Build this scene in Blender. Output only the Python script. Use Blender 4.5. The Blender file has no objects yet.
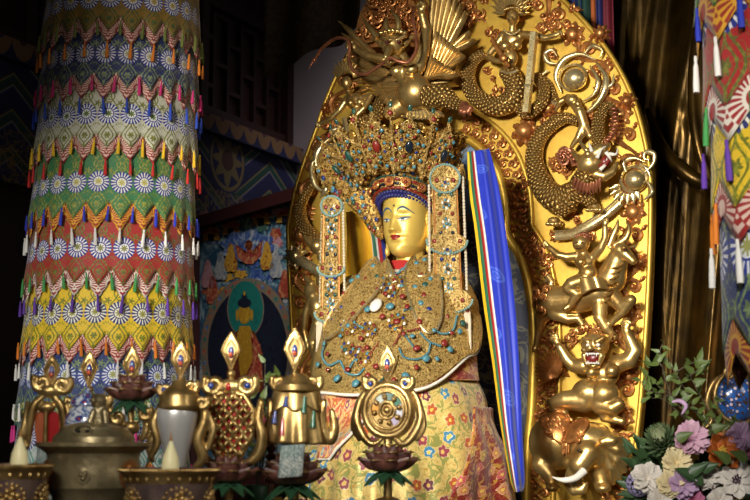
import bpy, bmesh, math, random
import numpy as np
from mathutils import Vector, Matrix, noise as mnoise
V = Vector
PI = math.pi
R = math.radians
rnd = random.Random(7)
sc = bpy.context.scene
C = sc.collection

# ------------------------------------------------------------------ camera
FPX = 1400.0
PITCH = math.atan(190 / FPX)
CAM = V((0, 0, 1.35))
FW = V((0, math.cos(PITCH), math.sin(PITCH)))
UPV = V((0, -math.sin(PITCH), math.cos(PITCH)))
RT = V((1, 0, 0))


def ray(px, py):
    return FW + RT * ((px - 375) / FPX) + UPV * ((250 - py) / FPX)


def at(px, py, Y):
    d = ray(px, py)
    return CAM + d * (Y / d.y)


YAW = R(26)
O = V((0.165, 8.0, 0))
ROT = Matrix.Rotation(-YAW, 4, 'Z')
ROTI = ROT.inverted()
MW = Matrix.Translation(O) @ ROT
MWI = MW.inverted()
N_LOC = ROT @ V((0, 1, 0))


def loc(px, py, y):
    """point of the shrine's own frame (x across, -y to the front) on its plane y, seen at a pixel"""
    p0 = MW @ V((0, y, 0))
    d = ray(px, py)
    t = (p0 - CAM).dot(N_LOC) / d.dot(N_LOC)
    return MWI @ (CAM + d * t)


# ------------------------------------------------------------------ meshes
class MB:
    def __init__(s):
        s.v = []; s.f = []; s.uv = []; s.mi = []; s.cur = 0

    def add(s, vs, fs, uvs=None):
        o = len(s.v)
        s.v += [tuple(p) for p in vs]
        s.uv += list(uvs) if uvs else [(0.0, 0.0)] * len(vs)
        s.f += [tuple(i + o for i in f) for f in fs]
        s.mi += [s.cur] * len(fs)
        return s

    def grid(s, nu, nv, fn, uv=None, closeu=False):
        """fn(u,v) with u,v in 0..1"""
        vs = []; uvs = []
        for j in range(nv + 1):
            for i in range(nu + 1):
                u, v = i / nu, j / nv
                vs.append(fn(u, v)); uvs.append(uv(u, v) if uv else (u, v))
        w = nu + 1
        fs = [(j * w + i, j * w + i + 1, (j + 1) * w + i + 1, (j + 1) * w + i) for j in range(nv) for i in range(nu)]
        return s.add(vs, fs, uvs)

    def ell(s, c, r, rot=None, n=12, m=8):
        if isinstance(r, (int, float)): r = (r, r, r)
        c = V(c); vs = []; fs = []
        for j in range(m + 1):
            t = PI * j / m
            for i in range(n):
                a = 2 * PI * i / n
                p = V((r[0] * math.sin(t) * math.cos(a), r[1] * math.sin(t) * math.sin(a), r[2] * math.cos(t)))
                if rot: p = rot @ p
                vs.append(c + p)
        for j in range(m):
            for i in range(n):
                k = (i + 1) % n
                if j == 0: fs.append((i, (j + 1) * n + i, (j + 1) * n + k))
                elif j == m - 1: fs.append((j * n + i, (j + 1) * n + i, j * n + k))
                else: fs.append((j * n + i, (j + 1) * n + i, (j + 1) * n + k, j * n + k))
        return s.add(vs, fs, [((v - c).x, (v - c).z) for v in map(V, vs)])

    def tube(s, pts, r, n=8, flat=None, caps=True, closed=False, uvs=1.0, ref=None):
        """tube along pts, r a number or list; flat=(axis Vector, factor) squashes the section along an axis"""
        pts = [V(p) for p in pts]; m = len(pts)
        rr = list(r) if isinstance(r, (list, tuple)) else [r] * m
        T = []
        for i in range(m):
            if closed: t = pts[(i + 1) % m] - pts[i - 1]
            else: t = pts[min(i + 1, m - 1)] - pts[max(i - 1, 0)]
            T.append(t.normalized() if t.length > 1e-9 else V((0, 0, 1)))
        nrm = V(ref) if ref else (V((0, 1, 0)) if abs(T[0].y) < 0.9 else V((1, 0, 0)))
        nrm = (nrm - T[0] * nrm.dot(T[0])).normalized()
        vs = []; uv = []; L = 0
        for i in range(m):
            nrm = nrm - T[i] * nrm.dot(T[i])
            nrm = nrm.normalized() if nrm.length > 1e-6 else T[i].orthogonal().normalized()
            b = T[i].cross(nrm)
            if i: L += (pts[i] - pts[i - 1]).length
            for k in range(n + 1):
                a = 2 * PI * k / n
                o = (nrm * math.cos(a) + b * math.sin(a)) * rr[i]
                if flat: o = o - flat[0] * (o.dot(flat[0]) * (1 - flat[1]))
                vs.append(pts[i] + o); uv.append((L * uvs, k / n))
        w = n + 1; fs = []
        for i in range(m - 1 + (1 if closed else 0)):
            i2 = (i + 1) % m
            for k in range(n):
                fs.append((i * w + k, i * w + k + 1, i2 * w + k + 1, i2 * w + k))
        if caps and not closed:
            fs.append(tuple(range(n - 1, -1, -1)))
            fs.append(tuple((m - 1) * w + k for k in range(n)))
        return s.add(vs, fs, uv)

    def box(s, lo, hi, rot=None, c=None):
        x0, y0, z0 = lo; x1, y1, z1 = hi
        vs = [V(p) for p in ((x0, y0, z0), (x1, y0, z0), (x1, y1, z0), (x0, y1, z0), (x0, y0, z1), (x1, y0, z1), (x1, y1, z1), (x0, y1, z1))]
        if rot: vs = [(c or V((0, 0, 0))) + rot @ v for v in vs]
        uv = [(v.x, v.z) for v in vs]
        return s.add(vs, [(0, 3, 2, 1), (4, 5, 6, 7), (0, 1, 5, 4), (1, 2, 6, 5), (2, 3, 7, 6), (3, 0, 4, 7)], uv)

    def prism(s, pts, d):
        """closed outline (list of Vectors, counter-clockwise to the viewer) pushed back by vector d, triangulated fan around its centre"""
        n = len(pts); pts = [V(p) for p in pts]; c = sum(pts, V()) / n; d = V(d)
        vs = pts + [p + d for p in pts] + [c, c + d]
        fs = []
        for i in range(n):
            k = (i + 1) % n
            fs += [(i, k, 2 * n), (k + n, i + n, 2 * n + 1), (i, i + n, k + n, k)]
        return s.add(vs, fs, [(v.x, v.z) for v in vs])

    def lathe(s, prof, n=32, c=(0, 0, 0), sq=0, amp=None):
        """prof list of (r,z)"""
        c = V(c); vs = []; uv = []; m = len(prof)
        for j, (r, z) in enumerate(prof):
            for i in range(n + 1):
                a = 2 * PI * i / n
                k = amp(a, j) if amp else 1
                vs.append(c + V((r * k * math.cos(a), r * k * math.sin(a), z))); uv.append((i / n, z))
        w = n + 1
        fs = [(j * w + i, j * w + i + 1, (j + 1) * w + i + 1, (j + 1) * w + i) for j in range(m - 1) for i in range(n)]
        return s.add(vs, fs, uv)

    def petal(s, base, tip, width, up, curl=0.0, th=0.004, nu=6, nv=8, sharp=1.0, cup=0.15, belly=0.5, round_=False):
        """a leaf or petal from base to tip, up = its face normal; cup hollows it, curl bends the tip along up"""
        base = V(base); tip = V(tip); ax = tip - base; L = ax.length; ax = ax / L
        up = V(up); up = (up - ax * up.dot(ax)).normalized(); sd = ax.cross(up)

        def w(t):
            if round_: return width * min(1, .18 + (max(0, t) * 1.7) ** .8) * math.sqrt(max(0, 1 - t ** 5))
            return width * (math.sin(PI * min(1, max(0, t)) ** belly) ** sharp if 0 < t < 1 else 0)

        def fn(off):
            def f(u, v):
                x = (u - .5) * 2
                ww = max(w(v), 1e-4) * .5
                return base + ax * (L * v) + sd * (x * ww) + up * (cup * width * (x * x - .4) * math.sin(PI * v) + curl * L * v * v + off)
            return f
        s.grid(nu, nv, fn(th / 2)); 
        vs = []; o = len(s.v)
        s.grid(nu, nv, fn(-th / 2))
        k = len(s.f)
        for q in range(k - nu * nv, k): s.f[q] = tuple(reversed(s.f[q]))
        w1 = nu + 1; top = o - w1 * (nv + 1)
        rim = [j * w1 for j in range(nv + 1)] ; rim2 = [j * w1 + nu for j in range(nv + 1)]
        for a, b in zip(rim[:-1], rim[1:]): s.f.append((top + a, top + b, o + b, o + a)); s.mi.append(s.cur)
        for a, b in zip(rim2[:-1], rim2[1:]): s.f.append((top + b, top + a, o + a, o + b)); s.mi.append(s.cur)
        return s

    def xf(s, M, start=0):
        for i in range(start, len(s.v)): s.v[i] = tuple(M @ V(s.v[i]))
        return s

    def mesh(s, name, mats, sharp=50):
        me = bpy.data.meshes.new(name)
        me.from_pydata(s.v, [], s.f)
        uvl = me.uv_layers.new(name='UVMap')
        li = np.empty(len(me.loops), dtype=np.int32); me.loops.foreach_get('vertex_index', li)
        uvl.data.foreach_set('uv', np.array(s.uv, dtype=np.float32)[li].ravel())
        for m in (mats if isinstance(mats, (list, tuple)) else [mats]): me.materials.append(m)
        me.polygons.foreach_set('material_index', s.mi)
        me.polygons.foreach_set('use_smooth', [True] * len(s.f))
        me.update()
        if sharp: me.set_sharp_from_angle(angle=R(sharp))
        return me


def obj(name, mb, mat, parent=None, sharp=50, label=None):
    o = bpy.data.objects.new(name, mb.mesh(name, mat, sharp) if isinstance(mb, MB) else mb)
    C.objects.link(o)
    if parent: o.parent = parent
    if label: o['label'] = label
    return o


def tag(o, label, cat, group=None, kind=None):
    o['label'] = label; o['category'] = cat
    if group: o['group'] = group
    if kind: o['kind'] = kind
    return o


def thing(name, label, cat, at_=(0, 0, 0), rotz=0, group=None):
    o = bpy.data.objects.new(name, None); C.objects.link(o)
    o.empty_display_size = .05
    o.location = at_; o.rotation_euler = (0, 0, rotz)
    return tag(o, label, cat, group)


def structure(name, mb, mat, parent=None, sharp=40):
    o = obj(name, mb, mat, parent, sharp)
    if not parent: o['kind'] = 'structure'
    return o


def clone(o, parent=None):
    c = o.copy(); C.objects.link(c)
    if parent: c.parent = parent
    for ch in list(o.children):
        d = ch.copy(); C.objects.link(d); d.parent = c
        for g in list(ch.children):
            e = g.copy(); C.objects.link(e); e.parent = d
    return c


def part(name, me, parent, M=None):
    """one more object that shares a ready mesh"""
    o = bpy.data.objects.new(name, me); C.objects.link(o); o.parent = parent
    if M is not None: o.matrix_local = M
    return o


class Sculpt(MB):
    """overlapping round forms that are fused into one skin"""
    def ell(s, c, r, rot=None, n=26, m=18): return MB.ell(s, c, r, rot, n, m)

    def cap(s, a, ra, b, rb, n=20):
        a = V(a); b = V(b); L = (b - a).length
        pts = [a.lerp(b, t / 4) for t in range(5)]
        s.tube(pts, [ra + (rb - ra) * t / 4 for t in range(5)], n)
        s.ell(a, ra, n=n, m=14); s.ell(b, rb, n=n, m=14)
        return s

    def chain(s, *pr):
        for (a, ra), (b, rb) in zip(pr[:-1], pr[1:]): s.cap(a, ra, b, rb)
        return s

    def build(s, name, mat, parent, voxel=.006, smooth=4, label=None, disp=None):
        me = bpy.data.meshes.new('tmp'); me.from_pydata(s.v, [], s.f)
        t = bpy.data.objects.new('tmp', me); C.objects.link(t)
        m = t.modifiers.new('r', 'REMESH'); m.mode = 'VOXEL'; m.voxel_size = voxel
        if smooth:
            q = t.modifiers.new('s', 'SMOOTH'); q.iterations = smooth; q.factor = .5
        dg = bpy.context.evaluated_depsgraph_get(); dg.update()
        nm = bpy.data.meshes.new_from_object(t.evaluated_get(dg))
        bpy.data.objects.remove(t); bpy.data.meshes.remove(me)
        nm.name = name
        nm.materials.clear(); nm.materials.append(mat)
        nm.polygons.foreach_set('use_smooth', [True] * len(nm.polygons)); nm.update()
        o = bpy.data.objects.new(name, nm); C.objects.link(o)
        if parent: o.parent = parent
        if label: o['label'] = label
        return o


def spline(pts, n=8):
    """catmull-rom through points"""
    P = [V(p) for p in pts]; P = [P[0] * 2 - P[1]] + P + [P[-1] * 2 - P[-2]]
    out = []
    for i in range(1, len(P) - 2):
        a, b, c, d = P[i - 1:i + 3]
        for k in range(n):
            t = k / n
            out.append(.5 * (2 * b + (c - a) * t + (2 * a - 5 * b + 4 * c - d) * t * t + (3 * b - a - 3 * c + d) * t ** 3))
    out.append(P[-2])
    return out


def lerps(keys, t):
    """piecewise linear with smooth ends: keys [(t,val)]"""
    if t <= keys[0][0]: return keys[0][1]
    for (a, x), (b, y) in zip(keys[:-1], keys[1:]):
        if t <= b:
            k = (t - a) / (b - a); return x + (y - x) * k
    return keys[-1][1]


def radii(n, keys): return [lerps(keys, i / (n - 1)) for i in range(n)]


def sm(keys, t):
    """smooth (cosine) keyed value"""
    if t <= keys[0][0]: return keys[0][1]
    for (a, x), (b, y) in zip(keys[:-1], keys[1:]):
        if t <= b:
            k = (t - a) / (b - a); k = k * k * (3 - 2 * k); return x + (y - x) * k
    return keys[-1][1]


def g(x, s): return math.exp(-.5 * (x / s) ** 2)
# ------------------------------------------------------------------ materials
NT = None


class E:
    def __init__(s, sock): s.k = sock
    def __add__(a, b): return M('ADD', a, b)
    __radd__ = __add__
    def __sub__(a, b): return M('SUBTRACT', a, b)
    def __rsub__(a, b): return M('SUBTRACT', b, a)
    def __mul__(a, b): return M('MULTIPLY', a, b)
    __rmul__ = __mul__
    def __truediv__(a, b): return M('DIVIDE', a, b)
    def __neg__(a): return M('MULTIPLY', a, -1.0)


def link(a, inp):
    if isinstance(a, E): NT.links.new(a.k, inp)
    elif isinstance(a, (tuple, list)):
        inp.default_value = tuple(a) + ((1.0,) if len(a) == 3 and len(inp.default_value) == 4 else ())
    else: inp.default_value = a


def M(op, *a):
    n = NT.nodes.new('ShaderNodeMath'); n.operation = op
    for i, x in enumerate(a): link(x, n.inputs[i])
    return E(n.outputs[0])


def fract(a): return M('FRACT', a)
def sin(a): return M('SINE', a)
def cos(a): return M('COSINE', a)
def mabs(a): return M('ABSOLUTE', a)
def mmin(a, b): return M('MINIMUM', a, b)
def mmax(a, b): return M('MAXIMUM', a, b)
def gt(a, b): return M('GREATER_THAN', a, b)
def lt(a, b): return M('LESS_THAN', a, b)
def sq(a): return M('SQRT', a)
def at2(a, b): return M('ARCTAN2', a, b)
def floor_(a): return M('FLOOR', a)


def ss(x, lo, hi):
    n = NT.nodes.new('ShaderNodeMapRange'); n.interpolation_type = 'SMOOTHSTEP'
    link(x, n.inputs[0]); n.inputs[1].default_value = lo; n.inputs[2].default_value = hi
    return E(n.outputs[0])


def mix(f, a, b):
    n = NT.nodes.new('ShaderNodeMix'); n.data_type = 'RGBA'
    link(f, n.inputs[0]); link(a, n.inputs[6]); link(b, n.inputs[7])
    return E(n.outputs[2])


def comb(x, y, z=0.0):
    n = NT.nodes.new('ShaderNodeCombineXYZ')
    link(x, n.inputs[0]); link(y, n.inputs[1]); link(z, n.inputs[2]); return E(n.outputs[0])


def sep(v):
    n = NT.nodes.new('ShaderNodeSeparateXYZ'); link(v, n.inputs[0]); return [E(o) for o in n.outputs]


def uvn(): return E(NT.nodes.new('ShaderNodeTexCoord').outputs['UV'])
def objc(): return E(NT.nodes.new('ShaderNodeTexCoord').outputs['Object'])


def noise(vec, scale, detail=2.0, rough=.5, dist=0.0):
    n = NT.nodes.new('ShaderNodeTexNoise'); link(vec, n.inputs['Vector'])
    n.inputs['Scale'].default_value = scale; n.inputs['Detail'].default_value = detail
    n.inputs['Roughness'].default_value = rough; n.inputs['Distortion'].default_value = dist
    return E(n.outputs[0])


def voro(vec, scale, feat='F1', rand=1.0, dim='3D'):
    n = NT.nodes.new('ShaderNodeTexVoronoi'); n.feature = feat; n.voronoi_dimensions = dim
    link(vec, n.inputs['Vector']); n.inputs['Scale'].default_value = scale
    n.inputs['Randomness'].default_value = rand
    if feat == 'DISTANCE_TO_EDGE': return E(n.outputs[0])
    return E(n.outputs['Distance']), E(n.outputs['Color']), E(n.outputs['Position'])


def ramp(f, stops, interp='LINEAR'):
    n = NT.nodes.new('ShaderNodeValToRGB'); link(f, n.inputs[0]); cr = n.color_ramp; cr.interpolation = interp
    while len(cr.elements) < len(stops): cr.elements.new(.5)
    for e, (p, c) in zip(cr.elements, stops): e.position = p; e.color = tuple(c) + (1,)
    return E(n.outputs[0])


def rgb(r, g_, b):
    """display colour 0..255 to linear"""
    f = lambda c: (c / 255 / 12.92) if c / 255 <= .04045 else ((c / 255 + .055) / 1.055) ** 2.4
    return (f(r), f(g_), f(b))


def mat(name, fn):
    """fn() builds nodes and returns a dict: color, metal, rough, height, bump, ... """
    global NT
    m = bpy.data.materials.new(name); m.use_nodes = True; NT = m.node_tree
    b = NT.nodes['Principled BSDF']
    d = fn() if callable(fn) else fn
    link(d.get('color', (.5, .5, .5)), b.inputs['Base Color'])
    link(d.get('metal', 0.0), b.inputs['Metallic']); link(d.get('rough', .5), b.inputs['Roughness'])
    for k, s in (('spec', 'Specular IOR Level'), ('sheen', 'Sheen Weight'), ('coat', 'Coat Weight'), ('trans', 'Transmission Weight'),
                 ('emit', 'Emission Color'), ('emits', 'Emission Strength'), ('sss', 'Subsurface Weight'), ('alpha', 'Alpha'), ('aniso', 'Anisotropic')):
        if k in d: link(d[k], b.inputs[s])
    if 'height' in d:
        n = NT.nodes.new('ShaderNodeBump'); n.inputs['Strength'].default_value = d.get('bump', .5)
        n.inputs['Distance'].default_value = d.get('dist', .01); link(d['height'], n.inputs['Height'])
        NT.links.new(n.outputs[0], b.inputs['Normal'])
    return m


def plain(name, col, rough=.5, metal=0.0, **k):
    return mat(name, dict(color=col, rough=rough, metal=metal, **k))


def gold_fn(c1, c2, rough, sc_=12, bump=.15, metal=1.0):
    def f():
        p = objc(); n = noise(p, sc_, 4); n2 = noise(p, sc_ * 7, 2)
        return dict(color=mix(ss(n, .35, .7), c1, c2), metal=metal, rough=ss(n2, 0, 1) * .16 + (rough - .08), height=n2, bump=bump, dist=.004)
    return f


MAT = {}
MAT['gold'] = mat('gilt_figure', gold_fn(rgb(218, 184, 116), rgb(182, 144, 80), .33, 9, .03, .82))
MAT['plate'] = mat('gilt_plate', gold_fn(rgb(218, 178, 74), rgb(200, 156, 56), .40, 5, .06, .6))
MAT['copper'] = mat('copper_gilt', gold_fn(rgb(204, 140, 78), rgb(166, 104, 54), .36, 14, .15, .7))
MAT['snakecopper'] = mat('copper_snake', gold_fn(rgb(176, 110, 78), rgb(140, 84, 60), .38, 14, .15, .6))
MAT['palegold'] = mat('pale_gilt', gold_fn(rgb(228, 208, 156), rgb(200, 174, 114), .30, 9, .03, .8))
MAT['brass'] = mat('offering_gold', gold_fn(rgb(198, 166, 106), rgb(146, 116, 66), .33, 16, .05, .8))
MAT['facegold'] = mat('matt_face_gold', gold_fn(rgb(244, 208, 104), rgb(236, 196, 90), .42, 4, .02, .45))


def scale_fn(c1, c2, su, sv, rough=.36):
    def f():
        x, y, _ = sep(uvn())
        a = x * su; row = floor_(a); yy = y * sv + fract(row * .5) * 1.0
        dx = fract(a) - .5; dy = fract(yy) - .5
        d = sq(dx * dx * .8 + dy * dy)
        h = 1.0 - ss(d, .1, .55)
        return dict(color=mix(h, c2, c1), metal=.75, rough=rough, height=h, bump=1.0, dist=.012)
    return f


MAT['scale'] = mat('gilt_scales', scale_fn(rgb(222, 186, 110), rgb(140, 98, 44), 55, 12))


def filigree_fn(s=1.0, c1=rgb(206, 160, 78), c2=rgb(70, 42, 16), open_=.1):
    def f():
        p = objc()
        e = voro(p, 36 * s, 'DISTANCE_TO_EDGE'); d, col, _ = voro(p, 62 * s)
        n = noise(p, 26 * s, 2, .6, 1.2)
        wire = 1.0 - ss(mabs(n - .5), .015, .06)
        ring = 1.0 - ss(mabs(d - .42), .05, .14)
        h = mmax(mmax(1.0 - ss(e, .02, .10), wire), ring)
        return dict(color=mix(h, c2, c1), metal=.45, rough=.4, height=h, bump=1.0, dist=.012)
    return f


MAT['filigree'] = mat('gilt_filigree', filigree_fn())
MAT['filigree_fine'] = mat('gilt_filigree_fine', filigree_fn(1.35, rgb(236, 198, 118), rgb(140, 98, 42)))
for k, c, r_ in (('turq', (76, 128, 138), .35), ('coral', (128, 40, 30), .35), ('greenstone', (40, 78, 66), .38), ('lapis', (30, 44, 110), .3),
                 ('pearl', (226, 222, 208), .35), ('darkstone', (26, 34, 44), .25), ('brownstone', (70, 44, 34), .35)):
    MAT[k] = plain(k + '_stone', rgb(*c), r_, coat=.3)
MAT['white_cloth'] = plain('white_cloth', rgb(226, 220, 206), .8)
MAT['string'] = plain('pale_string', rgb(206, 192, 164), .8)


def brocade_fn(bg, leaf, ring, petal, core, vnotch=-1.0, vpoint=-1.63):
    """woven cloth: a chrysanthemum wheel over paired scroll leaves; u counts flaps, v in flap widths from the wheel's centre"""
    def f():
        x, y, _ = sep(uvn())
        du = fract(x) - .5
        r = sq(du * du + y * y); a = at2(y, du)
        pet = cos(a * 18.0)
        inring = ss(r, .2, .215) * gt(mabs(cos(a * 9.0)) * .05 + .44, r)
        blue = mmax(lt(r, .25), gt(pet + ss(r, .22, .48) * .5, .1))
        med = mix(blue, ring, petal)
        corep = gt(cos(a * 8.0) * .05 + .13, r)
        cent = mix(corep, ring, core)
        ctr = 1.0 - ss(r, .2, .215)
        # scroll leaves below and above
        m = mabs(du)
        w1 = mabs(sin(y * 5.2 + .4) * .16 + .24 - m); w2 = mabs(sin(y * 7.0 + 2.2) * .12 + .12 - m)
        y2 = y + 1.02; rr = sq(m * m * 1.3 + y2 * y2); 
        bud = gt(cos(at2(y2, m) * 6.0) * .05 + .13, rr)
        n = noise(comb(x, y), 9.0, 2)
        lv = mmax(gt(.012 + n * .05, w1), mmax(gt(.008 + n * .045, w2), bud))
        lv = mmax(lv, gt(.014, mabs(noise(comb(m * 1.0, y, 0.0), 4.0, 1, .5, .8) - .5)))
        d5 = fract(x + .5) - .5; ya = y - .52; ra = sq(d5 * d5 + ya * ya)
        lv = mmax(lv, gt(cos(at2(ya, d5) * 5.0) * .05 + .11, ra))
        base = mix(lv, bg, mix(gt(n, .52), leaf, tuple(min(1, q * 1.7) for q in leaf)))
        c = mix(mmax(inring, ctr), base, mix(ctr, med, cent))
        wv = noise(comb(x, y), 160.0, 1)
        return dict(color=c, rough=.62, sheen=.2, height=lv * .5 + wv * .5, bump=.25, dist=.003)
    return f


def fan_fn(bg, fg, vnotch):
    """border cloth: a half wheel hangs from each notch"""
    def f():
        x, y, _ = sep(uvn())
        d = fract(x + .5) - .5; yy = y - vnotch
        r = sq(d * d + yy * yy); a = at2(yy, d)
        k = gt(cos(a * 22.0), -.1) * ss(r, .2, .23) * (1.0 - ss(r, .48, .5))
        k2 = gt(cos(a * 22.0 + 3.14), .1) * ss(r, .5, .53) * (1.0 - ss(r, .72, .75))
        k3 = lt(r, .14)
        return dict(color=mix(mmax(k, mmax(k2, k3)), bg, fg), rough=.65, sheen=.2)
    return f
# ------------------------------------------------------------------ room
WX = -3.62


def lw(px, py, x=WX):
    """point on the side wall (shrine frame plane x = const)"""
    n = ROT @ V((1, 0, 0)); p0 = MW @ V((x, 0, 0)); d = ray(px, py)
    return MWI @ (CAM + d * ((p0 - CAM).dot(n) / d.dot(n)))


MAT['wall'] = mat('dark_red_wood', lambda: dict(color=mix(noise(objc(), 6, 3), rgb(52, 18, 16), rgb(34, 14, 13)), rough=.55))
MAT['plaster'] = mat('grey_plaster', lambda: dict(color=mix(noise(objc(), 3, 4), rgb(176, 164, 166), rgb(150, 140, 146)), rough=.9))
MAT['floor'] = mat('stone_floor', lambda: dict(color=mix(noise(objc(), 4, 4), rgb(110, 92, 76), rgb(80, 66, 56)), rough=.35))
MAT['lattice'] = plain('lattice_wood', rgb(40, 15, 12), .5)


def inshrine(o): o.matrix_world = MW; return o


w = MB().box((WX - .3, -12, 0), (WX, 5.3, 8)); inshrine(structure('wall_left', w, MAT['wall']))
BYL = lw(283, 150).y
w = MB().box((WX - .3, BYL, 0), (8, 5.3, 8)); inshrine(structure('wall_back', w, MAT['plaster']))
w = MB().box((7.7, -12, 0), (8, 5.3, 8)); inshrine(structure('wall_right', w, MAT['wall']))
w = MB().box((WX - .3, -12, -.2), (8, 5.3, 0)); inshrine(structure('floor', w, MAT['floor']))
w = MB().box((WX - .3, -12, 8), (8, 5.3, 8.2)); inshrine(structure('ceiling', w, MAT['wall']))


# painted tie beam on the side wall
def beam_fn():
    p = objc(); x, y, z = sep(p)
    zz = z
    s = y * 1.6
    zig = mabs(fract(s * .5) - .5) * 1.1 + zz * 1.4
    st = fract(zig * 2.6)
    c = ramp(st, [(0, rgb(20, 26, 70)), (.3, rgb(34, 48, 112)), (.34, rgb(120, 112, 96)), (.4, rgb(22, 60, 54)), (.62, rgb(36, 84, 68)), (.66, rgb(116, 100, 60)), (.72, rgb(16, 22, 62))], 'CONSTANT')
    fl = (y - 3.6) * .8; zc = z - 3.92
    r = sq(fl * fl * 1.5 + zc * zc); a = at2(zc, fl)
    wheel = gt(cos(a * 8.0) * .05 + .2, r); ringw = gt(.02, mabs(r - .27))
    c = mix(gt(.31, r), c, rgb(22, 28, 70)); c = mix(mmax(wheel, ringw), c, rgb(112, 98, 62))
    c = mix(gt(.1, r), c, rgb(70, 44, 40))
    n = noise(p, 14, 2, .5, 1.0)
    c = mix(gt(.04, mabs(n - .5)) * gt(mabs(zc), .3), c, rgb(104, 88, 54))
    return dict(color=c, rough=.7)


def dado_fn():
    x, y, z = sep(objc())
    f = fract(y * 4.0) - .5; zc = z - 4.3
    r = sq(f * f * .5 + zc * zc * 4.0)
    c = mix(gt(.12, mabs(r - .25)), rgb(20, 26, 66), rgb(112, 84, 54)); c = mix(gt(.1, r), c, rgb(104, 44, 32))
    return dict(color=c, rough=.7)


zt = lw(285, 152).z; zb = lw(285, 205).z
rb = thing('painted_beam', 'blue painted tie beam with wheel medallions and zigzag bands on dark wall', 'beam', O, -YAW); rb['kind'] = 'structure'
obj('beam_face', MB().box((WX, -8, zb - .5), (WX + .16, BYL, zt - .16)), mat('beam_paint', beam_fn), rb)
obj('frieze', MB().box((WX, -8, zt - .158), (WX + .24, BYL, zt)), mat('frieze_paint', dado_fn), rb)
# timber lattice above the beam
lt_ = thing('wooden_lattice', 'dark red wooden lattice panel above the painted beam', 'lattice', O, -YAW); lt_['kind'] = 'structure'
m = MB(); b0 = zt + .12; b1 = zt + 1.05
for k in range(46):
    y = -6.3 + k * .245
    m.box((WX, y, b0), (WX + .05, y + .045, b1))
for k in range(5):
    z = b0 + (b1 - b0) * k / 4
    for q in range(23):
        y0 = -6.3 + q * .49 + (.245 if k % 2 else 0)
        m.box((WX, y0, z - .022), (WX + .048, y0 + .29, z + .022))
obj('bars', m, MAT['lattice'], lt_)
m = MB()
for z in (zt + .03, b1 + .05): m.box((WX, -8, z), (WX + .1, BYL, z + .1))
for y in (-4, -1.6, .8, 3.2, BYL - .12): m.box((WX, y, zt), (WX + .12, y + .12, b1 + .1))
m.box((WX, -8, b1 + .6), (WX + .2, BYL, b1 + .85))
obj('frame', m, MAT['lattice'], lt_)

# ------------------------------------------------------------------ glazed mural standing across the corner
Y0, Y1 = 12.35, 10.95
mA = at(199, 224, Y0); mB = at(313, 192, Y1); mC = at(199, 470, Y0)
me_x = (mB - mA).normalized(); mN = me_x.cross((mC - mA).normalized()).normalized()
if mN.y > 0: mN = -mN


def mp(px, py, off=0.0):
    d = ray(px, py); p = CAM + d * ((mA - CAM).dot(mN) / d.dot(mN)); return p + mN * off


def mural_poly(m, px_pts, off, mi):
    m.cur = mi; pts = [mp(x, y, off) for x, y in px_pts]
    c = sum(pts, V()) / len(pts); n = len(pts)
    m.add(pts + [c], [(i, (i + 1) % n, n) for i in range(n)], [(p.x, p.z) for p in pts + [c]])


def oval(cx, cy, rx, ry, n=40, wob=0, k=5): return [(cx + rx * (1 + wob * math.sin(k * 2 * PI * i / n)) * math.cos(2 * PI * i / n), cy + ry * (1 + wob * math.sin(k * 2 * PI * i / n)) * math.sin(2 * PI * i / n)) for i in range(n)]


def painted(name, a, b, c=None, s=14):
    def f():
        n = noise(objc(), s, 4, .6, 1.5)
        st = [(.3, a), (.5, b)] + ([(.62, c)] if c else [])
        return dict(color=ramp(n, st), rough=.55)
    return mat(name, f)


PAL = [painted('paint_sky', rgb(30, 58, 84), rgb(62, 100, 120), rgb(150, 170, 172), 7), painted('paint_green', rgb(44, 92, 80), rgb(92, 132, 112), rgb(170, 186, 160), 9),
       painted('paint_red', rgb(132, 36, 30), rgb(176, 74, 52), rgb(206, 140, 90)), painted('paint_white', rgb(206, 200, 186), rgb(170, 166, 160), rgb(120, 128, 140), 11),
       painted('paint_dark', rgb(14, 16, 26), rgb(26, 30, 46)), painted('paint_teal', rgb(20, 96, 88), rgb(30, 116, 102)),
       painted('paint_gold', rgb(206, 160, 40), rgb(176, 126, 30)), painted('paint_robe', rgb(120, 44, 26), rgb(84, 28, 22), rgb(170, 96, 40), 20),
       painted('paint_blue', rgb(40, 62, 130), rgb(84, 110, 160), rgb(186, 190, 190), 12), painted('paint_ring', rgb(92, 96, 84), rgb(126, 120, 96), rgb(170, 90, 70), 25),
       painted('paint_orange', rgb(200, 120, 30), rgb(220, 170, 60), rgb(150, 60, 30), 16), painted('paint_pink', rgb(186, 90, 96), rgb(206, 150, 150), None, 16)]
m = MB(); mural_poly(m, [(199, 224), (313, 192), (313, 480), (199, 480)], 0, 0)
k = 0.002
rr = random.Random(3)
for i in range(150):  # clouds, rocks, trees and attendants around the oval
    x = rr.uniform(201, 311); y = rr.uniform(205, 420); s = rr.uniform(3, 8)
    if ((x - 250) / 44) ** 2 + ((y - 350) / 66) ** 2 < 1: continue
    k += .00004
    mural_poly(m, oval(x, y, s, s * rr.uniform(.5, 1.2), 18, .22, rr.choice((3, 4, 5, 6))), k, rr.choice((0, 1, 1, 2, 2, 3, 8, 8, 9, 10, 11)))
for x, y in ((212, 232), (232, 226), (262, 216), (286, 214)):  # little pavilions along the top
    mural_poly(m, [(x - 9, y + 9), (x - 7, y + 1), (x + 7, y - 1), (x + 9, y + 8)], .010, 10)
    mural_poly(m, [(x - 12, y + 2), (x, y - 7), (x + 12, y)], .0105, 2)
    mural_poly(m, [(x - 3, y + 9), (x - 3, y + 2), (x + 3, y + 2), (x + 3, y + 9)], .0105, 4)
mural_poly(m, oval(249, 246, 27, 15, 30, .12, 8), .0112, 8)
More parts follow.
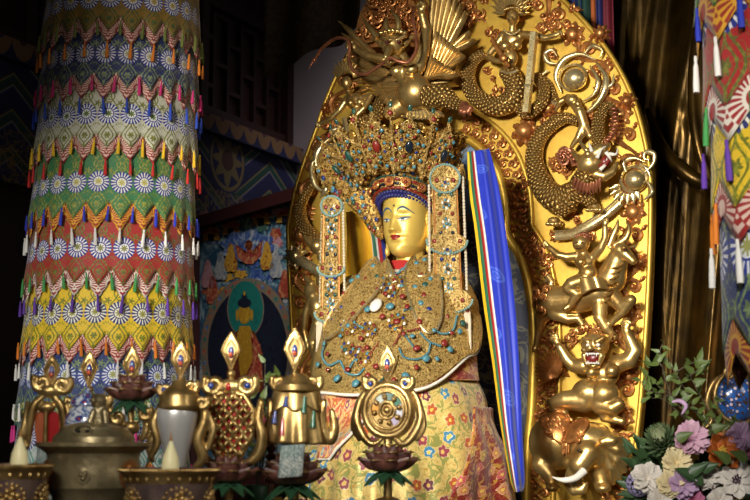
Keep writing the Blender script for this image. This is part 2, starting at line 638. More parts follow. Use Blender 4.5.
mural_poly(m, [(236, 244), (246, 254), (250, 246), (256, 254), (264, 240), (262, 256), (254, 264), (247, 264), (239, 258)], .012, 2)
mural_poly(m, oval(250, 245, 4, 5), .0125, 7)
for x, y, c_ in ((222, 268, 3), (277, 266, 3), (232, 260, 10), (268, 258, 10), (214, 292, 2), (286, 286, 2), (209, 276, 11), (296, 268, 8)):
    mural_poly(m, oval(x, y, 6, 14, 24, .2, 3), .0118, c_)
mural_poly(m, oval(249, 350, 47, 72, 60), .013, 9)
mural_poly(m, oval(249, 352, 40, 64, 60), .0135, 4)
for i in range(36):
    a = 2 * PI * i / 36; mural_poly(m, oval(249 + 43.5 * math.cos(a), 351 + 68 * math.sin(a), 1.5, 2.2, 10), .0137, (2, 5, 8)[i % 3])
mural_poly(m, oval(247, 309, 18.5, 29, 50), .014, 9); mural_poly(m, oval(247, 309, 17.5, 28, 50), .0143, 5)
mural_poly(m, [(228, 392), (229, 350), (237, 332), (246, 326), (256, 332), (264, 352), (265, 392)], .0148, 7)
mural_poly(m, [(238, 340), (241, 326), (251, 326), (257, 340), (254, 372), (242, 376)], .0152, 6)
mural_poly(m, oval(246, 314, 6.5, 10), .0154, 6); mural_poly(m, oval(246, 303, 6.8, 5), .0156, 4); mural_poly(m, oval(246, 297, 2.6, 3.6), .0157, 4); mural_poly(m, oval(246, 293.5, 1, 2.4), .0158, 6)
for px_, py_ in ((238.6, 315), (253.4, 315)): mural_poly(m, oval(px_, py_, 1.3, 6), .0155, 6)
mural_poly(m, [(252, 332), (262, 345), (264, 378), (240, 390), (252, 372), (256, 345)], .0156, 2)
base = (mp(256, 470)).copy(); base.z = 0
rm = thing('framed_mural', 'dim glazed mural of a seated golden figure in a dark oval, dark frame', 'painting', base)
T = Matrix.Translation(-base)
pic = obj('painting', m.xf(T), PAL, rm)
fr = MB()
for a, b in (((194, 226), (318, 190)), ((194, 480), (318, 480)), ((197, 224), (197, 480)), ((315, 190), (315, 480))):
    pa, pb = mp(*a), mp(*b); up = mN.cross((pb - pa).normalized())
    q = [pa + up * .05, pb + up * .05, pb - up * .05, pa - up * .05]
    vs = [p + mN * .09 for p in q] + [p - mN * .08 for p in q]
    fr.add(vs, [(0, 1, 2, 3), (7, 6, 5, 4), (0, 4, 5, 1), (1, 5, 6, 2), (2, 6, 7, 3), (3, 7, 4, 0)])
obj('frame', fr.xf(T), plain('mural_frame', rgb(64, 30, 28), .4), rm)
bk = MB(); q = [mp(199, 224, -.05), mp(313, 192, -.05), mp(313, 480, -.05), mp(199, 480, -.05)]
fl = [V((p.x, p.y, 0)) for p in (q[3], q[2])]
bk.add(q[:2] + [fl[1], fl[0]] + [p - mN * .05 for p in q[:2] + [fl[1], fl[0]]], [(0, 1, 2, 3), (7, 6, 5, 4), (0, 4, 5, 1), (1, 5, 6, 2), (2, 6, 7, 3), (3, 7, 4, 0)])
obj('back_panel', bk.xf(T), MAT['wall'], rm)

# ------------------------------------------------------------------ the cloth-wrapped pillar
NF = 23


def pillar_axis(z):
    a = at(103, 440, 7.0); b = at(124, 0, 7.0); t = (z - a.z) / (b.z - a.z)
    return V((a.x + (b.x - a.x) * t, 7.0, z)), .412 + (.384 - .412) * t


def tassel_mesh(name, m, L=.085, r=.0085):
    t = MB(); n = 8
    t.lathe([(0, 0), (r * .5, -.002), (r * .55, -L * .12), (r * .42, -L * .18), (r * .75, -L * .3), (r, -L * .8), (r * .95, -L), (0, -L)], n)
    return t.mesh('tassel', m)


TCOL = {k: plain('tassel_' + k, rgb(*c), .75) for k, c in dict(olive=(110, 120, 50), orange=(214, 120, 30), blue=(40, 70, 170), pink=(200, 44, 110), red=(190, 36, 30), yellow=(226, 180, 30),
        white=(222, 218, 210), deepblue=(36, 52, 170), purple=(90, 50, 150), green=(60, 140, 70), magenta=(206, 50, 130)).items()}
TMESH = {k: tassel_mesh(k, m) for k, m in TCOL.items()}


def valance(axis, label, cloth, border, zpt, ptop, cols, nf, front, phase, group, amp=.084, bw=.062, flare=.014, arc=(-PI, PI), vis=1.75, tscale=1.0, pt=-1.63, nt=-1.0, tm=TMESH, seed=0):
    """one skirt of brocade flaps with a zigzag border and tassels; axis(z) -> centre, radius"""
    rg = random.Random(seed)
    c0, r0 = axis(zpt); fw = 2 * PI * r0 / nf
    root = thing('brocade_valance', label, 'valance', V((c0.x, c0.y, zpt)), 0, group)
    T = Matrix.Translation(-root.location)
    f0 = int(math.floor(arc[0] / (2 * PI) * nf)); f1 = int(math.ceil(arc[1] / (2 * PI) * nf))
    sway = [rg.uniform(-.012, .012) for _ in range(nf + 2)]
    drop = [rg.uniform(-.010, .010) for _ in range(nf + 2)]

    def surf(off, lo, hi, under):
        def fn(u, v):
            q = f0 + (f1 - f0) * u
            tri = abs((q % 1) - .5) * 2            # 0 at the point, 1 at the notch
            i = int(math.floor(q)) % nf
            zl = zpt + amp * tri * .94 + drop[i] * (1 - tri) + lo
            zh = ptop if hi is None else zpt + amp * tri + hi
            z = zl + (zh - zl) * v
            c, r = axis(z)
            k = max(0, min(1, (ptop - z) / max(.01, ptop - zpt)))
            rr_ = r + flare * k ** 1.5 + off + (.012 * (1 - tri) + sway[i] * (1 - tri) * .5) * k ** 2
            th = front + (q + phase) / nf * 2 * PI
            return V((c.x + rr_ * math.sin(th), c.y - rr_ * math.cos(th), z))

        def uvf(u, v):
            q = f0 + (f1 - f0) * u; tri = abs((q % 1) - .5) * 2
            zl = zpt + amp * tri + lo; zh = ptop if hi is None else zpt + amp * tri + hi
            return (q, pt + (zl + (zh - zl) * v - zpt) / fw)
        return fn, uvf
    m = MB(); fn, uvf = surf(0, 0, None, 0); m.grid((f1 - f0) * 8, 10, fn, uvf)
    o = obj('panel', m.xf(T), cloth, root, 0)
    sd = o.modifiers.new('s', 'SOLIDIFY'); sd.thickness = .003
    m = MB(); fn, uvf = surf(-.007, -bw, .03, 1); m.grid((f1 - f0) * 8, 3, fn, uvf)
    o = obj('border', m.xf(T), border, root, 0)
    sd = o.modifiers.new('s', 'SOLIDIFY'); sd.thickness = .003
    for q2 in range(f0 * 2, f1 * 2):
        q = q2 / 2; th = front + (q + phase) / nf * 2 * PI
        a = (th - front + PI) % (2 * PI) - PI
        if abs(a) > vis or not cols: continue
        tri = abs((q % 1) - .5) * 2
        z = zpt + amp * tri - bw + .012 + (0 if tri < .5 else .02)
        c, r = axis(z); r2 = r + flare + .016
        col = cols[0] if tri < .5 else cols[1]
        Mx = Matrix.Translation(V((c.x + r2 * math.sin(th), c.y - r2 * math.cos(th), z)) - root.location) @ Matrix.Rotation(th, 4, 'Z') @ Matrix.Rotation(rg.uniform(-.12, .12), 4, 'Y') @ Matrix.Scale(tscale * rg.uniform(.9, 1.1), 4)
        part('tassel', tm[col], root, Mx)
    return root


BR = {}
oliv = rgb(104, 106, 40)
WH = rgb(226, 224, 214); BL = rgb(40, 52, 140)
BR['gold'] = mat('brocade_dark_gold', brocade_fn(rgb(150, 112, 32), rgb(70, 84, 40), WH, BL, rgb(180, 150, 60)))
BR['navy'] = mat('brocade_navy', brocade_fn(rgb(34, 44, 92), rgb(110, 120, 84), WH, BL, rgb(180, 170, 120)))
BR['white'] = mat('brocade_white', brocade_fn(rgb(206, 202, 180), oliv, rgb(236, 236, 232), BL, rgb(96, 116, 50)))
BR['green'] = mat('brocade_green', brocade_fn(rgb(52, 118, 70), rgb(120, 122, 50), WH, BL, rgb(186, 176, 90)))
BR['red'] = mat('brocade_red', brocade_fn(rgb(168, 36, 34), rgb(96, 96, 36), rgb(232, 230, 228), BL, rgb(130, 130, 60)))
BR['yellow'] = mat('brocade_yellow', brocade_fn(rgb(232, 194, 40), rgb(110, 112, 24), rgb(236, 232, 214), rgb(46, 52, 110), rgb(150, 146, 60)))
BR['blue'] = mat('brocade_blue', brocade_fn(rgb(32, 50, 108), rgb(104, 122, 80), rgb(226, 230, 234), rgb(40, 60, 150), rgb(160, 160, 90)))
BR['ivory'] = mat('brocade_ivory', brocade_fn(rgb(190, 196, 190), rgb(60, 120, 110), WH, BL, rgb(150, 60, 70)))
FN = {}
FN['maroon'] = mat('fan_border_maroon', fan_fn(rgb(150, 48, 44), rgb(222, 190, 170), -1.55))
FN['red'] = mat('fan_border_red', fan_fn(rgb(160, 36, 32), rgb(226, 196, 180), -1.55))
FN['amber'] = mat('fan_border_amber', fan_fn(rgb(220, 160, 40), rgb(160, 50, 30), -1.55))
FN['white'] = mat('fan_border_white', fan_fn(rgb(228, 218, 202), rgb(160, 40, 40), -1.55))
FN['teal'] = mat('fan_border_teal', fan_fn(rgb(30, 120, 100), rgb(220, 200, 120), -1.55))

cl = MB()
pc, pr = pillar_axis(0); pc2, pr2 = pillar_axis(8)
cl.tube([V((pc.x, pc.y, 0)), V((pc2.x, pc2.y, 8))], [pr - .03, pr2 - .03], 48)
structure('pillar', cl, MAT['wall'])
FZ = lambda py: at(112, py, 6.57).z
TIERS = [(30, 'gold', 'maroon', ('orange', 'olive'), 'dark gold'), (86, 'navy', 'maroon', ('blue', 'pink'), 'dark navy'), (148, 'white', 'maroon', ('red', 'yellow'), 'white'),
         (217, 'green', 'amber', ('white', 'deepblue'), 'green'), (284, 'red', 'white', ('purple', 'green'), 'red'), (350, 'yellow', 'red', ('white', 'orange'), 'yellow'),
         (414, 'blue', 'teal', ('magenta', 'white'), 'blue'), (478, 'ivory', 'amber', ('blue', 'magenta'), 'pale grey')]
colw = {'orange': 'orange', 'olive': 'olive', 'deepblue': 'blue', 'magenta': 'magenta'}
prev = FZ(-36)
for i, (py, cl_, bd, cols, nm) in enumerate(TIERS):
    zp = FZ(py)
    pos = ' topmost on' if i == 0 else ''
    valance(pillar_axis, '%s brocade valance with %s and %s tassels,%s the round pillar' % (nm, colw.get(cols[0], cols[0]), colw.get(cols[1], cols[1]), pos or ' wrapped around'), BR[cl_], FN[bd], zp, prev + .06, cols, NF,
            math.atan2(pillar_axis(zp)[0].x, 7.0) * -1, rnd.uniform(-.25, .25), 'brocade valances around the round pillar', seed=i, tscale=.95)
    prev = zp

# ------------------------------------------------------------------ nearer hanging banner at the other side
def banner_axis(z):
    t = (z - 1.6) / 1.6
    return V((1.69 - .03 * t, 5.2, z)), .36 + .045 * t


TM2 = {k: tassel_mesh(k, TCOL[k], .15, .013) for k in ('blue', 'deepblue', 'white', 'purple', 'green', 'orange', 'red', 'yellow')}
bz = lambda py: at(720, py, 5.1).z
prev = bz(-60)
for i, (py, cl_, bd, cols, nm) in enumerate([(10, 'green', 'amber', ('white', 'deepblue'), 'green'), (112, 'red', 'white', ('purple', 'green'), 'red'), (210, 'yellow', 'red', ('white', 'orange'), 'yellow'), (350, 'blue', 'amber', None, 'blue')]):
    zp = bz(py)
    valance(banner_axis, '%s brocade tier of the hanging banner beside the dark gilt drapery' % nm, BR[cl_], FN[bd], zp, prev + .1, cols, 10, -.33, .1 + .07 * i, 'tiers of the hanging banner beside the gilt drapery',
            amp=.13, bw=.13, flare=.02, seed=20 + i, tm=TM2, nt=-1.1)
    prev = zp
t = MB(); t.tube([V((1.69, 5.2, .0)), V((1.69, 5.2, 8))], .3, 32)
structure('pillar', t, MAT['wall'])

# ------------------------------------------------------------------ dark gilt drapery at the far side
def drape(u, v):
    x = .45 + 2.8 * u; z = .6 + 4.0 * v
    kn = g(z - 3.05, .5)
    f = 0
    for fr_, a_, p_ in ((5.2, .10, .3), (9.4, .06, 1.9), (17.0, .022, .7), (31, .008, 2.1)):
        s = math.sin(x * fr_ * (1 - .10 * (z - 2)) + p_ + .5 * math.sin(z * .9 + fr_)); f += a_ * (1 - abs(s)) ** .8 * 1.3
    f += .22 * math.exp(-((x - 1.9 - .35 * (z - 3.0)) / .16) ** 2) * (1 if z > 3 else math.exp(-((z - 3) / .2) ** 2))
    f += .10 * math.exp(-(((z - 3.0) + .9 * (x - 1.75)) / .07) ** 2) * math.exp(-((x - 1.8) / .4) ** 2)
    return V((x, 1.75 - f, z))


MAT['drape'] = mat('dark_gilt_cloth', lambda: dict(color=mix(ss(noise(objc(), 5, 4), .3, .7), rgb(86, 62, 20), rgb(54, 39, 12)), metal=.8, rough=.32, height=noise(comb(sep(objc())[0] * 1.0, sep(objc())[1], sep(objc())[2] * .12), 40, 3), bump=.3, dist=.01))
m = MB(); m.grid(260, 140, drape)
rd = thing('gilt_drapery', 'tall dark gilt drapery falling in long glossy folds beside the carved halo', 'drapery', O, -YAW)
o = obj('folds', m, MAT['drape'], rd, 0); sd = o.modifiers.new('s', 'SOLIDIFY'); sd.thickness = .02; sd.offset = 1
m = MB()
m.tube(spline([loc(716, -20, 1.45), loc(702, 60, 1.35), loc(706, 130, 1.3), loc(716, 172, 1.35), loc(722, 190, 1.5)], 8), radii(33, [(0, .09), (.5, .07), (1, .02)]), 12)
m.tube(spline([loc(708, -20, 1.4), loc(694, 70, 1.3), loc(697, 140, 1.25), loc(712, 184, 1.3), loc(718, 196, 1.4)], 8), radii(33, [(0, .04), (.5, .035), (1, .02)]), 10)
m.tube(spline([loc(648, 110, 1.5), loc(664, 150, 1.3), loc(690, 176, 1.25), loc(712, 186, 1.3), loc(720, 192, 1.4)], 8), radii(33, [(0, .02), (.4, .05), (1, .03)]), 10)
obj('sleeve_fold', m, MAT['drape'], rd, 0)
m = MB().box((.4, 1.3, 0), (3.4, 2.1, .7)); obj('plinth', m, MAT['wall'], rd)

# coloured cloth strips hanging high behind the halo
rs = thing('hanging_streamers', 'striped cloth streamers hanging high behind the curved edge of the halo', 'streamer', O, -YAW)
for x0, x1, c in ((566, 580, (40, 50, 110)), (577, 592, (24, 66, 54)), (590, 596, (190, 96, 40)), (595, 603, (34, 40, 100)), (602, 612, (110, 24, 40))):
    def st(u, v, x0=x0, x1=x1):
        a = loc(x0 + (x1 - x0) * u, -30, 1.2); return V((a.x, 1.2 + .03 * math.sin(u * 9), 4.6 - 1.3 * v))
    o = obj('streamer', MB().grid(8, 10, st), plain('streamer_%d' % x0, rgb(*c), .7), rs, 0); sd = o.modifiers.new('s', 'SOLIDIFY'); sd.thickness = .006

# dark olive hanging cloth high between the wall and the halo
def hang(u, v):
    a = loc(268 + 100 * u, 60, 3.0); zb_ = loc(268, 78, 3.0).z + .32 * u + .02 * math.sin(u * 14)
    return V((a.x - .06 * (1 - v), 3.0 + .06 * math.sin(u * 11) * (1 - .4 * v), zb_ + (6.2 - zb_) * v))


rh = thing('hanging_cloth', 'dark olive patterned cloth hanging high in front of the grey plaster wall', 'hanging', O, -YAW)
MAT['olivecloth'] = mat('olive_brocade', lambda: dict(color=mix(gt(.05, mabs(noise(objc(), 9, 3, .5, 1.2) - .5)), rgb(58, 42, 16), rgb(76, 58, 26)), rough=.7))
o = obj('cloth', MB().grid(40, 30, hang), MAT['olivecloth'], rh, 0); sd = o.modifiers.new('s', 'SOLIDIFY'); sd.thickness = .01
a = loc(268, 60, 3.0); b = loc(368, 60, 3.0)
obj('rail', MB().tube([V((a.x - .1, 3.0, 6.2)), V((b.x + .1, 3.0, 6.2))], .04), MAT['lattice'], rh)
obj('hanger', MB().tube([V((a.x + .1, 3.0, 6.2)), V((a.x + .1, 3.0, 8))], .012).tube([V((b.x - .1, 3.0, 6.2)), V((b.x - .1, 3.0, 8))], .012), MAT['lattice'], rh)
# ------------------------------------------------------------------ the carved halo behind the statue
HY = .75
PXM = 1 / 166.0


def H(px, py, d=0.0): return loc(px, py, HY - d)


halo = thing('carved_halo', 'towering gilt carved halo with relief beasts and copper scrollwork behind the seated statue', 'halo', O, -YAW)
AX = 0.0


def mirror_outline(px):
    p = [loc(x, y, HY) for x, y in px]
    rgt = [(q.x, q.z) for q in p]
    return rgt


OUT = [(q.x, q.z) for q in [loc(x, y, HY) for x, y in ((634, 560), (636, 470), (643, 400), (650, 300), (653, 200), (649, 150), (633, 93), (606, 45), (566, 0), (520, -36))]] + [(0.0, 4.22)]
OUTER = spline([V((x, 0, z)) for x, z in OUT], 10)
INN = [(q.x, q.z) for q in [loc(x, y, HY) for x, y in ((522, 560), (524, 460), (529, 400), (530, 330), (526, 290), (517, 258), (504, 237), (503, 215), (500, 192), (491, 167), (474, 148))]] + [(0.0, loc(446, 137, HY).z)]
INNER = spline([V((x, 0, z)) for x, z in INN], 10)


def resample(pts, n):
    d = [0]
    for a, b in zip(pts[:-1], pts[1:]): d.append(d[-1] + (V(b) - V(a)).length)
    out = []; j = 0
    for i in range(n):
        t = d[-1] * i / (n - 1)
        while j < len(d) - 2 and d[j + 1] < t: j += 1
        k = (t - d[j]) / max(1e-9, d[j + 1] - d[j]); out.append(V(pts[j]).lerp(V(pts[j + 1]), k))
    return out


def both(h): return h + [V((-p.x * (.945 - .10 * max(0, min(1, (p.z - 2.75) / .65))), p.y, p.z)) for p in reversed(h[:-1])]


def inset(path, d):
    out = []
    for i, p in enumerate(path):
        t = (path[min(i + 1, len(path) - 1)] - path[max(i - 1, 0)]).normalized()
        out.append(p + V((-t.z, 0, t.x)) * d)
    return out


NO = 161
oF = both(resample(OUTER, 81)); iF = both(resample(INNER, 81))
m = MB(); TH = .07
for a, b, y0, y1 in ((oF, iF, HY, HY), (iF, oF, HY + TH, HY + TH), (oF, oF, HY + TH, HY), (iF, iF, HY, HY + TH)):
    A = [V((p.x, y0, p.z)) for p in a]; B = [V((p.x, y1, p.z)) for p in b]; n = len(A)
    vs = []
    K = 6 if a is not b else 1
    for k in range(K + 1):
        for i in range(n): vs.append(A[i].lerp(B[i], k / K))
    m.add(vs, [(k * n + i, k * n + i + 1, (k + 1) * n + i + 1, (k + 1) * n + i) for k in range(K) for i in range(n - 1)])
obj('back_plate', m, MAT['plate'], halo)
# lips and mouldings
m = MB()
yv = V((0, 1, 0))
m.tube([V((p.x, HY - .008, p.z)) for p in inset(oF, .012)], .016, 8, ref=(0, 1, 0))
m.tube([V((p.x, HY - .012, p.z)) for p in inset(iF, -.026)], .03, 10, ref=(0, 1, 0))
m.tube([V((p.x, HY - .008, p.z)) for p in inset(iF, -.19)], .016, 8, ref=(0, 1, 0))
obj('moulding', m, MAT['plate'], halo)
# blue board inside the opening
bp = MB()
bi = [V((p.x * 1.02, HY + .05, p.z)) for p in iF]
bp.prism(bi, (0, .03, 0))
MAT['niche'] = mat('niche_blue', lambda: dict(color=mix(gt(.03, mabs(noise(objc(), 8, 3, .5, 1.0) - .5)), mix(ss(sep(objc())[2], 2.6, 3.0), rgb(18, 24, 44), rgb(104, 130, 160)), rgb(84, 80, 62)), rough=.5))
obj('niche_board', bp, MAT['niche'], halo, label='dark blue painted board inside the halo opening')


def curl(m, c, size, a0, turns, hand, r, y, n=22, ball=True, grow=0.0, U=V((1, 0, 0)), W=V((0, 0, 1))):
    """tapered spiral lying on the halo face"""
    c = V(c); pts = []; rr_ = []
    for i in range(n):
        t = i / (n - 1); a = a0 + hand * 2 * PI * turns * t; q = size * (1 - t) ** .85 + .06 * size
        pts.append(c + U * (q * math.cos(a)) + W * (q * math.sin(a)) + V((0, y - grow * t, 0))); rr_.append(r * (.55 + .6 * math.sin(PI * min(1, t * 1.1 + .05))) * (1 - .35 * t))
    m.tube(pts, rr_, 6, ref=(0, 1, 0))
    if ball: m.ell(pts[-1] + V((0, -.3 * r, 0)), r * 1.25, n=8, m=5)


def leafblob(m, a, b, w, y, h=.012):
    a = V(a); b = V(b); d = (b - a); L = d.length; d = d / L; s = V((-d.z, 0, d.x))
    n = 7; ctr = []; vs = []
    for i in range(n):
        t = i / (n - 1); ww = w * math.sin(PI * (t * .86 + .07)) ** .7 * (1 - .4 * t)
        p = a + d * (L * t) + V((0, y, 0))
        vs += [p + s * ww, p + s * ww * .5 + V((0, -h * .75 * math.sin(PI * min(1, t + .1)), 0)), p + V((0, -h * math.sin(PI * min(1, t + .1)) * .6, 0)), p - s * ww * .5 + V((0, -h * .75 * math.sin(PI * min(1, t + .1)), 0)), p - s * ww]
    m.add(vs, [(i * 5 + k, i * 5 + k + 1, (i + 1) * 5 + k + 1, (i + 1) * 5 + k) for i in range(n - 1) for k in range(4)])


def vine(m, path, width, y, r, lam, boss=0, seed=0, flip=1):
    """running scroll: a waving stem with a curl in each hollow and leaves"""
    rg = random.Random(seed)
    d = 0
    P = resample(path, max(8, int(sum((b - a).length for a, b in zip(path[:-1], path[1:])) / .012)))
    n = len(P); st = []
    nr = []
    for i in range(n):
        t = (P[min(i + 1, n - 1)] - P[max(i - 1, 0)]).normalized(); nr.append((t, V((-t.z, 0, t.x))))
    A = width * .27
    for i in range(n): st.append(P[i] + nr[i][1] * (A * flip * math.sin(2 * PI * i * .012 / lam)) + V((0, y, 0)))
    m.tube(st, [r * (1 + .25 * math.sin(i * .5)) for i in range(n)], 6, ref=(0, 1, 0))
    k = 0; step = lam / 2 / .012
    while (k + .5) * step < n - 1:
        i = int((k + .5) * step); t, nn = nr[i]; sg = (1 if k % 2 == 0 else -1) * flip
        if boss and k % boss == boss - 1:
            c = P[i] + V((0, y, 0)); m.ell(c + V((0, -.01, 0)), (width * .26, .035, width * .26), n=12, m=8)
            for q in range(7):
                a = 2 * PI * q / 7; leafblob(m, P[i] + t * math.cos(a) * width * .2 + nn * math.sin(a) * width * .2, P[i] + t * math.cos(a) * width * .46 + nn * math.sin(a) * width * .46, width * .13, y, .025)
        else:
            c = P[i] - nn * (sg * width * .10)
            U = t; W = nn
            curl(m, c, width * .26, PI / 2 * sg, rg.uniform(1.1, 1.4), -sg, r * .95, y, U=U, W=W, grow=.012)
            for q in range(3):
                a0 = P[i] + nn * sg * width * .28 + t * (q - 1) * width * .18
                leafblob(m, a0, a0 + nn * sg * width * rg.uniform(.14, .26) + t * rg.uniform(-.1, .25) * width, width * .085, y, .018)
            a0 = P[i] - nn * sg * width * .3 + t * width * .2
            leafblob(m, a0, a0 - nn * sg * width * .16 + t * width * .18, width * .08, y, .018)
        k += 1


oH = inset(resample(OUTER, 120), .115); oL = [V((-p.x * (.945 - .10 * max(0, min(1, (p.z - 2.75) / .65))), 0, p.z)) for p in oH]
m = MB()
vine(m, [p for p in oH if p.z > .95], .18, HY - .014, .016, .30, 4, 1)
obj('outer_scrollwork', m, MAT['copper'], halo, label='copper coloured outer scroll border'); m = MB()
vine(m, [p for p in oL if p.z > .95], .18, HY - .014, .016, .30, 4, 2, -1)
obj('outer_scrollwork', m, MAT['copper'], halo, label='copper coloured outer scroll border')
# inner acanthus band: rows of hooked curls
iH = inset(resample(INNER, 120), -.112)
for sgn in (1, -1):
    m = MB(); P = [V((p.x * sgn, 0, p.z)) for p in iH if p.z > .95]; P = resample(P, int(sum((b - a).length for a, b in zip(P[:-1], P[1:])) / .012))
    for i in range(3, len(P) - 3, 6):
        t = (P[i + 2] - P[i - 2]).normalized(); nn = V((-t.z, 0, t.x))
        for s2, o_ in ((1, 0), (-1, 3)):
            q = P[min(i + o_, len(P) - 1)] + nn * s2 * .026
            curl(m, q, .028, -PI / 2 * s2, 1.15, s2, .0105, HY - .014, n=14, U=t, W=nn, grow=.014)
            leafblob(m, q + t * .01 + nn * s2 * .012, q + t * .05 + nn * s2 * .034, .014, HY - .006, .026)
            leafblob(m, q - t * .01 + nn * s2 * .016, q + t * .012 + nn * s2 * .042, .011, HY - .006, .022)
    obj('inner_scrollwork', m, MAT['copper'], halo, label='copper coloured inner acanthus band')
# loose copper scrolls and flames on the field
rg = random.Random(11)


def cluster(px, py, s, n, d=.01, seed=0):
    m = MB()
    rg_ = random.Random(seed + int(px * 7 + py))
    for k in range(n):
        a = rg_.uniform(0, 2 * PI); q = rg_.uniform(.25, .8) * s
        c = H(px + q * math.cos(a), py + q * math.sin(a), d); c.y = 0
        curl(m, c, s * PXM * rg_.uniform(.26, .42), rg_.uniform(0, 6.28), rg_.uniform(1.1, 1.6), rg_.choice((1, -1)), .010 * (s / 14) ** .5, HY - d - .008, n=16, grow=.02)
        e = H(px + (q + s * .55) * math.cos(a + .4), py + (q + s * .55) * math.sin(a + .4), d); e.y = 0
        leafblob(m, c, e, s * PXM * .16, HY - d, .03)
    obj('copper_scroll', m, MAT['copper'], halo)


for px, py, s, n in ((562, 165, 15, 8), (545, 128, 10, 5), (588, 120, 12, 6), (528, 178, 10, 5), (520, 205, 12, 6), (534, 246, 14, 7), (556, 236, 8, 4), (575, 216, 9, 4), (606, 228, 8, 3),
                     (548, 262, 10, 5), (555, 372, 14, 9), (612, 412, 8, 4), (500, 95, 9, 4), (488, 76, 8, 4), (497, 112, 10, 4), (545, 25, 13, 6), (558, 55, 8, 3), (494, 40, 11, 5), (470, 12, 16, 7), (530, 4, 12, 5),
                     (600, 330, 8, 3), (572, 342, 9, 4), (552, 340, 8, 3), (588, 235, 8, 4), (560, 345, 9, 5), (545, 390, 9, 4), (542, 415, 8, 4), (612, 345, 7, 3), (618, 330, 7, 3), (608, 395, 8, 4), (622, 440, 8, 4), (540, 290, 8, 4), (622, 285, 7, 3), (598, 100, 8, 3), (612, 130, 8, 4), (525, 18, 8, 3), (560, 20, 10, 4), (576, 12, 9, 4), (310, 300, 9, 5), (305, 275, 7, 4), (315, 180, 8, 4), (322, 160, 8, 4), (304, 320, 7, 4)):
    cluster(px, py, s, n)


def rosette(px, py, r, d, name='boss', mt='copper'):
    m = MB(); c = H(px, py, d); rr_ = r * PXM
    m.ell(c, (rr_ * .62, rr_ * .55, rr_ * .62), n=16, m=10)
    for q in range(8):
        a = 2 * PI * q / 8
        p0 = V((c.x + math.cos(a) * rr_ * .5, 0, c.z + math.sin(a) * rr_ * .5)); p1 = V((c.x + math.cos(a + .25) * rr_ * 1.15, 0, c.z + math.sin(a + .25) * rr_ * 1.15))
        leafblob(m, p0, p1, rr_ * .34, HY - d * .5, d * .5 + .02)
        m.tube([V((p0.x, HY - d * .5, p0.z)), V((p1.x, HY, p1.z))], rr_ * .1, 5)
    m.tube([V((c.x + math.cos(2 * PI * i / 20) * rr_ * .68, HY - d * .6, c.z + math.sin(2 * PI * i / 20) * rr_ * .68)) for i in range(20)], rr_ * .1, 6, closed=True, ref=(0, 1, 0))
    return obj(name, m, MAT[mt], halo)


rosette(524, 131, 14, .06); rosette(628, 376, 8, .04); rosette(548, 108, 9, .05); rosette(640, 262, 7, .03); rosette(626, 101, 9, .04); rosette(600, 33, 9, .04); rosette(303, 208, 7, .04); rosette(325, 108, 6, .04)


def empty_part(name, label):
    o = bpy.data.objects.new(name, None); C.objects.link(o); o.parent = halo; o['label'] = label; o.empty_display_size = .05
    return o


def r_(v): return v * PXM


def limb(s, *j):
    """joints as (px, py, depth, radius_px)"""
    s.chain(*[(H(a, b, d), r_(q)) for a, b, d, q in j]); return s


def ball(s, px, py, d, rx, ry=None, rz=None, **k):
    ry = ry or rx; rz = rz or rx
    s.ell(H(px, py, d), (r_(rx), r_(ry), r_(rz)), **k); return s


def hand(s, px, py, d, ang, r=4.2, n=4):
    """palm with separate bent fingers and a thumb, pointing along ang (degrees, picture sense)"""
    a = R(ang); u = (math.cos(a), -math.sin(a)); w = (-u[1], u[0])
    ball(s, px, py, d, r, r * .7, r)
    for k in range(n):
        o = (k - (n - 1) / 2) * r * .5; L = r * (1.7, 2.0, 1.9, 1.5)[k % 4]
        limb(s, (px + w[0] * o + u[0] * r * .6, py + w[1] * o + u[1] * r * .6, d, r * .3), (px + w[0] * o * 1.1 + u[0] * L * .7, py + w[1] * o * 1.1 + u[1] * L * .7, d + .012, r * .27), (px + w[0] * o * 1.1 + u[0] * L, py + w[1] * o * 1.1 + u[1] * L, d, r * .2))
    limb(s, (px - w[0] * r * .6, py - w[1] * r * .6, d, r * .32), (px - w[0] * r * 1.3 + u[0] * r * .7, py - w[1] * r * 1.3 + u[1] * r * .7, d + .01, r * .24))


# ---------------------------------------------------------------- garuda at the crest
ga = empty_part('garuda', 'winged gilt bird-man with round belly at the crest')
s = Sculpt()
ball(s, 415, 92, .42, 18, 16, 18); ball(s, 408, 72, .42, 15, 11, 14); ball(s, 411, 82, .42, 14, 12, 12)
ball(s, 396, 71, .48, 6.5, 5, 6); ball(s, 411, 69, .49, 6.5, 5, 6)
limb(s, (398, 64, .42, 7), (385, 60, .47, 6), (369, 56, .48, 4.6), (356, 49, .45, 3.6))
limb(s, (418, 66, .42, 8), (424, 48, .40, 6.4), (426, 30, .38, 5), (422, 14, .40, 4))
hand(s, 354, 47, .46, 150, 4.6); hand(s, 421, 9, .42, 80, 4.6)
limb(s, (402, 60, .42, 8), (395, 50, .46, 8)); limb(s, (425, 100, .34, 12), (442, 97, .40, 10.5), (454, 104, .42, 6))
limb(s, (402, 104, .38, 12), (392, 112, .42, 9))
s.build('body', MAT['gold'], ga, .0065, 5)
s = Sculpt()
ball(s, 393, 45, .50, 12, 12, 13); ball(s, 389, 50, .56, 6, 8, 5); limb(s, (389, 50, .60, 4.5), (386, 57, .64, 3), (387, 62, .62, 1.6)); limb(s, (396, 58, .55, 4), (391, 62, .58, 2.4))
ball(s, 387, 41, .585, 3.4, 3, 2.4); ball(s, 399, 41, .58, 3.4, 3, 2.4); limb(s, (382, 38, .58, 2), (390, 40, .60, 1.6)); limb(s, (396, 40, .60, 1.6), (405, 36, .57, 2))
limb(s, (404, 44, .50, 4), (412, 36, .48, 2), (418, 38, .46, 1)); limb(s, (382, 44, .50, 4), (374, 38, .48, 2), (370, 42, .46, 1))
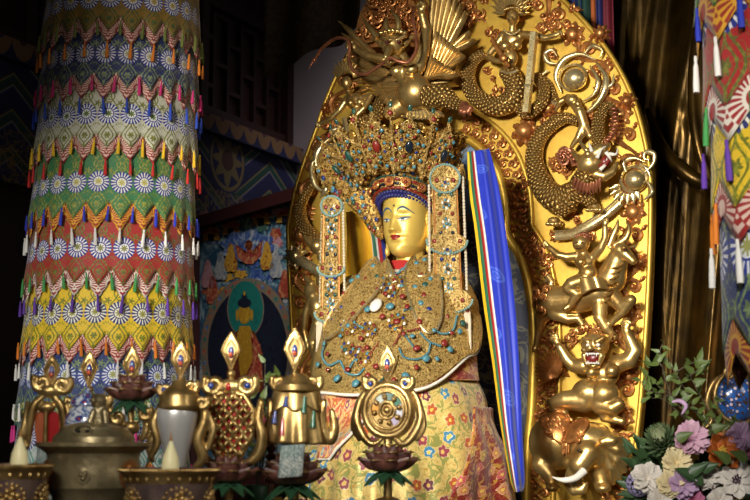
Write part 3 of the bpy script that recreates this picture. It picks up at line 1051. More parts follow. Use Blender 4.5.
for k in range(7): ball(s, 381 + k * 4, 33 - 2.5 * math.sin(k * .52), .56, 2.6)
s.build('head', MAT['gold'], ga, .005, 3)
m = MB()
for px, py in ((387, 42), (399, 42)): m.ell(H(px, py, .60), (r_(2.4), r_(2), r_(1.8)), n=10, m=6)
obj('eye', m, plain('garnet_eye', rgb(70, 16, 20), .2), ga)
m = MB()
for pts in (((378, 38, .5), (370, 28, .5), (363, 18, .48)), ((398, 33, .5), (398, 20, .5), (390, 10, .48)), ((388, 32, .54), (386, 24, .54), (388, 16, .52))):
    m.tube(spline([H(*p) for p in pts], 5), radii(11, [(0, r_(4.2)), (.6, r_(2.6)), (1, r_(.5))]), 10)
obj('horn', m, MAT['gold'], ga)
m = MB(); rg = random.Random(5)
for k in range(54):
    a = rg.uniform(-.15, PI + .15); q = rg.uniform(16, 38); px, py = 390 + q * math.cos(a) * .8, 36 - q * math.sin(a) * 1.1
    c = H(px, py, .30); c.y = 0; curl(m, c, r_(rg.uniform(4, 7)), rg.uniform(0, 6.3), 1.5, rg.choice((1, -1)), r_(1.5), HY - .30 - rg.uniform(0, .05), n=16, grow=.03)
    e = H(px + 7 * math.cos(a), py - 9 * math.sin(a), .3); e.y = 0; leafblob(m, c, e, r_(2.6), HY - .3, .04)
bk_ = [H(390 + 34 * math.cos(a), 34 - 44 * math.sin(a), .29) for a in [PI + .3 - (PI + .6) * i / 24 for i in range(25)]]
m.prism(list(reversed(bk_)), (0, .25, 0))
obj('flame_hair', m, MAT['copper'], ga, label='copper curling hair')


def feather(m, p0, p1, w, d0, d1, bend=0.0, th=.012):
    a = H(p0[0], p0[1], d0); b = H(p1[0], p1[1], d1); ax = (b - a); L = ax.length; ax = ax / L; sd = V((-ax.z, 0, ax.x)); 
    def f(off):
        def fn(u, v):
            x = (u - .5) * 2; ww = r_(w) * (min(1, v * 5 + .45)) * (1 - max(0, (v - .72) / .28) ** 2 * .75)
            return a + ax * (L * v) + sd * (x * ww + bend * L * v * v) + V((0, -.018 * (1 - x * x) - off, 0))
        return fn
    m.grid(4, 9, f(th)); m.grid(4, 9, f(-.01))
    m.tube([f(th + .002)(.5, v / 8) for v in range(9)], r_(.5), 5)


m = MB()   # image-right wing, raised
for k in range(9): feather(m, (430 + 2.2 * k, 66 - 1.5 * k), (432 + 5.4 * k, -34 + 7.5 * k + (k > 6) * 12), 3.6, .28 - .006 * k, .30 - .01 * k, -.06)
for k in range(8): feather(m, (427 + 3 * k, 76 - 1.2 * k), (436 + 4 * k, 32 + 3.2 * k), 3.4, .31, .32, -.05)
for k in range(8): feather(m, (426 + 2.6 * k, 80 - .4 * k), (433 + 3.6 * k, 56 + 2.6 * k), 3, .335, .34)
m.prism([H(*p) for p in ((426, 84, .26), (452, 82, .24), (458, 60, .24), (436, 40, .26), (426, 60, .27))], (0, .12, 0))
obj('wing', m, MAT['gold'], ga)
m = MB()   # image-left wing, hanging and fanned
for k in range(7): feather(m, (392 - 1.5 * k, 74 + k * 1), (343 + 2.5 * k, 20 + 12 * k), 3.4, .30, .30 - .012 * k, .04)
for k in range(8): feather(m, (398 - k, 80 + 2 * k), (362 + 4.4 * k, 78 + 5.2 * k), 3.4, .33, .30, .05)
for k in range(6): feather(m, (400 - .5 * k, 86 + 2 * k), (378 + 3.6 * k, 84 + 5 * k), 3, .36, .34)
m.prism([H(*p) for p in ((398, 76, .27), (378, 62, .26), (372, 80, .25), (384, 104, .25), (402, 104, .27))], (0, .12, 0))
obj('wing', m, MAT['gold'], ga)
m = MB()
for k in range(11): feather(m, (408 + 2 * k, 102 + 3 * math.sin(k * .3)), (400 + 4.4 * k, 117 + 3 * math.sin(k * .31)), 2.2, .34, .36)
m.prism([H(*p) for p in ((404, 106, .28), (432, 106, .28), (440, 96, .28), (400, 96, .28))], (0, .14, 0))
obj('tail_feathers', m, MAT['palegold'], ga)
m = MB()
m.tube(spline([H(428, 97, .44), H(442, 96, .47), H(453, 102, .46), H(462, 106, .44)], 6), radii(19, [(0, r_(12.5)), (.45, r_(11)), (.8, r_(6)), (1, r_(5))]), 16)
obj('feathered_thigh', m, MAT['scale'], ga)
s = Sculpt(); ball(s, 464, 106, .44, 6, 6, 5)
for dx, dy in ((9, 4), (6, 9), (0, 10), (-4, 8)): limb(s, (464, 107, .46, 3.4), (464 + dx * .7, 106 + dy * .6, .50, 2.8), (464 + dx, 106 + dy, .47, 1.6))
s.build('claw', MAT['snakecopper'], ga, .005, 3)
m = MB()
SN = [(414, 6, .46), (413, 20, .52), (416, 36, .55), (416, 51, .58), (408, 62, .62), (398, 61, .64), (390, 58, .64), (379, 66, .6), (366, 74, .58), (355, 72, .55), (349, 61, .52), (349, 42, .50), (337, 38, .46), (322, 48, .42), (315, 59, .40)]
sp = spline([H(*p) for p in SN], 7)
m.tube(sp, radii(len(sp), [(0, r_(1)), (.1, r_(1.7)), (.9, r_(1.7)), (1, r_(1.4))]), 10)
m.ell(H(314, 60, .40), (r_(3), r_(2), r_(2.6)), n=10, m=6); m.tube([H(313, 62, .4), H(310, 66, .41), H(309, 70, .42)], [r_(1.3), r_(.7), r_(.2)], 6)
obj('snake', m, MAT['snakecopper'], ga, label='thin copper snake held in the beak')

# ---------------------------------------------------------------- snake-tailed woman (naga) beside the crest
na = empty_part('naga_woman', 'gilt crowned woman with a coiled scaly tail')
s = Sculpt()
ball(s, 513, 17, .16, 6.6, 6.6, 8); ball(s, 511.5, 19, .195, 2, 2.4, 1.6); limb(s, (513, 24, .15, 3.4), (512, 31, .14, 3.6))
ball(s, 512, 40, .13, 11, 7.5, 9); ball(s, 505, 46, .175, 5.2); ball(s, 517, 45, .175, 5.2); ball(s, 510, 58, .13, 8.2, 6.5, 10); ball(s, 509, 73, .13, 10.5, 8, 9)
limb(s, (503, 36, .13, 4.6), (495, 47, .14, 4), (487, 57, .16, 3.4), (496, 61, .2, 2.8), (504, 61, .21, 2.6)); hand(s, 505, 60, .215, 10, 2.8)
limb(s, (521, 35, .13, 4.6), (533, 35, .14, 4), (545, 38, .15, 3.2), (556, 35, .16, 2.8)); hand(s, 558, 34, .165, 30, 2.6)
s.build('body', MAT['gold'], na, .0055, 4)
m = MB()
for k in range(13):
    a = PI * (-.1 + 1.2 * k / 12); m.petal(H(512 + 7 * math.cos(a), 11 - 6 * math.sin(a), .13), H(511 + 20 * math.cos(a), 6 - 22 * math.sin(a), .11), r_(6), (0, -1, 0), th=.012)
for k in range(9): m.ell(H(505 + 2 * k, 9.5 - 2 * math.sin(k * .39), .195), r_(1.6), n=8, m=5)
obj('hood', m, MAT['gold'], na)
m = MB()
for k in range(12): m.ell(H(504 + 1.4 * k, 30 + 4.5 * math.sin(k * PI / 11), .19), r_(1.2), n=8, m=5)
m.tube([H(500 + 1.5 * k, 70 + 3 * math.sin(k * PI / 12), .19) for k in range(13)], r_(1.4), 6)
obj('necklace', m, MAT['palegold'], na)
m = MB(); sp = spline([H(509, 72, .13), H(515, 86, .13), H(512, 99, .13), H(499, 106, .14), H(483, 102, .14), H(471, 90, .13), H(468, 74, .12), H(474, 60, .11), H(485, 53, .10)], 8)
m.tube(sp, radii(len(sp), [(0, r_(10)), (.3, r_(11)), (.7, r_(8)), (1, r_(5))]), 16, ref=(0, 1, 0))
sp = spline([H(532, 84, .08), H(521, 92, .10), H(518, 104, .11), H(527, 113, .12), (H(541, 103, .12)), H(544, 88, .10), H(537, 77, .08), H(548, 84, .05), H(556, 100, .04), H(566, 108, .03)], 7)
m.tube(sp, radii(len(sp), [(0, r_(4)), (.3, r_(6.5)), (.6, r_(6)), (1, r_(1.5))]), 14, ref=(0, 1, 0))
obj('tail', m, MAT['scale'], na)
m = MB(); a = H(535, 33, .22); b = H(527, 113, .22); ax = (b - a).normalized(); sd = V((-ax.z, 0, ax.x)) * r_(3.6)
m.add([a + sd, a - sd, b - sd, b + sd, a + sd * .8 + V((0, -.035, 0)), a - sd * .8 + V((0, -.035, 0)), b - sd * .8 + V((0, -.035, 0)), b + sd * .8 + V((0, -.035, 0))], [(4, 5, 6, 7), (0, 4, 7, 3), (5, 1, 2, 6), (0, 1, 5, 4), (7, 6, 2, 3)])
m.tube([a + ax * .33 + V((0, -.036, 0)) + sd * .9, a + ax * .33 + V((0, -.036, 0)) - sd * .9], r_(1.2), 6)
obj('tablet', m, MAT['palegold'], na, label='tall narrow pale gilt tablet')
m = MB(); m.tube([H(492, 40, .2), H(508, 66, .24)], r_(2.4), 8); m.ell(H(503, 58, .26), (r_(4.5), r_(2.5), r_(4)), n=12, m=8)
obj('offering', m, MAT['copper'], na)

# ---------------------------------------------------------------- round jewel in swirling leaves
jw = empty_part('swirl_jewel', 'large pale gilt jewel wrapped in swirling leaves')
m = MB(); m.ell(H(575, 79, .09), (r_(12), r_(11), r_(11)), n=24, m=14); obj('jewel', m, MAT['palegold'], jw)
m = MB()
for pts, k in ((((561, 92), (556, 76), (564, 60), (580, 54), (596, 60)), 4.2), (((596, 62), (606, 78), (602, 96), (590, 110), (578, 116)), 4.6), (((590, 66), (598, 80), (594, 94), (582, 102)), 3.2), (((558, 64), (548, 62), (545, 54), (552, 50), (557, 56)), 3),
               (((584, 54), (592, 46), (602, 50), (600, 58)), 2.6), (((566, 96), (556, 104), (548, 98)), 3), (((604, 90), (612, 84), (614, 74)), 2.2), (((548, 70), (540, 78), (542, 90)), 2.4)):
    q = spline([H(a, b, .05) for a, b in pts], 7); m.tube(q, radii(len(q), [(0, r_(.8)), (.4, r_(k)), (1, r_(.6))]), 8, ref=(0, 1, 0))
cc = H(575, 79, 0); 
m.tube([V((cc.x + r_(14) * math.cos(2 * PI * i / 28), HY - .05, cc.z + r_(13) * math.sin(2 * PI * i / 28))) for i in range(28)], r_(1.5), 6, closed=True, ref=(0, 1, 0))
obj('leaves', m, MAT['palegold'], jw)
s = Sculpt(); limb(s, (573, 100, .10, 6), (580, 112, .13, 5), (584, 124, .12, 5), (582, 134, .12, 4)); ball(s, 572, 100, .12, 7, 6, 6); ball(s, 578, 104, .15, 3.4); limb(s, (568, 98, .1, 4), (560, 102, .11, 3.2), (556, 110, .1, 2))
limb(s, (584, 124, .12, 4.4), (578, 138, .13, 3.4), (572, 146, .12, 2.6)); limb(s, (584, 124, .12, 4.4), (590, 136, .13, 3.4))
s.build('spout_figure', MAT['gold'], jw, .0055, 4)

# ---------------------------------------------------------------- water dragon (makara)
mk = empty_part('makara', 'scaly gilt water dragon with raised snout and copper mane')
m = MB()
sp = spline([H(574, 196, .12), H(560, 200, .12), (H(547, 192, .11)), H(538, 176, .10), H(534, 158, .09), H(538, 140, .08), H(550, 126, .07), H(566, 118, .07), H(578, 122, .06)], 8)
m.tube(sp, radii(len(sp), [(0, r_(15)), (.2, r_(14)), (.45, r_(9.5)), (.8, r_(7)), (1, r_(4))]), 16, ref=(0, 1, 0))
obj('tail', m, MAT['scale'], mk)
m = MB()
sp = spline([H(576, 196, .13), H(584, 184, .16), H(590, 172, .18)], 8); m.tube(sp, radii(len(sp), [(0, r_(13)), (.5, r_(14)), (1, r_(12))]), 16)
for a, b, ra in (((572, 196, .14), (560, 212, .12), 10), ((584, 194, .16), (592, 204, .14), 8)): m.tube([H(*a), H((a[0] + b[0]) / 2, (a[1] + b[1]) / 2, .16), H(*b)], [r_(ra), r_(ra * .9), r_(ra * .7)], 14)
sp = spline([H(600, 152, .17), H(599, 140, .15), H(598, 126, .14), H(602, 112, .13), H(608, 105, .13), (H(613, 110, .13)), H(611, 115, .12)], 7)
m.tube(sp, radii(len(sp), [(0, r_(8)), (.5, r_(5.5)), (1, r_(2))]), 14, ref=(0, 1, 0))
obj('scaled_body', m, MAT['scale'], mk)
s = Sculpt(); ball(s, 590, 164, .2, 13, 12, 12); limb(s, (593, 156, .2, 9), (602, 150, .2, 7), (607, 146, .18, 4)); limb(s, (594, 174, .19, 7), (604, 176, .19, 5.6), (612, 172, .18, 4), (616, 164, .17, 2.4))
ball(s, 588, 154, .27, 3.6); limb(s, (586, 150, .24, 2.4), (580, 142, .22, 1.8), (584, 134, .2, .8)); limb(s, (580, 160, .22, 4), (572, 152, .2, 2))
s.build('head', MAT['gold'], mk, .0055, 3)
m = MB(); sp = spline([H(600, 146, .15), H(609, 136, .15), H(613, 122, .14), H(611, 108, .13)], 7)
for k in range(0, len(sp) - 1, 2): m.ell(sp[k] + V((r_(3), -.015, 0)), (r_(4.5), r_(3), r_(1.7)), n=10, m=6)
obj('snout_ridges', m, MAT['snakecopper'], mk)
m = MB()
for a, b, c_ in (((597, 158), (601, 150), (606, 146)), ((609, 154), (616, 154), (618, 148)), ((592, 152), (590, 146), (588, 142)), ((600, 170), (606, 164), (607, 158)), ((606, 152), (610, 158), (612, 162))):
    m.tube(spline([H(*a, .26), H(*b, .25), H(*c_, .22)], 4), radii(9, [(0, r_(2.2)), (1, r_(.4))]), 8)
obj('tusk', m, plain('ivory', rgb(226, 220, 206), .35), mk, label='ivory white tusks and teeth')
m = MB(); m.ell(H(604, 162, .19), (r_(6), r_(4), r_(7)), n=14, m=8); m.tube([H(600, 166, .24), H(606, 164, .25), H(612, 158, .23)], [r_(2.6), r_(2.4), r_(1)], 8)
obj('mouth', m, plain('red_lacquer', rgb(120, 30, 22), .35), mk, label='red lacquered mouth')
m = MB()
for k in range(9):
    a = H(576 + 3 * k, 178 + 5.5 * math.sin(k * .38), .26); b = H(573 + 3.4 * k, 191 + 5 * math.sin(k * .38), .22); m.tube([a, a.lerp(b, .5) + V((0, -.015, 0)), b], [r_(1.5), r_(1.8), r_(.4)], 7)
for k in range(9):
    a = -.3 + k * .33; c = H(572 + 9 * math.cos(a + 1.4), 164 - 12 * math.sin(a + .6), .16); c.y = 0; curl(m, c, r_(5), k, 1.4, 1 if k % 2 else -1, r_(1.7), HY - .17, n=16, grow=.03)
obj('mane', m, MAT['snakecopper'], mk, label='red copper mane and whiskers')
s = Sculpt()
for fx, fy in ((554, 221), (594, 207)):
    ball(s, fx, fy, .12, 6.5, 7, 4.2)
    for k in range(4): ball(s, fx - 6 + 4.2 * k, fy + 3, .16, 2.6, 4, 2.4)
s.build('paw', MAT['gold'], mk, .005, 2)

# jewel and beam under the dragon
jb = empty_part('jewel_band', 'pale gilt jewel on a curved band under the dragon')
m = MB(); m.ell(H(635, 180, .08), (r_(10), r_(9), r_(10)), n=22, m=12); cc = H(635, 180, 0)
m.tube([V((cc.x + r_(12.5) * math.cos(2 * PI * i / 26), HY - .04, cc.z + r_(12.5) * math.sin(2 * PI * i / 26))) for i in range(26)], r_(2), 6, closed=True, ref=(0, 1, 0))
obj('jewel', m, MAT['palegold'], jb)
m = MB()
for pts, k in ((((645, 172), (653, 164), (654, 154), (646, 152), (644, 158), (649, 160)), 2.6), (((626, 172), (624, 162), (634, 158), (645, 162)), 2.6), (((648, 182), (652, 192), (644, 200)), 2.6), (((640, 164), (646, 168), (650, 176)), 2)):
    q = spline([H(a, b, .05) for a, b in pts], 7); m.tube(q, radii(len(q), [(0, r_(1.6)), (.5, r_(k)), (1, r_(.8))]), 8, ref=(0, 1, 0))
for k in range(7):
    a = R(200 + 22 * k - 20); m.petal(H(632 + 9 * math.cos(a) - 2, 191 - 7 * math.sin(a) - 4, .06), H(630 + 19 * math.cos(a) - 2, 194 - 15 * math.sin(a) - 4, .06), r_(6), (0, -1, .3), th=.02)
obj('leaves', m, MAT['palegold'], jb)
m = MB(); sp = spline([H(556, 236, .05), H(572, 234, .06), H(588, 226, .07), H(604, 216, .07), H(620, 202, .07)], 8); m.tube(sp, r_(5.2), 12, flat=(V((0, 1, 0)), .5), ref=(0, 1, 0))
for off in (-4, 4): m.tube([p + V((0, -.02, r_(off))) for p in sp], r_(1.1), 6)
obj('band', m, MAT['palegold'], jb)

# ---------------------------------------------------------------- boy riding a horned goat
gr = empty_part('goat_rider', 'gilt boy riding a leaping long-horned goat')
s = Sculpt()
limb(s, (556, 302, .10, 16), (576, 300, .12, 14), (598, 292, .13, 15), (612, 278, .14, 14.5)); limb(s, (612, 276, .14, 14), (617, 262, .16, 11), (620, 252, .18, 8.5))
ball(s, 621, 252, .18, 9, 7, 8); limb(s, (621, 250, .2, 7.5), (629, 257, .21, 5), (633, 261, .21, 4)); ball(s, 624, 248, .25, 2.4); limb(s, (627, 248, .17, 2), (636, 246, .15, 1.4)); limb(s, (614, 248, .18, 2.2), (608, 247, .2, 1.2))
limb(s, (600, 302, .15, 9), (600, 318, .18, 6.5), (606, 328, .18, 4.5), (613, 335, .16, 3.4)); ball(s, 614, 337, .16, 3.6)
limb(s, (612, 296, .16, 9), (622, 306, .18, 6.8), (631, 300, .2, 5.4), (622, 313, .19, 4), (612, 322, .18, 3.4), (606, 326, .17, 3))
limb(s, (550, 306, .10, 13), (541, 318, .09, 7), (539, 330, .07, 4), (536, 346, .06, 3.2)); ball(s, 535, 349, .06, 3.6)
limb(s, (556, 312, .12, 9), (568, 319, .13, 5), (578, 318, .13, 3.6), (584, 327, .12, 3), (590, 331, .11, 2.8))
limb(s, (548, 292, .10, 3.6), (552, 282, .10, 3.2), (548, 276, .10, 2.6), (545, 282, .1, 1.4))
s.build('goat', MAT['gold'], gr, .0065, 5)
m = MB()
for pts in (((615, 246), (626, 238), (629, 228), (627, 222)), ((609, 246), (613, 236), (617, 226), (618, 219))):
    q = spline([H(a, b, .19) for a, b in pts], 6); m.tube(q, radii(len(q), [(0, r_(4)), (.5, r_(3)), (1, r_(.5))]), 10)
obj('horn', m, MAT['gold'], gr)
m = MB(); m.ell(H(625, 249.5, .265), (r_(1.8), r_(1.2), r_(1.3)), n=10, m=6); obj('eye', m, plain('goat_eye', rgb(60, 24, 16), .2), gr)
m = MB()
for k in range(7):
    py = 266 + 5.5 * k; w_ = 6.5 - .3 * k; cx = 617 - 1.6 * k
    m.tube(spline([H(cx - w_, py + 3, .205), H(cx, py + 1, .245), H(cx + w_, py - 3, .195)], 4), r_(1.05), 6)
obj('chest_ridges', m, MAT['gold'], gr)
m = MB()
for k in range(9): c = H(551 + rnd.uniform(-5, 6), 303 + rnd.uniform(-12, 12), 0); c.y = 0; curl(m, c, r_(4), k, 1.3, 1, r_(1.2), HY - .19, n=14, grow=.01)
obj('rump_curls', m, MAT['copper'], gr)
s = Sculpt()
ball(s, 581, 243, .24, 8.4, 8, 9); ball(s, 576, 245, .285, 1.8); limb(s, (582, 250, .23, 4), (584, 255, .22, 5)); ball(s, 585, 262, .22, 10, 7.5, 9); ball(s, 588, 273, .22, 9.5, 8, 9); ball(s, 581, 262, .27, 4)
limb(s, (577, 256, .22, 4.4), (567, 257, .24, 4), (558, 255, .25, 3.6), (550, 248, .25, 2.8)); hand(s, 547, 245, .25, 140, 2.8)
limb(s, (594, 256, .22, 4.6), (601, 248, .24, 4), (605, 238, .25, 3.4), (605, 227, .25, 2.8)); hand(s, 605, 223, .25, 70, 2.8)
limb(s, (586, 279, .22, 8), (572, 284, .25, 7), (568, 288, .25, 6), (577, 294, .24, 5), (571, 304, .23, 3.8)); limb(s, (571, 305, .23, 3.4), (565, 309, .24, 2.6))
s.build('rider', MAT['gold'], gr, .005, 4)
m = MB(); m.ell(H(584, 238, .225), (r_(8.4), r_(7.6), r_(6)), n=16, m=10)
for k in range(8): m.ell(H(576 + 2 * k, 236.5 - 2.6 * math.sin(k * .45), .272), r_(1.4), n=8, m=5)
obj('hair', m, MAT['snakecopper'], gr, label='copper cap of hair')
m = MB()
for x_, dd in ((577, .29), (582, .295)): m.tube([H(x_ - 1.4, 243, dd), H(x_, 242.3, dd + .004), H(x_ + 1.6, 243, dd)], r_(.55), 6)
m.tube([H(576, 248.3, .287), H(579, 249, .29), H(582, 248, .285)], r_(.6), 6)
obj('features', m, plain('dark_line', rgb(50, 26, 16), .5), gr)
m = MB()
m.grid(14, 10, lambda u, v: H(577 + 28 * u + 4 * v, 280 + 16 * v - 4 * math.sin(PI * u) + 6 * u * (1 - v) - 6 * u, .245 + .04 * math.sin(PI * u) + .008 * math.sin(12 * u)))
o = obj('saddle_cloth', m, MAT['gold'], gr, 0); q = o.modifiers.new('s', 'SOLIDIFY'); q.thickness = .01

# ---------------------------------------------------------------- lion-faced giant
ln = empty_part('lion_giant', 'gilt lion-faced giant with open fanged mouth, arms raised')
s = Sculpt()
ball(s, 603, 374, .18, 16, 10, 13); ball(s, 588, 393, .20, 16, 13, 14); ball(s, 604, 394, .20, 15, 13, 14); ball(s, 592, 372, .25, 6); ball(s, 612, 371, .25, 6)
limb(s, (617, 364, .18, 9), (629, 360, .19, 8), (635, 351, .19, 6.6), (629, 338, .2, 5.6), (626, 330, .2, 4.4)); hand(s, 626, 327, .21, 80, 4.6)
limb(s, (584, 366, .18, 8), (574, 366, .18, 6.6), (567, 359, .19, 5.4), (560, 347, .2, 4.4)); hand(s, 556, 341, .2, 110, 4.6)
limb(s, (584, 400, .2, 12), (566, 400, .22, 9), (554, 402, .22, 6.4), (556, 410, .21, 4.6), (565, 413, .2, 3.8)); limb(s, (554, 408, .21, 4), (549, 402, .22, 3))
limb(s, (602, 404, .2, 11), (612, 408, .22, 8), (619, 404, .22, 6), (613, 412, .21, 5), (604, 418, .2, 4.2), (622, 421, .2, 3.6))
s.build('body', MAT['gold'], ln, .0065, 5)
s = Sculpt(); ball(s, 595, 345, .24, 13.5, 12, 13); ball(s, 590, 348, .33, 4, 4, 3); limb(s, (588, 342, .32, 3), (584, 339, .31, 2.4)); limb(s, (597, 342, .32, 3), (603, 338, .31, 2.4)); ball(s, 594, 366, .27, 6, 6, 3.6); ball(s, 585, 350, .31, 4, 4, 3); ball(s, 599, 349, .31, 4.4, 4, 3.4); limb(s, (601, 356, .29, 4), (598, 364, .29, 3)); limb(s, (584, 355, .28, 3), (587, 364, .29, 3))
limb(s, (608, 340, .22, 3), (613, 334, .2, 1.6))
s.build('head', MAT['gold'], ln, .005, 3)
m = MB(); m.ell(H(592, 358, .31), (r_(6.6), r_(3.4), r_(5.6)), n=16, m=8); obj('mouth', m, plain('red_lacquer_mouth', rgb(110, 26, 20), .35), ln, label='dark red open mouth')
m = MB()
for k in range(8):
    x_ = 586 + 1.75 * k; L_ = 3.2 if k in (1, 6) else 1.8
    m.tube([H(x_, 353.2, .345), H(x_, 353.2 + L_, .35)], [r_(1), r_(.3)], 6); m.tube([H(x_ + .3, 363.4, .34), H(x_ + .3, 363.4 - L_ * .8, .345)], [r_(.9), r_(.3)], 6)
obj('teeth', m, plain('ivory_teeth', rgb(230, 226, 214), .35), ln, label='ivory teeth')
m = MB()
for x_ in (588, 598): m.ell(H(x_, 345, .335), (r_(2.4), r_(1.8), r_(1.9)), n=10, m=6)
obj('eye', m, plain('eye_white', rgb(214, 204, 190), .3), ln)
m = MB()
for k in range(30):
    a = R(-70 + 210 * k / 29 + rnd.uniform(-6, 6)); q_ = rnd.uniform(13, 19); c = H(597 + q_ * math.cos(a), 347 - q_ * math.sin(a), 0); c.y = 0
    curl(m, c, r_(3.4), a, 1.4, 1 if k % 2 else -1, r_(1.2), HY - .2 - rnd.uniform(0, .06), n=14, grow=.02)
obj('mane', m, MAT['copper'], ln, label='copper curled mane'); m = MB()
for k in range(15):
    a = R(60 + 11 * k); q = spline([H(556, 376, .12), H(556 + 9 * math.cos(a), 374 - 9 * math.sin(a), .14), H(554 + 19 * math.cos(a + .25), 370 - 21 * math.sin(a + .25), .11)], 5); m.tube(q, radii(len(q), [(0, r_(2.4)), (.5, r_(2.2)), (1, r_(.5))]), 7)
obj('flame_tuft', m, MAT['copper'], ln, label='copper flame tuft')

# ---------------------------------------------------------------- elephant
el = empty_part('elephant', 'gilt elephant with ivory tusk and copper saddle cloth')
s = Sculpt()
ball(s, 556, 442, .18, 27, 22, 27); ball(s, 590, 446, .26, 22, 19, 23); ball(s, 598, 436, .24, 13, 12, 12); limb(s, (580, 452, .3, 14), (576, 470, .34, 9), (571, 482, .34, 7), (574, 490, .34, 5.6), (582, 490, .33, 4.6), (585, 484, .33, 3.6))
ball(s, 586, 438, .32, 11, 9, 10); limb(s, (588, 452, .34, 12), (580, 464, .37, 10)); limb(s, (548, 452, .2, 14), (541, 464, .24, 9), (549, 474, .24, 7), (552, 484, .24, 6)); ball(s, 553, 488, .26, 7, 8, 4); limb(s, (600, 470, .2, 12), (602, 484, .22, 8)); ball(s, 603, 488, .24, 8, 8, 4.5)
ball(s, 569, 462, .36, 6.5, 6, 6)
eb = s.build('body', MAT['gold'], el, .007, 6)
s = Sculpt()
for k in range(9):
    a = R(70 - 19 * k); limb(s, (603, 442, .34 - .006 * k, 5), (605 + 12 * math.cos(a), 450 - 16 * math.sin(a) + 3, .33 - .012 * k + .015 * (k % 2), 4.4), (606 + 24 * math.cos(a) - .6 * k, 454 - 26 * math.sin(a) + 5, .27 - .012 * k, 3.2))
s.build('ear', MAT['gold'], el, .007, 4)
m = MB(); q = spline([H(584, 471, .42), H(575, 478, .47), H(563, 480, .5), H(552, 477, .5)], 6); m.tube(q, radii(len(q), [(0, r_(3.8)), (.6, r_(2.8)), (1, r_(.5))]), 12)
obj('tusk', m, plain('ivory_tusk', rgb(226, 220, 206), .35), el, label='long ivory tusk')
m = MB(); m.ell(H(579, 450, .45), (r_(2), r_(1.4), r_(1.4)), n=10, m=6); obj('eye', m, plain('dark_eye', rgb(30, 18, 12), .2), el)
m = MB()
from mathutils.bvhtree import BVHTree
EB = BVHTree.FromPolygons([v.co.copy() for v in eb.data.vertices], [tuple(p.vertices) for p in eb.data.polygons])


def onto(px, py, off, tree):
    c = MWI @ CAM; d = (MWI.to_3x3() @ ray(px, py)).normalized(); h, n_, i_, dd = tree.ray_cast(c, d)
    if h is None: h, n_, i_, dd = tree.find_nearest(H(px, py, .3))
    if n_.dot(d) > 0: n_ = -n_
    return h + n_ * off


def sad(u, v):
    x = (u - .5) * 2; return onto(564 + 23 * x + 3 * v, 415 + 7 * x * x * (1 - v) + v * (31 - 20 * x * x), .014, EB)
m.grid(20, 10, sad)
o = obj('saddle_cloth', m, MAT['copper'], el, 0, label='copper saddle cloth with curled fringe'); q = o.modifiers.new('s', 'SOLIDIFY'); q.thickness = .02
m = MB()
for k in range(26):
    u = rnd.uniform(.08, .92); v = rnd.uniform(.1, 1.05); p = sad(u, min(v, 1)); c = V((p.x, 0, p.z - (max(0, v - 1) * .1))); curl(m, c, r_(3), k, 1.4, 1 if k % 2 else -1, r_(1.1), p.y - .012, n=14, grow=.012)
for k in range(5): p = sad(.42 + .04 * k, 1); m.tube([p + V((0, -.01, 0)), p + V((0, -.02, -r_(8)))], [r_(1.4), r_(.7)], 6)
obj('fringe', m, MAT['copper'], el)

# ---------------------------------------------------------------- the narrow far side of the halo
fs = empty_part('far_naga_woman', 'gilt snake-tailed woman on the far side of the halo')
s = Sculpt()
ball(s, 347, 83, .28, 6, 6, 7.5); limb(s, (348, 90, .26, 3.4), (351, 96, .26, 4)); ball(s, 355, 101, .26, 10, 8, 9); ball(s, 351, 103, .31, 4.4); ball(s, 360, 102, .31, 4.4); ball(s, 358, 114, .26, 7.5, 6, 9)
limb(s, (347, 99, .26, 4), (340, 110, .27, 3.4), (331, 119, .27, 2.8), (322, 123, .26, 2.4)); hand(s, 320, 124, .26, 200, 2.6)
limb(s, (363, 98, .26, 4), (371, 96, .28, 3.4), (364, 108, .32, 3), (357, 115, .33, 2.6))
s.build('body', MAT['gold'], fs, .0055, 4)
m = MB(); m.tube(spline([H(358, 116, .26), H(366, 124, .25), H(378, 112, .22), H(376, 98, .2), H(384, 92, .18)], 6), radii(25, [(0, r_(9)), (.5, r_(7)), (1, r_(3))]), 14, ref=(0, 1, 0)); obj('tail', m, MAT['scale'], fs)
m = MB()
for k in range(11):
    a = PI * (.05 + .9 * k / 10); m.petal(H(347 + 6 * math.cos(a), 78 - 5 * math.sin(a), .26), H(347 + 16 * math.cos(a), 74 - 17 * math.sin(a), .24), r_(5), (0, -1, 0), th=.012)
obj('hood', m, MAT['gold'], fs)
m = MB(); m.tube([H(344, 118, .34), H(351, 148, .36)], [r_(2.8), r_(3)], 4); obj('tablet', m, MAT['palegold'], fs)
fm = empty_part('far_makara', 'coiled scaly dragon on the far side of the halo')
m = MB(); sp = spline([H(319, 176, .10), H(309, 190, .12), H(301, 206, .13), H(303, 224, .14), H(312, 236, .15), H(320, 246, .16)], 7)
m.tube(sp, radii(len(sp), [(0, r_(3)), (.4, r_(6)), (1, r_(9))]), 14, ref=(0, 1, 0))
obj('tail', m, MAT['scale'], fm)
s = Sculpt(); ball(s, 318, 246, .2, 9, 9, 9); limb(s, (312, 244, .22, 5), (306, 238, .22, 3)); limb(s, (322, 256, .2, 6), (330, 268, .2, 4)); s.build('head', MAT['gold'], fm, .006, 3)
m = MB(); m.ell(H(296, 256, .12), (r_(8.5), r_(8), r_(8.5)), n=18, m=10)
for k in range(7):
    a = R(30 + 40 * k); m.petal(H(297 + 5 * math.cos(a), 256 - 5 * math.sin(a), .1), H(297 + 14 * math.cos(a), 257 - 13 * math.sin(a), .1), r_(6), (0, -1, 0), th=.02)
m.tube([H(300, 260, .12), H(324, 276, .16)], [r_(6), r_(5)], 12); m.tube([H(302, 256, .16), H(324, 271, .2)], r_(1), 6)
obj('jewel', m, MAT['palegold'], fm)
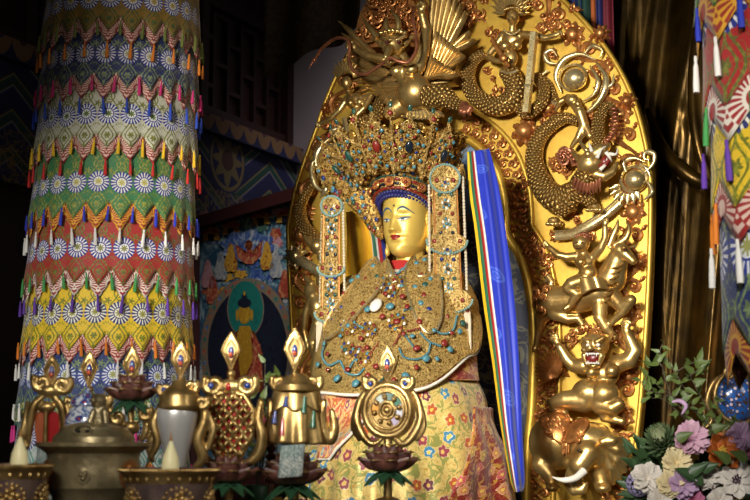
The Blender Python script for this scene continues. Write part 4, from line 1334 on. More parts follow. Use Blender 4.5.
fg = empty_part('far_goat_rider', 'smooth gilt goat and rider limbs on the far side of the halo')
s = Sculpt()
limb(s, (312, 290, .12, 9), (318, 306, .14, 10), (322, 324, .14, 9)); limb(s, (313, 296, .16, 5), (306, 312, .16, 4), (304, 330, .14, 3.4), (308, 348, .13, 2.8)); limb(s, (318, 324, .16, 7), (312, 340, .15, 4.6), (314, 356, .14, 3.6)); limb(s, (312, 284, .14, 4), (306, 278, .14, 3))
limb(s, (324, 330, .14, 8), (318, 352, .14, 6), (314, 372, .14, 5))
ball(s, 322, 282, .16, 7)
s.build('body', MAT['gold'], fg, .006, 4)
# smooth swelling leaves beside the crown on the far side
m = MB()
for pts, k in ((((338, 132), (322, 146), (316, 162), (322, 178)), 4.6), (((334, 150), (328, 164), (330, 178), (338, 186)), 4), (((318, 150), (312, 168), (316, 186), (328, 194)), 3.6), (((330, 178), (326, 190), (320, 198)), 4), (((344, 128), (334, 130), (326, 140)), 3.4)):
    q = spline([H(a, b, .12) for a, b in pts], 7); m.tube(q, radii(len(q), [(0, r_(1)), (.5, r_(k)), (1, r_(.8))]), 10, ref=(0, 1, 0))
m.ell(H(331, 152, .14), (r_(9), r_(8), r_(10)), n=20, m=12)
obj('swelling_leaves', m, MAT['palegold'], jw)
# plinth of the halo
m = MB(); zt_ = 1.0
m.box((-1.3, HY - .02, 0), (1.3, HY + .3, .98)); obj('plinth', m, MAT['plate'], halo)
# ------------------------------------------------------------------ the seated statue
from mathutils.bvhtree import BVHTree
st = thing('seated_statue', 'large seated golden-faced statue wearing a tall jewelled crown and floral brocade robe', 'statue', O, -YAW)


def lam(m): return m


def keyed(t, *k): return sm(list(k), t)


def torso(phi, s, off=0.0):
    """robe-covered chest: phi 0 = front, s 0 at the neck to 1 at the lap"""
    rl = keyed(s, (0, .10), (.22, .33), (.42, .43), (.75, .47), (1.2, .52)) + off
    rf = keyed(s, (0, .10), (.25, .20), (.5, .34), (.75, .45), (1, .56), (1.2, .62)) + off
    z = keyed(s, (0, 2.37), (.22, 2.26), (.5, 2.02), (.75, 1.80), (1, 1.60), (1.2, 1.46))
    k = rf if abs(phi) < PI / 2 else rl * .42
    z += .012 * (1 - math.cos(phi))
    return V((rl * math.sin(phi), -k * math.cos(phi) - (.02 if s > .3 else 0), z + off * .3))


def smax(phi): return .56 + .44 * max(0, math.cos(phi * .95)) ** 1.0


FL_PAL = None


def floral_fn(bg, bg2, freq, leafc, pal, leafw=.05, gloss=.45):
    def f():
        x, y, _ = sep(uvn()); wp = noise(comb(x, y), freq * 2.2, 2); p = comb(x * freq + wp * .35, y * freq + wp * -.3)
        d, col, pos = voro(p, 1.0, 'F1', .75, '2D')
        n = NT.nodes.new('ShaderNodeVectorMath'); n.operation = 'SUBTRACT'; link(p, n.inputs[0]); link(pos, n.inputs[1])
        lx, ly, _ = sep(E(n.outputs[0])); r = sq(lx * lx + ly * ly); a = at2(ly, lx)
        cr, cg, cb = sep(col)
        lim = mabs(cos(a * 2.5 + cg * 6.0)) * .10 + .17 + noise(p, 9.0, 1) * .06
        petal = gt(lim, r); edge = gt(lim + .014, r); core = gt(.09, r); mid = gt(lim * .42, r)
        pc = ramp(cr, [(0, pal[0]), (.28, pal[1]), (.5, pal[2]), (.75, pal[3])], 'CONSTANT')
        pc2 = ramp(cr, [(0, pal[4]), (.28, pal[5]), (.5, pal[6]), (.75, pal[7])], 'CONSTANT')
        w = noise(p, 1.1, 3, .55, .8); w2 = noise(p, 2.3, 2, .5, 1.6)
        vine_ = gt(leafw, mabs(w - .5)) ; vine2 = gt(leafw * .7, mabs(w2 - .52))
        base = mix(noise(p, 6.0, 3), bg, bg2)
        base = mix(vine2, base, leafc[1]); base = mix(vine_, base, leafc[0])
        c = mix(edge, base, rgb(236, 226, 196)); c = mix(petal, c, pc); c = mix(mid, c, pc2); c = mix(core, c, rgb(230, 190, 80))
        th = noise(comb(x, y * .25), 380.0, 1)
        return dict(color=c, rough=gloss, sheen=.3, height=mmax(vine_ * .5, petal) + th * .25, bump=.35, dist=.004, metal=mix(edge, (.22, .22, .22), (0, 0, 0)))
    return f


PK = [rgb(150, 60, 70), rgb(110, 40, 56), rgb(70, 130, 160), rgb(190, 90, 40), rgb(226, 170, 150), rgb(206, 150, 150), rgb(226, 232, 226), rgb(160, 40, 30)]
MAT['robe'] = mat('yellow_floral_brocade', floral_fn(rgb(238, 212, 132), rgb(222, 190, 104), 8.5, (rgb(160, 158, 80), rgb(206, 164, 74)), PK, .03))
MAT['redrobe'] = mat('red_floral_brocade', floral_fn(rgb(132, 22, 20), rgb(158, 38, 30), 8, (rgb(206, 150, 60), rgb(186, 110, 60)), [rgb(206, 120, 60), rgb(200, 90, 80), rgb(190, 150, 70), rgb(210, 140, 90), rgb(226, 180, 110), rgb(220, 150, 120), rgb(150, 60, 40), rgb(170, 40, 36)], .03))
MAT['sleeverobe'] = mat('rose_floral_brocade', floral_fn(rgb(176, 56, 44), rgb(196, 104, 70), 9.5, (rgb(220, 180, 110), rgb(196, 120, 80)), PK, .06))

# skirt over the crossed legs
def skirt(phi, t, off=0.0):
    z = 1.86 - .98 * t
    rl = keyed(t, (0, .36), (.35, .50), (.7, .60), (1, .63)) + off
    rf = keyed(t, (0, .34), (.35, .54), (.7, .70), (1, .74)) + off
    k = rf if abs(phi) < PI / 2 else rl * .5
    p = t ** 1.5
    q = .020 * p * math.sin(phi * 13 + 2.2 * t) + .012 * p * math.sin(phi * 29 + 1 - 4 * t) + .03 * math.sin(PI * t) * (g(abs(phi) - .95, .3)) + .012 * math.sin(phi * 5 - 9 * t) * math.sin(PI * min(1, t * 1.2))
    return V(((rl + q) * math.sin(phi), -(k + q) * math.cos(phi), z))


def skuv(phi, t): return (phi * .7, t * 1.05)


m = MB(); m.grid(160, 60, lambda u, v: skirt(-PI + 2 * PI * u, v), lambda u, v: skuv(-PI + 2 * PI * u, v))
SK = BVHTree.FromPolygons([V(p) for p in m.v], m.f)
obj('skirt', m, MAT['robe'], st, 0)


def panel(name, fn, nu, nv, m_, uvf, th=.012, label=None):
    mm = MB(); mm.grid(nu, nv, fn, uvf); o = obj(name, mm, m_, st, 0, label); q = o.modifiers.new('s', 'SOLIDIFY'); q.thickness = th; return o


def rp(u, v):
    t = .34 + .66 * v; p0 = 1.22 - .52 * v; phi = p0 + (2.0 - p0) * u
    return skirt(phi, t, .02 + .018 * math.sin(u * 9 + 3 * v) * v)


panel('side_panel', rp, 50, 40, MAT['redrobe'], lambda u, v: (u * .9, v * .8), label='deep red brocade side panel')


def sl(u, v):
    t = .10 + .52 * v; a = -.62 + .30 * v; b = .30 - .50 * v ** 1.5; phi = a + (b - a) * u
    return skirt(phi, t, .022 + .012 * math.sin(u * 7))


panel('sleeve', sl, 40, 30, MAT['sleeverobe'], lambda u, v: (u * .8, v * .6), label='rose red brocade sleeve with white edging')
m = MB(); m.tube([sl(1, v / 30) for v in range(31)], .008, 6); m.tube([sl(u / 30, 1) for u in range(31)], .008, 6); obj('sleeve_piping', m, MAT['white_cloth'], st)

# red garment showing under the breastplate, with a white hem
def hem(u, v):
    phi = -2.0 + 4.0 * u; s0 = smax(phi)
    return torso(phi, s0 * (.8 + (.30 - .06 * math.cos(phi)) * v), -.004 + .016 * v)


panel('upper_robe', hem, 90, 14, MAT['sleeverobe'], lambda u, v: (u * 2.0, v * .3), label='rose red brocade upper robe with white hem')
m = MB(); m.tube([hem(u / 90, 1) for u in range(91)], .013, 8); obj('white_hem', m, MAT['white_cloth'], st)
m = MB(); m.grid(60, 20, lambda u, v: torso(-PI + 2 * PI * u, v * .9, -.02)); obj('inner_robe', m, MAT['redrobe'], st, 0)

# jewelled breastplate
m = MB(); m.grid(110, 60, lambda u, v: torso(-2.1 + 4.2 * u, .20 + (smax(-2.1 + 4.2 * u) + .04 - .20) * v, .016), lambda u, v: (u * 2, v))
mb_ = MB(); mb_.grid(110, 60, lambda u, v: torso(-2.1 + 4.2 * u, .07 + (smax(-2.1 + 4.2 * u) + .04 - .07) * v, .016)); BP = BVHTree.FromPolygons([V(p) for p in mb_.v], mb_.f)
bpo = obj('breastplate', m, MAT['filigree_fine'], st, 0, label='gilt filigree breastplate set with stones'); q = bpo.modifiers.new('s', 'SOLIDIFY'); q.thickness = .018
CAML = MWI @ CAM


def bp(px, py, off=0.0, tree=None):
    d = (MWI.to_3x3() @ ray(px, py)).normalized()
    h, n, i, dd = (tree or BP).ray_cast(CAML, d)
    if h is None:
        h, n, i, dd = (tree or BP).find_nearest(CAML + d * 7.6)
    if n.dot(d) > 0: n = -n
    return h + n * off, n


def patch(poly, off, th, name, mt, parent, lv=6, dome=0.0, tree=None):
    """plate following the body under a traced outline"""
    n = len(poly); cx = sum(p[0] for p in poly) / n; cy = sum(p[1] for p in poly) / n
    m = MB(); rows = []
    for k in range(lv + 1):
        f = 1 - k / lv
        for x, y in poly: rows.append(bp(cx + (x - cx) * f, cy + (y - cy) * f, off + th + dome * (1 - f * f), tree)[0])
    for x, y in poly: rows.append(bp(x, y, off, tree)[0])
    fs = [(k * n + i, k * n + (i + 1) % n, (k + 1) * n + (i + 1) % n, (k + 1) * n + i) for k in range(lv) for i in range(n)]
    b = (lv + 1) * n; fs += [(b + i, b + (i + 1) % n, (i + 1) % n, i) for i in range(n)]
    m.add(rows, fs, [(v.x, v.z) for v in rows])
    return obj(name, m, mt, parent)


def smooth_poly(pts, n=5):
    P = list(pts); L = len(P); out = []
    for i in range(L):
        a, b, c, d = P[i - 1], P[i], P[(i + 1) % L], P[(i + 2) % L]
        for k in range(n):
            t = k / n
            out.append(tuple(.5 * (2 * b[j] + (c[j] - a[j]) * t + (2 * a[j] - 5 * b[j] + 4 * c[j] - d[j]) * t * t + (3 * b[j] - a[j] - 3 * c[j] + d[j]) * t ** 3) for j in (0, 1)))
    return out


GEMM = {}


def gem_mesh(k):
    if k not in GEMM: GEMM[k] = MB().ell((0, 0, 0), (1, .6, 1), n=12, m=8).mesh('gem', MAT[k])
    return GEMM[k]


def gem(parent, p, n, r, k, asp=1.0, rot=0.0, name='gem'):
    n = n.normalized(); q = (-n).to_track_quat('Y', 'Z')
    Mx = Matrix.Translation(p) @ q.to_matrix().to_4x4() @ Matrix.Rotation(rot, 4, 'Y') @ Matrix.Diagonal((r, r, r * asp, 1))
    return part(name, gem_mesh(k), parent, Mx)


px_ = 1 / 172.0
# shoulder flaps and plaques of the breastplate
flapA = smooth_poly([(388, 262), (391, 272), (386, 288), (374, 304), (358, 322), (343, 336), (331, 342), (331, 328), (344, 306), (360, 284), (374, 267)])
flapB = smooth_poly([(412, 264), (424, 256), (434, 258), (438, 280), (440, 308), (436, 330), (426, 336), (416, 322), (410, 302), (406, 284)])
fA = patch(flapA, .026, .018, 'shoulder_flap', MAT['filigree_fine'], bpo, 6, .01); fB = patch(flapB, .026, .018, 'shoulder_flap', MAT['filigree_fine'], bpo, 6, .01)
m = MB()
for fl_ in (flapA, flapB): m.tube([bp(x, y, .046)[0] for x, y in fl_], .008, 6, closed=True)
obj('flap_rim', m, MAT['palegold'], bpo)
stars = [(397, 285, 10), (381, 288, 8), (398, 326, 11), (372, 333, 9), (353, 330, 10), (339, 318, 7), (352, 352, 8), (365, 361, 9), (392, 297, 7)]
for x, y, r in stars:
    poly = [(x + r * (1 if i % 2 else .74) * math.cos(2 * PI * i / 16 + .2), y + r * (1 if i % 2 else .74) * math.sin(2 * PI * i / 16 + .2)) for i in range(16)]
    patch(poly, .02, .016, 'star_plaque', MAT['filigree'], bpo, 3, .01)
    for i in range(8):
        w_ = bp(x + r * .66 * math.cos(PI * i / 4 + .2), y + r * .66 * math.sin(PI * i / 4 + .2), .045); gem(bpo, w_[0], w_[1], .0085, ('turq', 'lapis', 'pearl', 'coral')[(i + int(x)) % 4], 1.2)
dia = smooth_poly([(352, 345), (358, 354), (353, 365), (344, 358)], 4)
for poly in (smooth_poly([(347, 344), (357, 350), (351, 362), (341, 354)], 4), smooth_poly([(366, 350), (374, 357), (366, 370), (356, 362)], 4), smooth_poly([(386, 334), (399, 350), (393, 376), (381, 372), (377, 350)], 4)):
    patch(poly, .02, .014, 'pendant_plaque', MAT['filigree_fine'], bpo, 3, .008)
w = bp(379, 311, .05); gem(bpo, w[0], w[1], 6 * px_, 'pearl', 1.3, .2, 'shell_drop')
rg = random.Random(21); kinds = ['turq', 'turq', 'coral', 'coral', 'greenstone', 'lapis', 'turq', 'brownstone']
GP = [(371, 315, 3.6, 'turq'), (392, 312, 3.8, 'turq'), (385, 321, 3, 'coral'), (398, 326, 3, 'coral'), (381, 288, 2, 'lapis'), (397, 285, 2.2, 'coral'), (372, 333, 2, 'lapis'), (353, 330, 2.2, 'turq'), (404, 302, 3, 'coral'), (388, 299, 2.4, 'coral'), (367, 309, 2.6, 'coral'),
      (419, 326, 3.2, 'coral'), (441, 346, 3.4, 'coral'), (416, 352, 3, 'coral'), (424, 362, 4, 'turq'), (350, 354, 2.6, 'greenstone'), (334, 358, 2.2, 'coral'), (378, 371, 3, 'coral'), (325, 368, 3, 'turq'), (342, 383, 3.4, 'turq'), (359, 388, 3.6, 'turq'), (382, 389, 3.4, 'turq'), (405, 380, 3.4, 'turq'), (446, 352, 3, 'turq'), (458, 326, 3.4, 'greenstone'),
      (455, 334, 2.6, 'turq'), (462, 312, 2.8, 'coral'), (340, 300, 2.4, 'turq'), (349, 298, 2.2, 'coral'), (357, 285, 2.4, 'turq'), (364, 279, 2.6, 'turq'), (370, 283, 2.2, 'coral'), (377, 272, 2.4, 'turq'), (381, 280, 2.2, 'greenstone'), (347, 312, 2.2, 'lapis'), (337, 322, 2, 'coral'), (362, 297, 2, 'lapis'),
      (417, 270, 2.6, 'turq'), (424, 267, 2.6, 'turq'), (430, 272, 2.2, 'coral'), (420, 281, 2.4, 'coral'), (425, 290, 3, 'greenstone'), (416, 292, 2.2, 'turq'), (424, 300, 2.4, 'coral'), (421, 308, 2.8, 'turq'), (428, 314, 2.2, 'lapis'), (433, 296, 2, 'turq'), (413, 284, 2, 'coral'), (430, 284, 2.2, 'turq'), (385, 269, 2, 'coral'), (403, 290, 2, 'turq'), (408, 312, 2.4, 'coral'),
      (365, 343, 2.6, 'coral'), (358, 318, 2.2, 'coral'), (346, 340, 2.2, 'turq'), (331, 347, 2.2, 'turq'), (412, 340, 2.2, 'turq'), (404, 338, 2.4, 'coral'), (370, 352, 2.4, 'coral'), (432, 334, 2.4, 'turq'), (448, 336, 2.2, 'coral'), (352, 374, 2.6, 'coral'), (334, 374, 2.2, 'coral'), (370, 380, 2.6, 'coral'), (394, 384, 2.4, 'coral'), (415, 371, 2.4, 'coral'), (434, 362, 2.2, 'turq')]
for x, y, r, k in GP:
    off = .05 if r > 2 else .04
    p, n = bp(x, y, off); gem(bpo, p, n, r * px_, k, rg.uniform(.85, 1.25), rg.uniform(0, 3))
# strings of turquoise and coral, each a string of its own
def string(pts, k, r=1.15, name='bead_string'):
    P = [bp(x, y, .034)[0] for x, y in [(q.x, q.z) for q in spline([V((a, 0, b)) for a, b in pts], 8)]]
    P = resample(P, max(4, int(sum((b - a).length for a, b in zip(P[:-1], P[1:])) / (r * 1.7 * px_))))
    m = MB()
    for p in P: m.ell(p, r * px_, n=8, m=6)
    obj(name, m, MAT[k], bpo)


for pts, k in ((((330, 346), (327, 358), (333, 368), (343, 364)), 'turq'), (((400, 352), (404, 360), (416, 362), (426, 356), (429, 346)), 'turq'), (((344, 364), (350, 376), (360, 378), (366, 372)), 'turq'), (((431, 330), (440, 336), (450, 332), (454, 318)), 'turq'), (((362, 352), (358, 362), (352, 372)), 'turq'), (((420, 336), (428, 344), (438, 348)), 'turq'),
               (((404, 335), (410, 345), (415, 352)), 'turq'), (((355, 352), (362, 350), (368, 356)), 'coral'), (((380, 347), (374, 354), (372, 360)), 'coral'), (((400, 338), (396, 346), (392, 350)), 'coral'), (((408, 334), (416, 332), (424, 330)), 'coral'), (((360, 312), (357, 324), (364, 330), (372, 330)), 'turq'), (((405, 314), (412, 312), (416, 318)), 'turq'), (((386, 270), (394, 276), (404, 274), (408, 268)), 'turq'), (((362, 300), (370, 296), (378, 297)), 'coral'), (((390, 366), (386, 378), (380, 388)), 'greenstone')):
    string(pts, k)

# neck cloth
m = MB(); m.lathe([(.150, 2.285), (.130, 2.315), (.112, 2.345), (.098, 2.365)], 32, (0, .0, 0)); obj('red_collar', m, plain('red_collar_cloth', rgb(176, 36, 34), .7), st)
m = MB(); m.lathe([(.21, 2.275), (.185, 2.292), (.155, 2.305), (.140, 2.30)], 32, (0, -.01, 0)); obj('white_collar', m, MAT['white_cloth'], st)

# ---------------------------------------------------------------- head
HZ = 2.585; HROT = Matrix.Rotation(-R(5), 4, 'Z'); HM = Matrix.Translation(V((.022, .005, HZ))) @ HROT @ Matrix.Diagonal((.95, 1, 1, 1))
RX = [(-.205, .012), (-.198, .045), (-.18, .074), (-.14, .104), (-.08, .126), (0, .137), (.08, .138), (.16, .132), (.22, .112), (.27, .07), (.295, .01)]
RY = [(-.205, .05), (-.198, .088), (-.18, .112), (-.14, .130), (-.08, .140), (0, .146), (.08, .150), (.16, .146), (.22, .122), (.27, .08), (.295, .01)]


def lk(K, z):
    for (a, x), (b, y) in zip(K[:-1], K[1:]):
        if z <= b: k = (z - a) / (b - a); return x + (y - x) * k
    return K[-1][1]


def feat(x, z):
    f = 0
    zn = min(1, max(0, (.055 - z) / .105))
    if z > -.075:
        am = .006 + .040 * zn ** 1.3; sg = .011 + .008 * zn
        fade = 1 if z > -.052 else max(0, 1 - (-.052 - z) / .022); fade = fade * fade * (3 - 2 * fade)
        top = 1 if z < .05 else g(z - .05, .03)
        f += am * g(x, sg) * fade * top
    f += .014 * (g(x - .022, .010) + g(x + .022, .010)) * g(z + .055, .012)
    f -= .013 * (g(x - .055, .024) + g(x + .055, .024)) * g(z - .028, .016)
    f += .010 * (g(x - .056, .026) + g(x + .056, .026)) * g(z - .014, .013)
    f += .006 * (g(x - .05, .03) + g(x + .05, .03)) * g(z - .062, .012)
    f += .007 * (g(x - .075, .03) + g(x + .075, .03)) * g(z + .055, .032)
    f += .013 * g(x, .026) * g(z + .083, .009) + .014 * g(x, .021) * g(z + .104, .010) - .006 * g(x, .034) * g(z + .0935, .0035)
    f -= .006 * g(x, .02) * g(z + .128, .012) + .004 * (g(x - .036, .01) + g(x + .036, .01)) * g(z + .092, .012)
    f += .014 * g(x, .028) * g(z + .170, .022)
    return f


def facept(x, z, off=0.0):
    rx = lk(RX, z); ry = lk(RY, z); q = min(.999, abs(x) / rx); c = (1 - q ** 2.25) ** (1 / 2.25)
    return HM @ V((x, -(ry * c + feat(x, z) + off), z))


m = MB(); nu, nv = 150, 150
def hd(u, v):
    z = -.205 + .5 * v; a = -PI + 2 * PI * u; rx = lk(RX, z); ry = lk(RY, z)
    x = rx * math.copysign(abs(math.sin(a)) ** (2 / 2.25), math.sin(a)); c = math.copysign(abs(math.cos(a)) ** (2 / 2.25), math.cos(a))
    y = -(ry * c) if c > 0 else -(ry * 1.0 * c)
    if c > 0: y -= feat(x, z) * min(1, c * 4)
    return HM @ V((x, y, z))
m.grid(nu, nv, hd)
hdo = obj('head', m, MAT['facegold'], st, 0)
m = MB(); m.lathe([(.095, -.30), (.085, -.2), (.09, -.10)], 24, (0, .035, 0)); m.xf(HM); obj('neck', m, MAT['facegold'], st)


def fpatch(name, shape, mt, off, n=20, k=6):
    """shape(t)->(x, zlo, zhi)"""
    m = MB()
    def fn(u, v):
        x, lo, hi = shape(u); return facept(x, lo + (hi - lo) * v, off * (.35 + .65 * math.sin(PI * min(.999, max(.001, u))) ** .5))
    m.grid(n, k, fn); return obj(name, m, mt, hdo, 0)


EYEW = plain('eye_white_paint', rgb(236, 232, 220), .3); LINE = plain('eye_line_blue', rgb(60, 92, 122), .4); LIP = plain('lip_red', rgb(150, 44, 34), .35); IRIS = plain('iris', rgb(24, 26, 36), .2)
for sg in (-1, 1):
    sh = lambda u, sg=sg: (sg * (.024 + .066 * u), .008 - .013 * math.sin(PI * u) + .010 * u, .008 - .001 * math.sin(PI * u) + .010 * u)
    fpatch('eye', sh, EYEW, .0035)
    ir = lambda u, sg=sg: (sg * (.046 + .018 * u), .011 - .0115 * math.sin(PI * (.3 + .4 * u)), .0115)
    fpatch('iris', ir, IRIS, .0052, 8, 4)
    m = MB()
    m.tube([facept(sg * (.021 + .074 * t / 14), .009 + .000 * math.sin(PI * t / 14) + .011 * t / 14, .004) for t in range(15)], radii(15, [(0, .001), (.5, .0062), (1, .0014)]), 6)
    m.tube([facept(sg * (.024 + .068 * t / 14), .008 - .014 * math.sin(PI * t / 14) + .010 * t / 14, .003) for t in range(15)], radii(15, [(0, .0008), (.5, .0018), (1, .0008)]), 6)
    obj('eyelid_line', m, LINE, hdo)
    m = MB(); m.tube([facept(sg * (.016 + .094 * t / 18), .050 + .030 * math.sin(PI * (t / 18) ** .8) - .010 * (t / 18), .0025) for t in range(19)], radii(19, [(0, .0018), (.4, .0075), (1, .0016)]), 6)
    obj('eyebrow', m, LINE, hdo)
m = MB(); m.ell(facept(0, .088, .002), .0062, n=12, m=8); obj('forehead_dot', m, IRIS, hdo)
fpatch('upper_lip', lambda u: (-.036 + .072 * u, -.0925 + .004 * abs(2 * u - 1) ** 2, -.0915 + .014 * math.sin(PI * u) ** .8 - .0035 * g(u - .5, .08) + .004 * abs(2 * u - 1) ** 2), LIP, .0022, 24, 6)
fpatch('lower_lip', lambda u: (-.032 + .064 * u, -.0935 - .0155 * math.sin(PI * u) ** .8 + .003 * abs(2 * u - 1) ** 2, -.0925 + .003 * abs(2 * u - 1) ** 2), LIP, .0022, 24, 6)
for sg in (-1, 1):
    s = Sculpt(); s.ell((sg * .140, .02, .02), (.014, .035, .055)); s.cap((sg * .142, .015, -.02), .016, (sg * .142, .01, -.13), .014); s.ell((sg * .143, .005, -.15), (.016, .02, .03)); s.xf(HM)
    s.build('ear', MAT['facegold'], hdo, .005, 3)


# hair curls and crown
def bandz(th): return 2.785 - .075 * (1 - math.cos(th))


m = MB()
for k in range(46):
    th = -PI + 2 * PI * k / 46
    for row in range(2):
        a = th + row * PI / 46; rx = .137 + .014 * row
        m.ell((rx * 1.02 * math.sin(a), -.154 * math.cos(a) - .0 + .006, bandz(a) - .052 + .024 * row), .015, n=8, m=6)
obj('hair', m, plain('blue_hair', rgb(34, 34, 92), .5), st, label='row of dark blue curls')
crown = bpy.data.objects.new('crown', None); C.objects.link(crown); crown.parent = st; crown['label'] = 'tall gilt filigree crown with five gem-set leaves'; crown.empty_display_size = .1
CT = -R(4)


def ringpt(th, r, dz, ry=None): return V((r * math.sin(th), -(ry or r) * math.cos(th), bandz(th) + dz))


for dz, rr_, k, w in ((-.012, .172, 'coral', .010), (.012, .178, 'darkstone', .009), (.036, .184, 'coral', .010), (.056, .190, 'greenstone', .006)):
    m = MB()
    n = int(2 * PI * rr_ / (w * 3.2))
    for i in range(n):
        a = 2 * PI * i / n; a2 = 2 * PI * (i + .82) / n
        m.tube([ringpt(a + (a2 - a) * q / 4, rr_, dz) for q in range(5)], [w * .75, w, w, w, w * .75], 8)
    obj('bead_row', m, MAT[k], crown)
m = MB(); m.grid(72, 6, lambda u, v: ringpt(2 * PI * u, .166 + .022 * v, -.022 + .09 * v)); o = obj('headband', m, MAT['filigree_fine'], crown, 0); q = o.modifiers.new('s', 'SOLIDIFY'); q.thickness = .008
for th in (-1.5, -1.0, -.5, 0, .5, 1.0, 1.5):
    c = ringpt(th, .195, .022); nrm = V((math.sin(th), -math.cos(th), .1)); qq = (-nrm).to_track_quat('Y', 'Z').to_matrix().to_4x4()
    m = MB(); m.tube([Matrix.Translation(c) @ qq @ V((.024 * math.cos(2 * PI * i / 16), 0, .024 * math.sin(2 * PI * i / 16))) for i in range(16)], .007, 6, closed=True)
    for i in range(8): m.ell(Matrix.Translation(c) @ qq @ V((.015 * math.cos(2 * PI * i / 8), -.004, .015 * math.sin(2 * PI * i / 8))), .006, n=7, m=5)
    obj('rosette', m, MAT['copper'], crown); gem(crown, c + nrm * .006, nrm, .009, 'coral')

# flaring basket behind the leaves
def basket(th, h, off=0):
    r = .185 + .17 * h ** .9 + off; return V((r * math.sin(th), -r * math.cos(th) * .95, bandz(th) * (1 - h) + 2.80 * h + .05 + .24 * h + .018 * math.cos(th * 18) * h ** 3))


m = MB(); m.grid(144, 24, lambda u, v: basket(2 * PI * u, v), lambda u, v: (u, v)); o = obj('filigree_basket', m, MAT['filigree'], crown, 0); q = o.modifiers.new('s', 'SOLIDIFY'); q.thickness = .02
m = MB(); rg = random.Random(4)
for k in range(330):
    th = rg.uniform(-2.2, 2.2); h = rg.uniform(.05, 1)
    c = basket(th, h, .016); nrm = V((math.sin(th), -math.cos(th), -.35)).normalized(); U = V((math.cos(th), math.sin(th), 0)); W = nrm.cross(U)
    n0 = len(m.v); sz = rg.uniform(.012, .024); hh = rg.choice((1, -1)); a0 = rg.uniform(0, 6.3)
    pts = [c + (U * math.cos(a0 + hh * 8 * t / 11) + W * math.sin(a0 + hh * 8 * t / 11)) * sz * (1.05 - t / 11) + nrm * (.012 * t / 11) for t in range(12)]
    m.tube(pts, [.0042 + .002 * math.sin(PI * t / 11) for t in range(12)], 5)
    m.ell(pts[-1] + nrm * .002, .0062, n=6, m=4)
obj('scroll_wires', m, plain('gilt_wire', rgb(206, 160, 78), .36, .75), crown)
m = MB()
for k in range(70):
    th = rg.uniform(-2.1, 2.1); h = rg.uniform(.02, 1); m.ell(basket(th, h, .03), rg.uniform(.005, .008), n=6, m=4)
so = obj('seed_beads', m, MAT['turq'], crown); so['kind'] = 'stuff'
for k in range(46):
    th = rg.uniform(-1.9, 1.6); h = rg.uniform(.05, .95); nrm = V((math.sin(th), -math.cos(th), -.2))
    gem(crown, basket(th, h, .028), nrm, rg.uniform(.008, .014), rg.choice(['turq', 'coral', 'coral', 'greenstone', 'turq', 'lapis', 'brownstone']))


def leaf_outline(w, h, n=14):
    half = []
    for i in range(n + 1):
        t = i / n; x = w * (.62 + .38 * math.sin(PI * min(1, t * 1.35))) * (1 - max(0, (t - .45) / .55) ** 1.7); half.append((x * .5, h * t))
    return half


def crown_leaf(th, kb, wid=.24, hgt=.34, tilt=.55, r0=.25, z0=None, side=False):
    nrm = V((math.sin(th), -math.cos(th), 0)); U = V((math.cos(th), math.sin(th), 0)); up = (V((0, 0, 1)) * math.cos(tilt) + nrm * math.sin(tilt)); nn = (nrm * math.cos(tilt) - V((0, 0, 1)) * math.sin(tilt))
    b = nrm * r0 + V((0, 0, z0 or (bandz(th) + .07)))
    L = bpy.data.objects.new('crown_leaf', None)
    ol = leaf_outline(wid, hgt); P = [(x, z) for x, z in ol] + [(-x, z) for x, z in reversed(ol[:-1])]
    W2 = lambda x, z, d: b + U * x + up * z + nn * (d - .8 * x * x / wid * .9)
    m = MB(); n = len(P); lv = 5; cx, cz = 0, hgt * .42
    vs = []
    for k in range(lv + 1):
        f = 1 - k / lv
        for x, z in P: vs.append(W2(cx + (x - cx) * f, cz + (z - cz) * f, .012 + .02 * (1 - f)))
    fs = [(k * n + (i + 1) % n, k * n + i, (k + 1) * n + i, (k + 1) * n + (i + 1) % n) for k in range(lv) for i in range(n)]
    for x, z in P: vs.append(W2(x, z, -.012))
    o_ = (lv + 1) * n; fs += [(i, (i + 1) % n, o_ + (i + 1) % n, o_ + i) for i in range(n)]; fs.append(tuple(range(o_, o_ + n)))
    m.add(vs, fs, [(v.x, v.z) for v in vs])
    lf = obj('crown_leaf', m, MAT['filigree'], crown)
    m = MB(); m.tube([W2(x * .97, z * .98 + .003, .02) for x, z in P], .008, 7)
    for i in range(0, n, 2): m.ell(W2(P[i][0] * 1.04, P[i][1] * 1.02, .012), .011, n=8, m=6)
    rgl = random.Random(int(th * 100))
    for k in range(46):
        t = rgl.uniform(.04, .93); x = rgl.uniform(-.42, .42) * wid * (1 - t ** 2); z = t * hgt; sz = rgl.uniform(.010, .018); a0 = rgl.uniform(0, 6.3); hh = rgl.choice((1, -1))
        pts = [W2(x + sz * (1.05 - q / 10) * math.cos(a0 + hh * .75 * q), z + sz * (1.05 - q / 10) * math.sin(a0 + hh * .75 * q), .034 + .001 * q) for q in range(11)]
        m.tube(pts, .0042, 5)
    obj('rim', m, MAT['filigree_fine'], lf)
    G = lambda x, z, r, k, asp=1.0, d=.042: gem(lf, W2(x, z, d), nn, r, k, asp)
    G(0, hgt * .5, .024, kb, 1.5, .046)
    for q in range(8):
        a = 2 * PI * q / 8 + .2; G(.05 * math.cos(a), hgt * .5 + .066 * math.sin(a), .0095, ('turq', 'coral', 'turq', 'lapis')[q % 4])
    for q, (x, z) in enumerate(((-.07, .08), (.07, .08), (0, .07), (-.085, .17), (.085, .17), (-.05, .26), (.05, .26), (0, .29), (-.035, .045), (.035, .045))):
        G(x * wid / .24, z * hgt / .34, .0115, ('coral', 'turq', 'greenstone', 'coral', 'turq', 'greenstone', 'turq', 'coral', 'turq', 'turq')[q])
    tip = W2(0, hgt, .0)
    m = MB(); m.tube([tip, tip + up * .03], .008, 6); obj('finial', m, MAT['filigree_fine'], lf)
    gem(lf, tip + up * .045, nn, .014, 'greenstone', 1.5)
    return lf


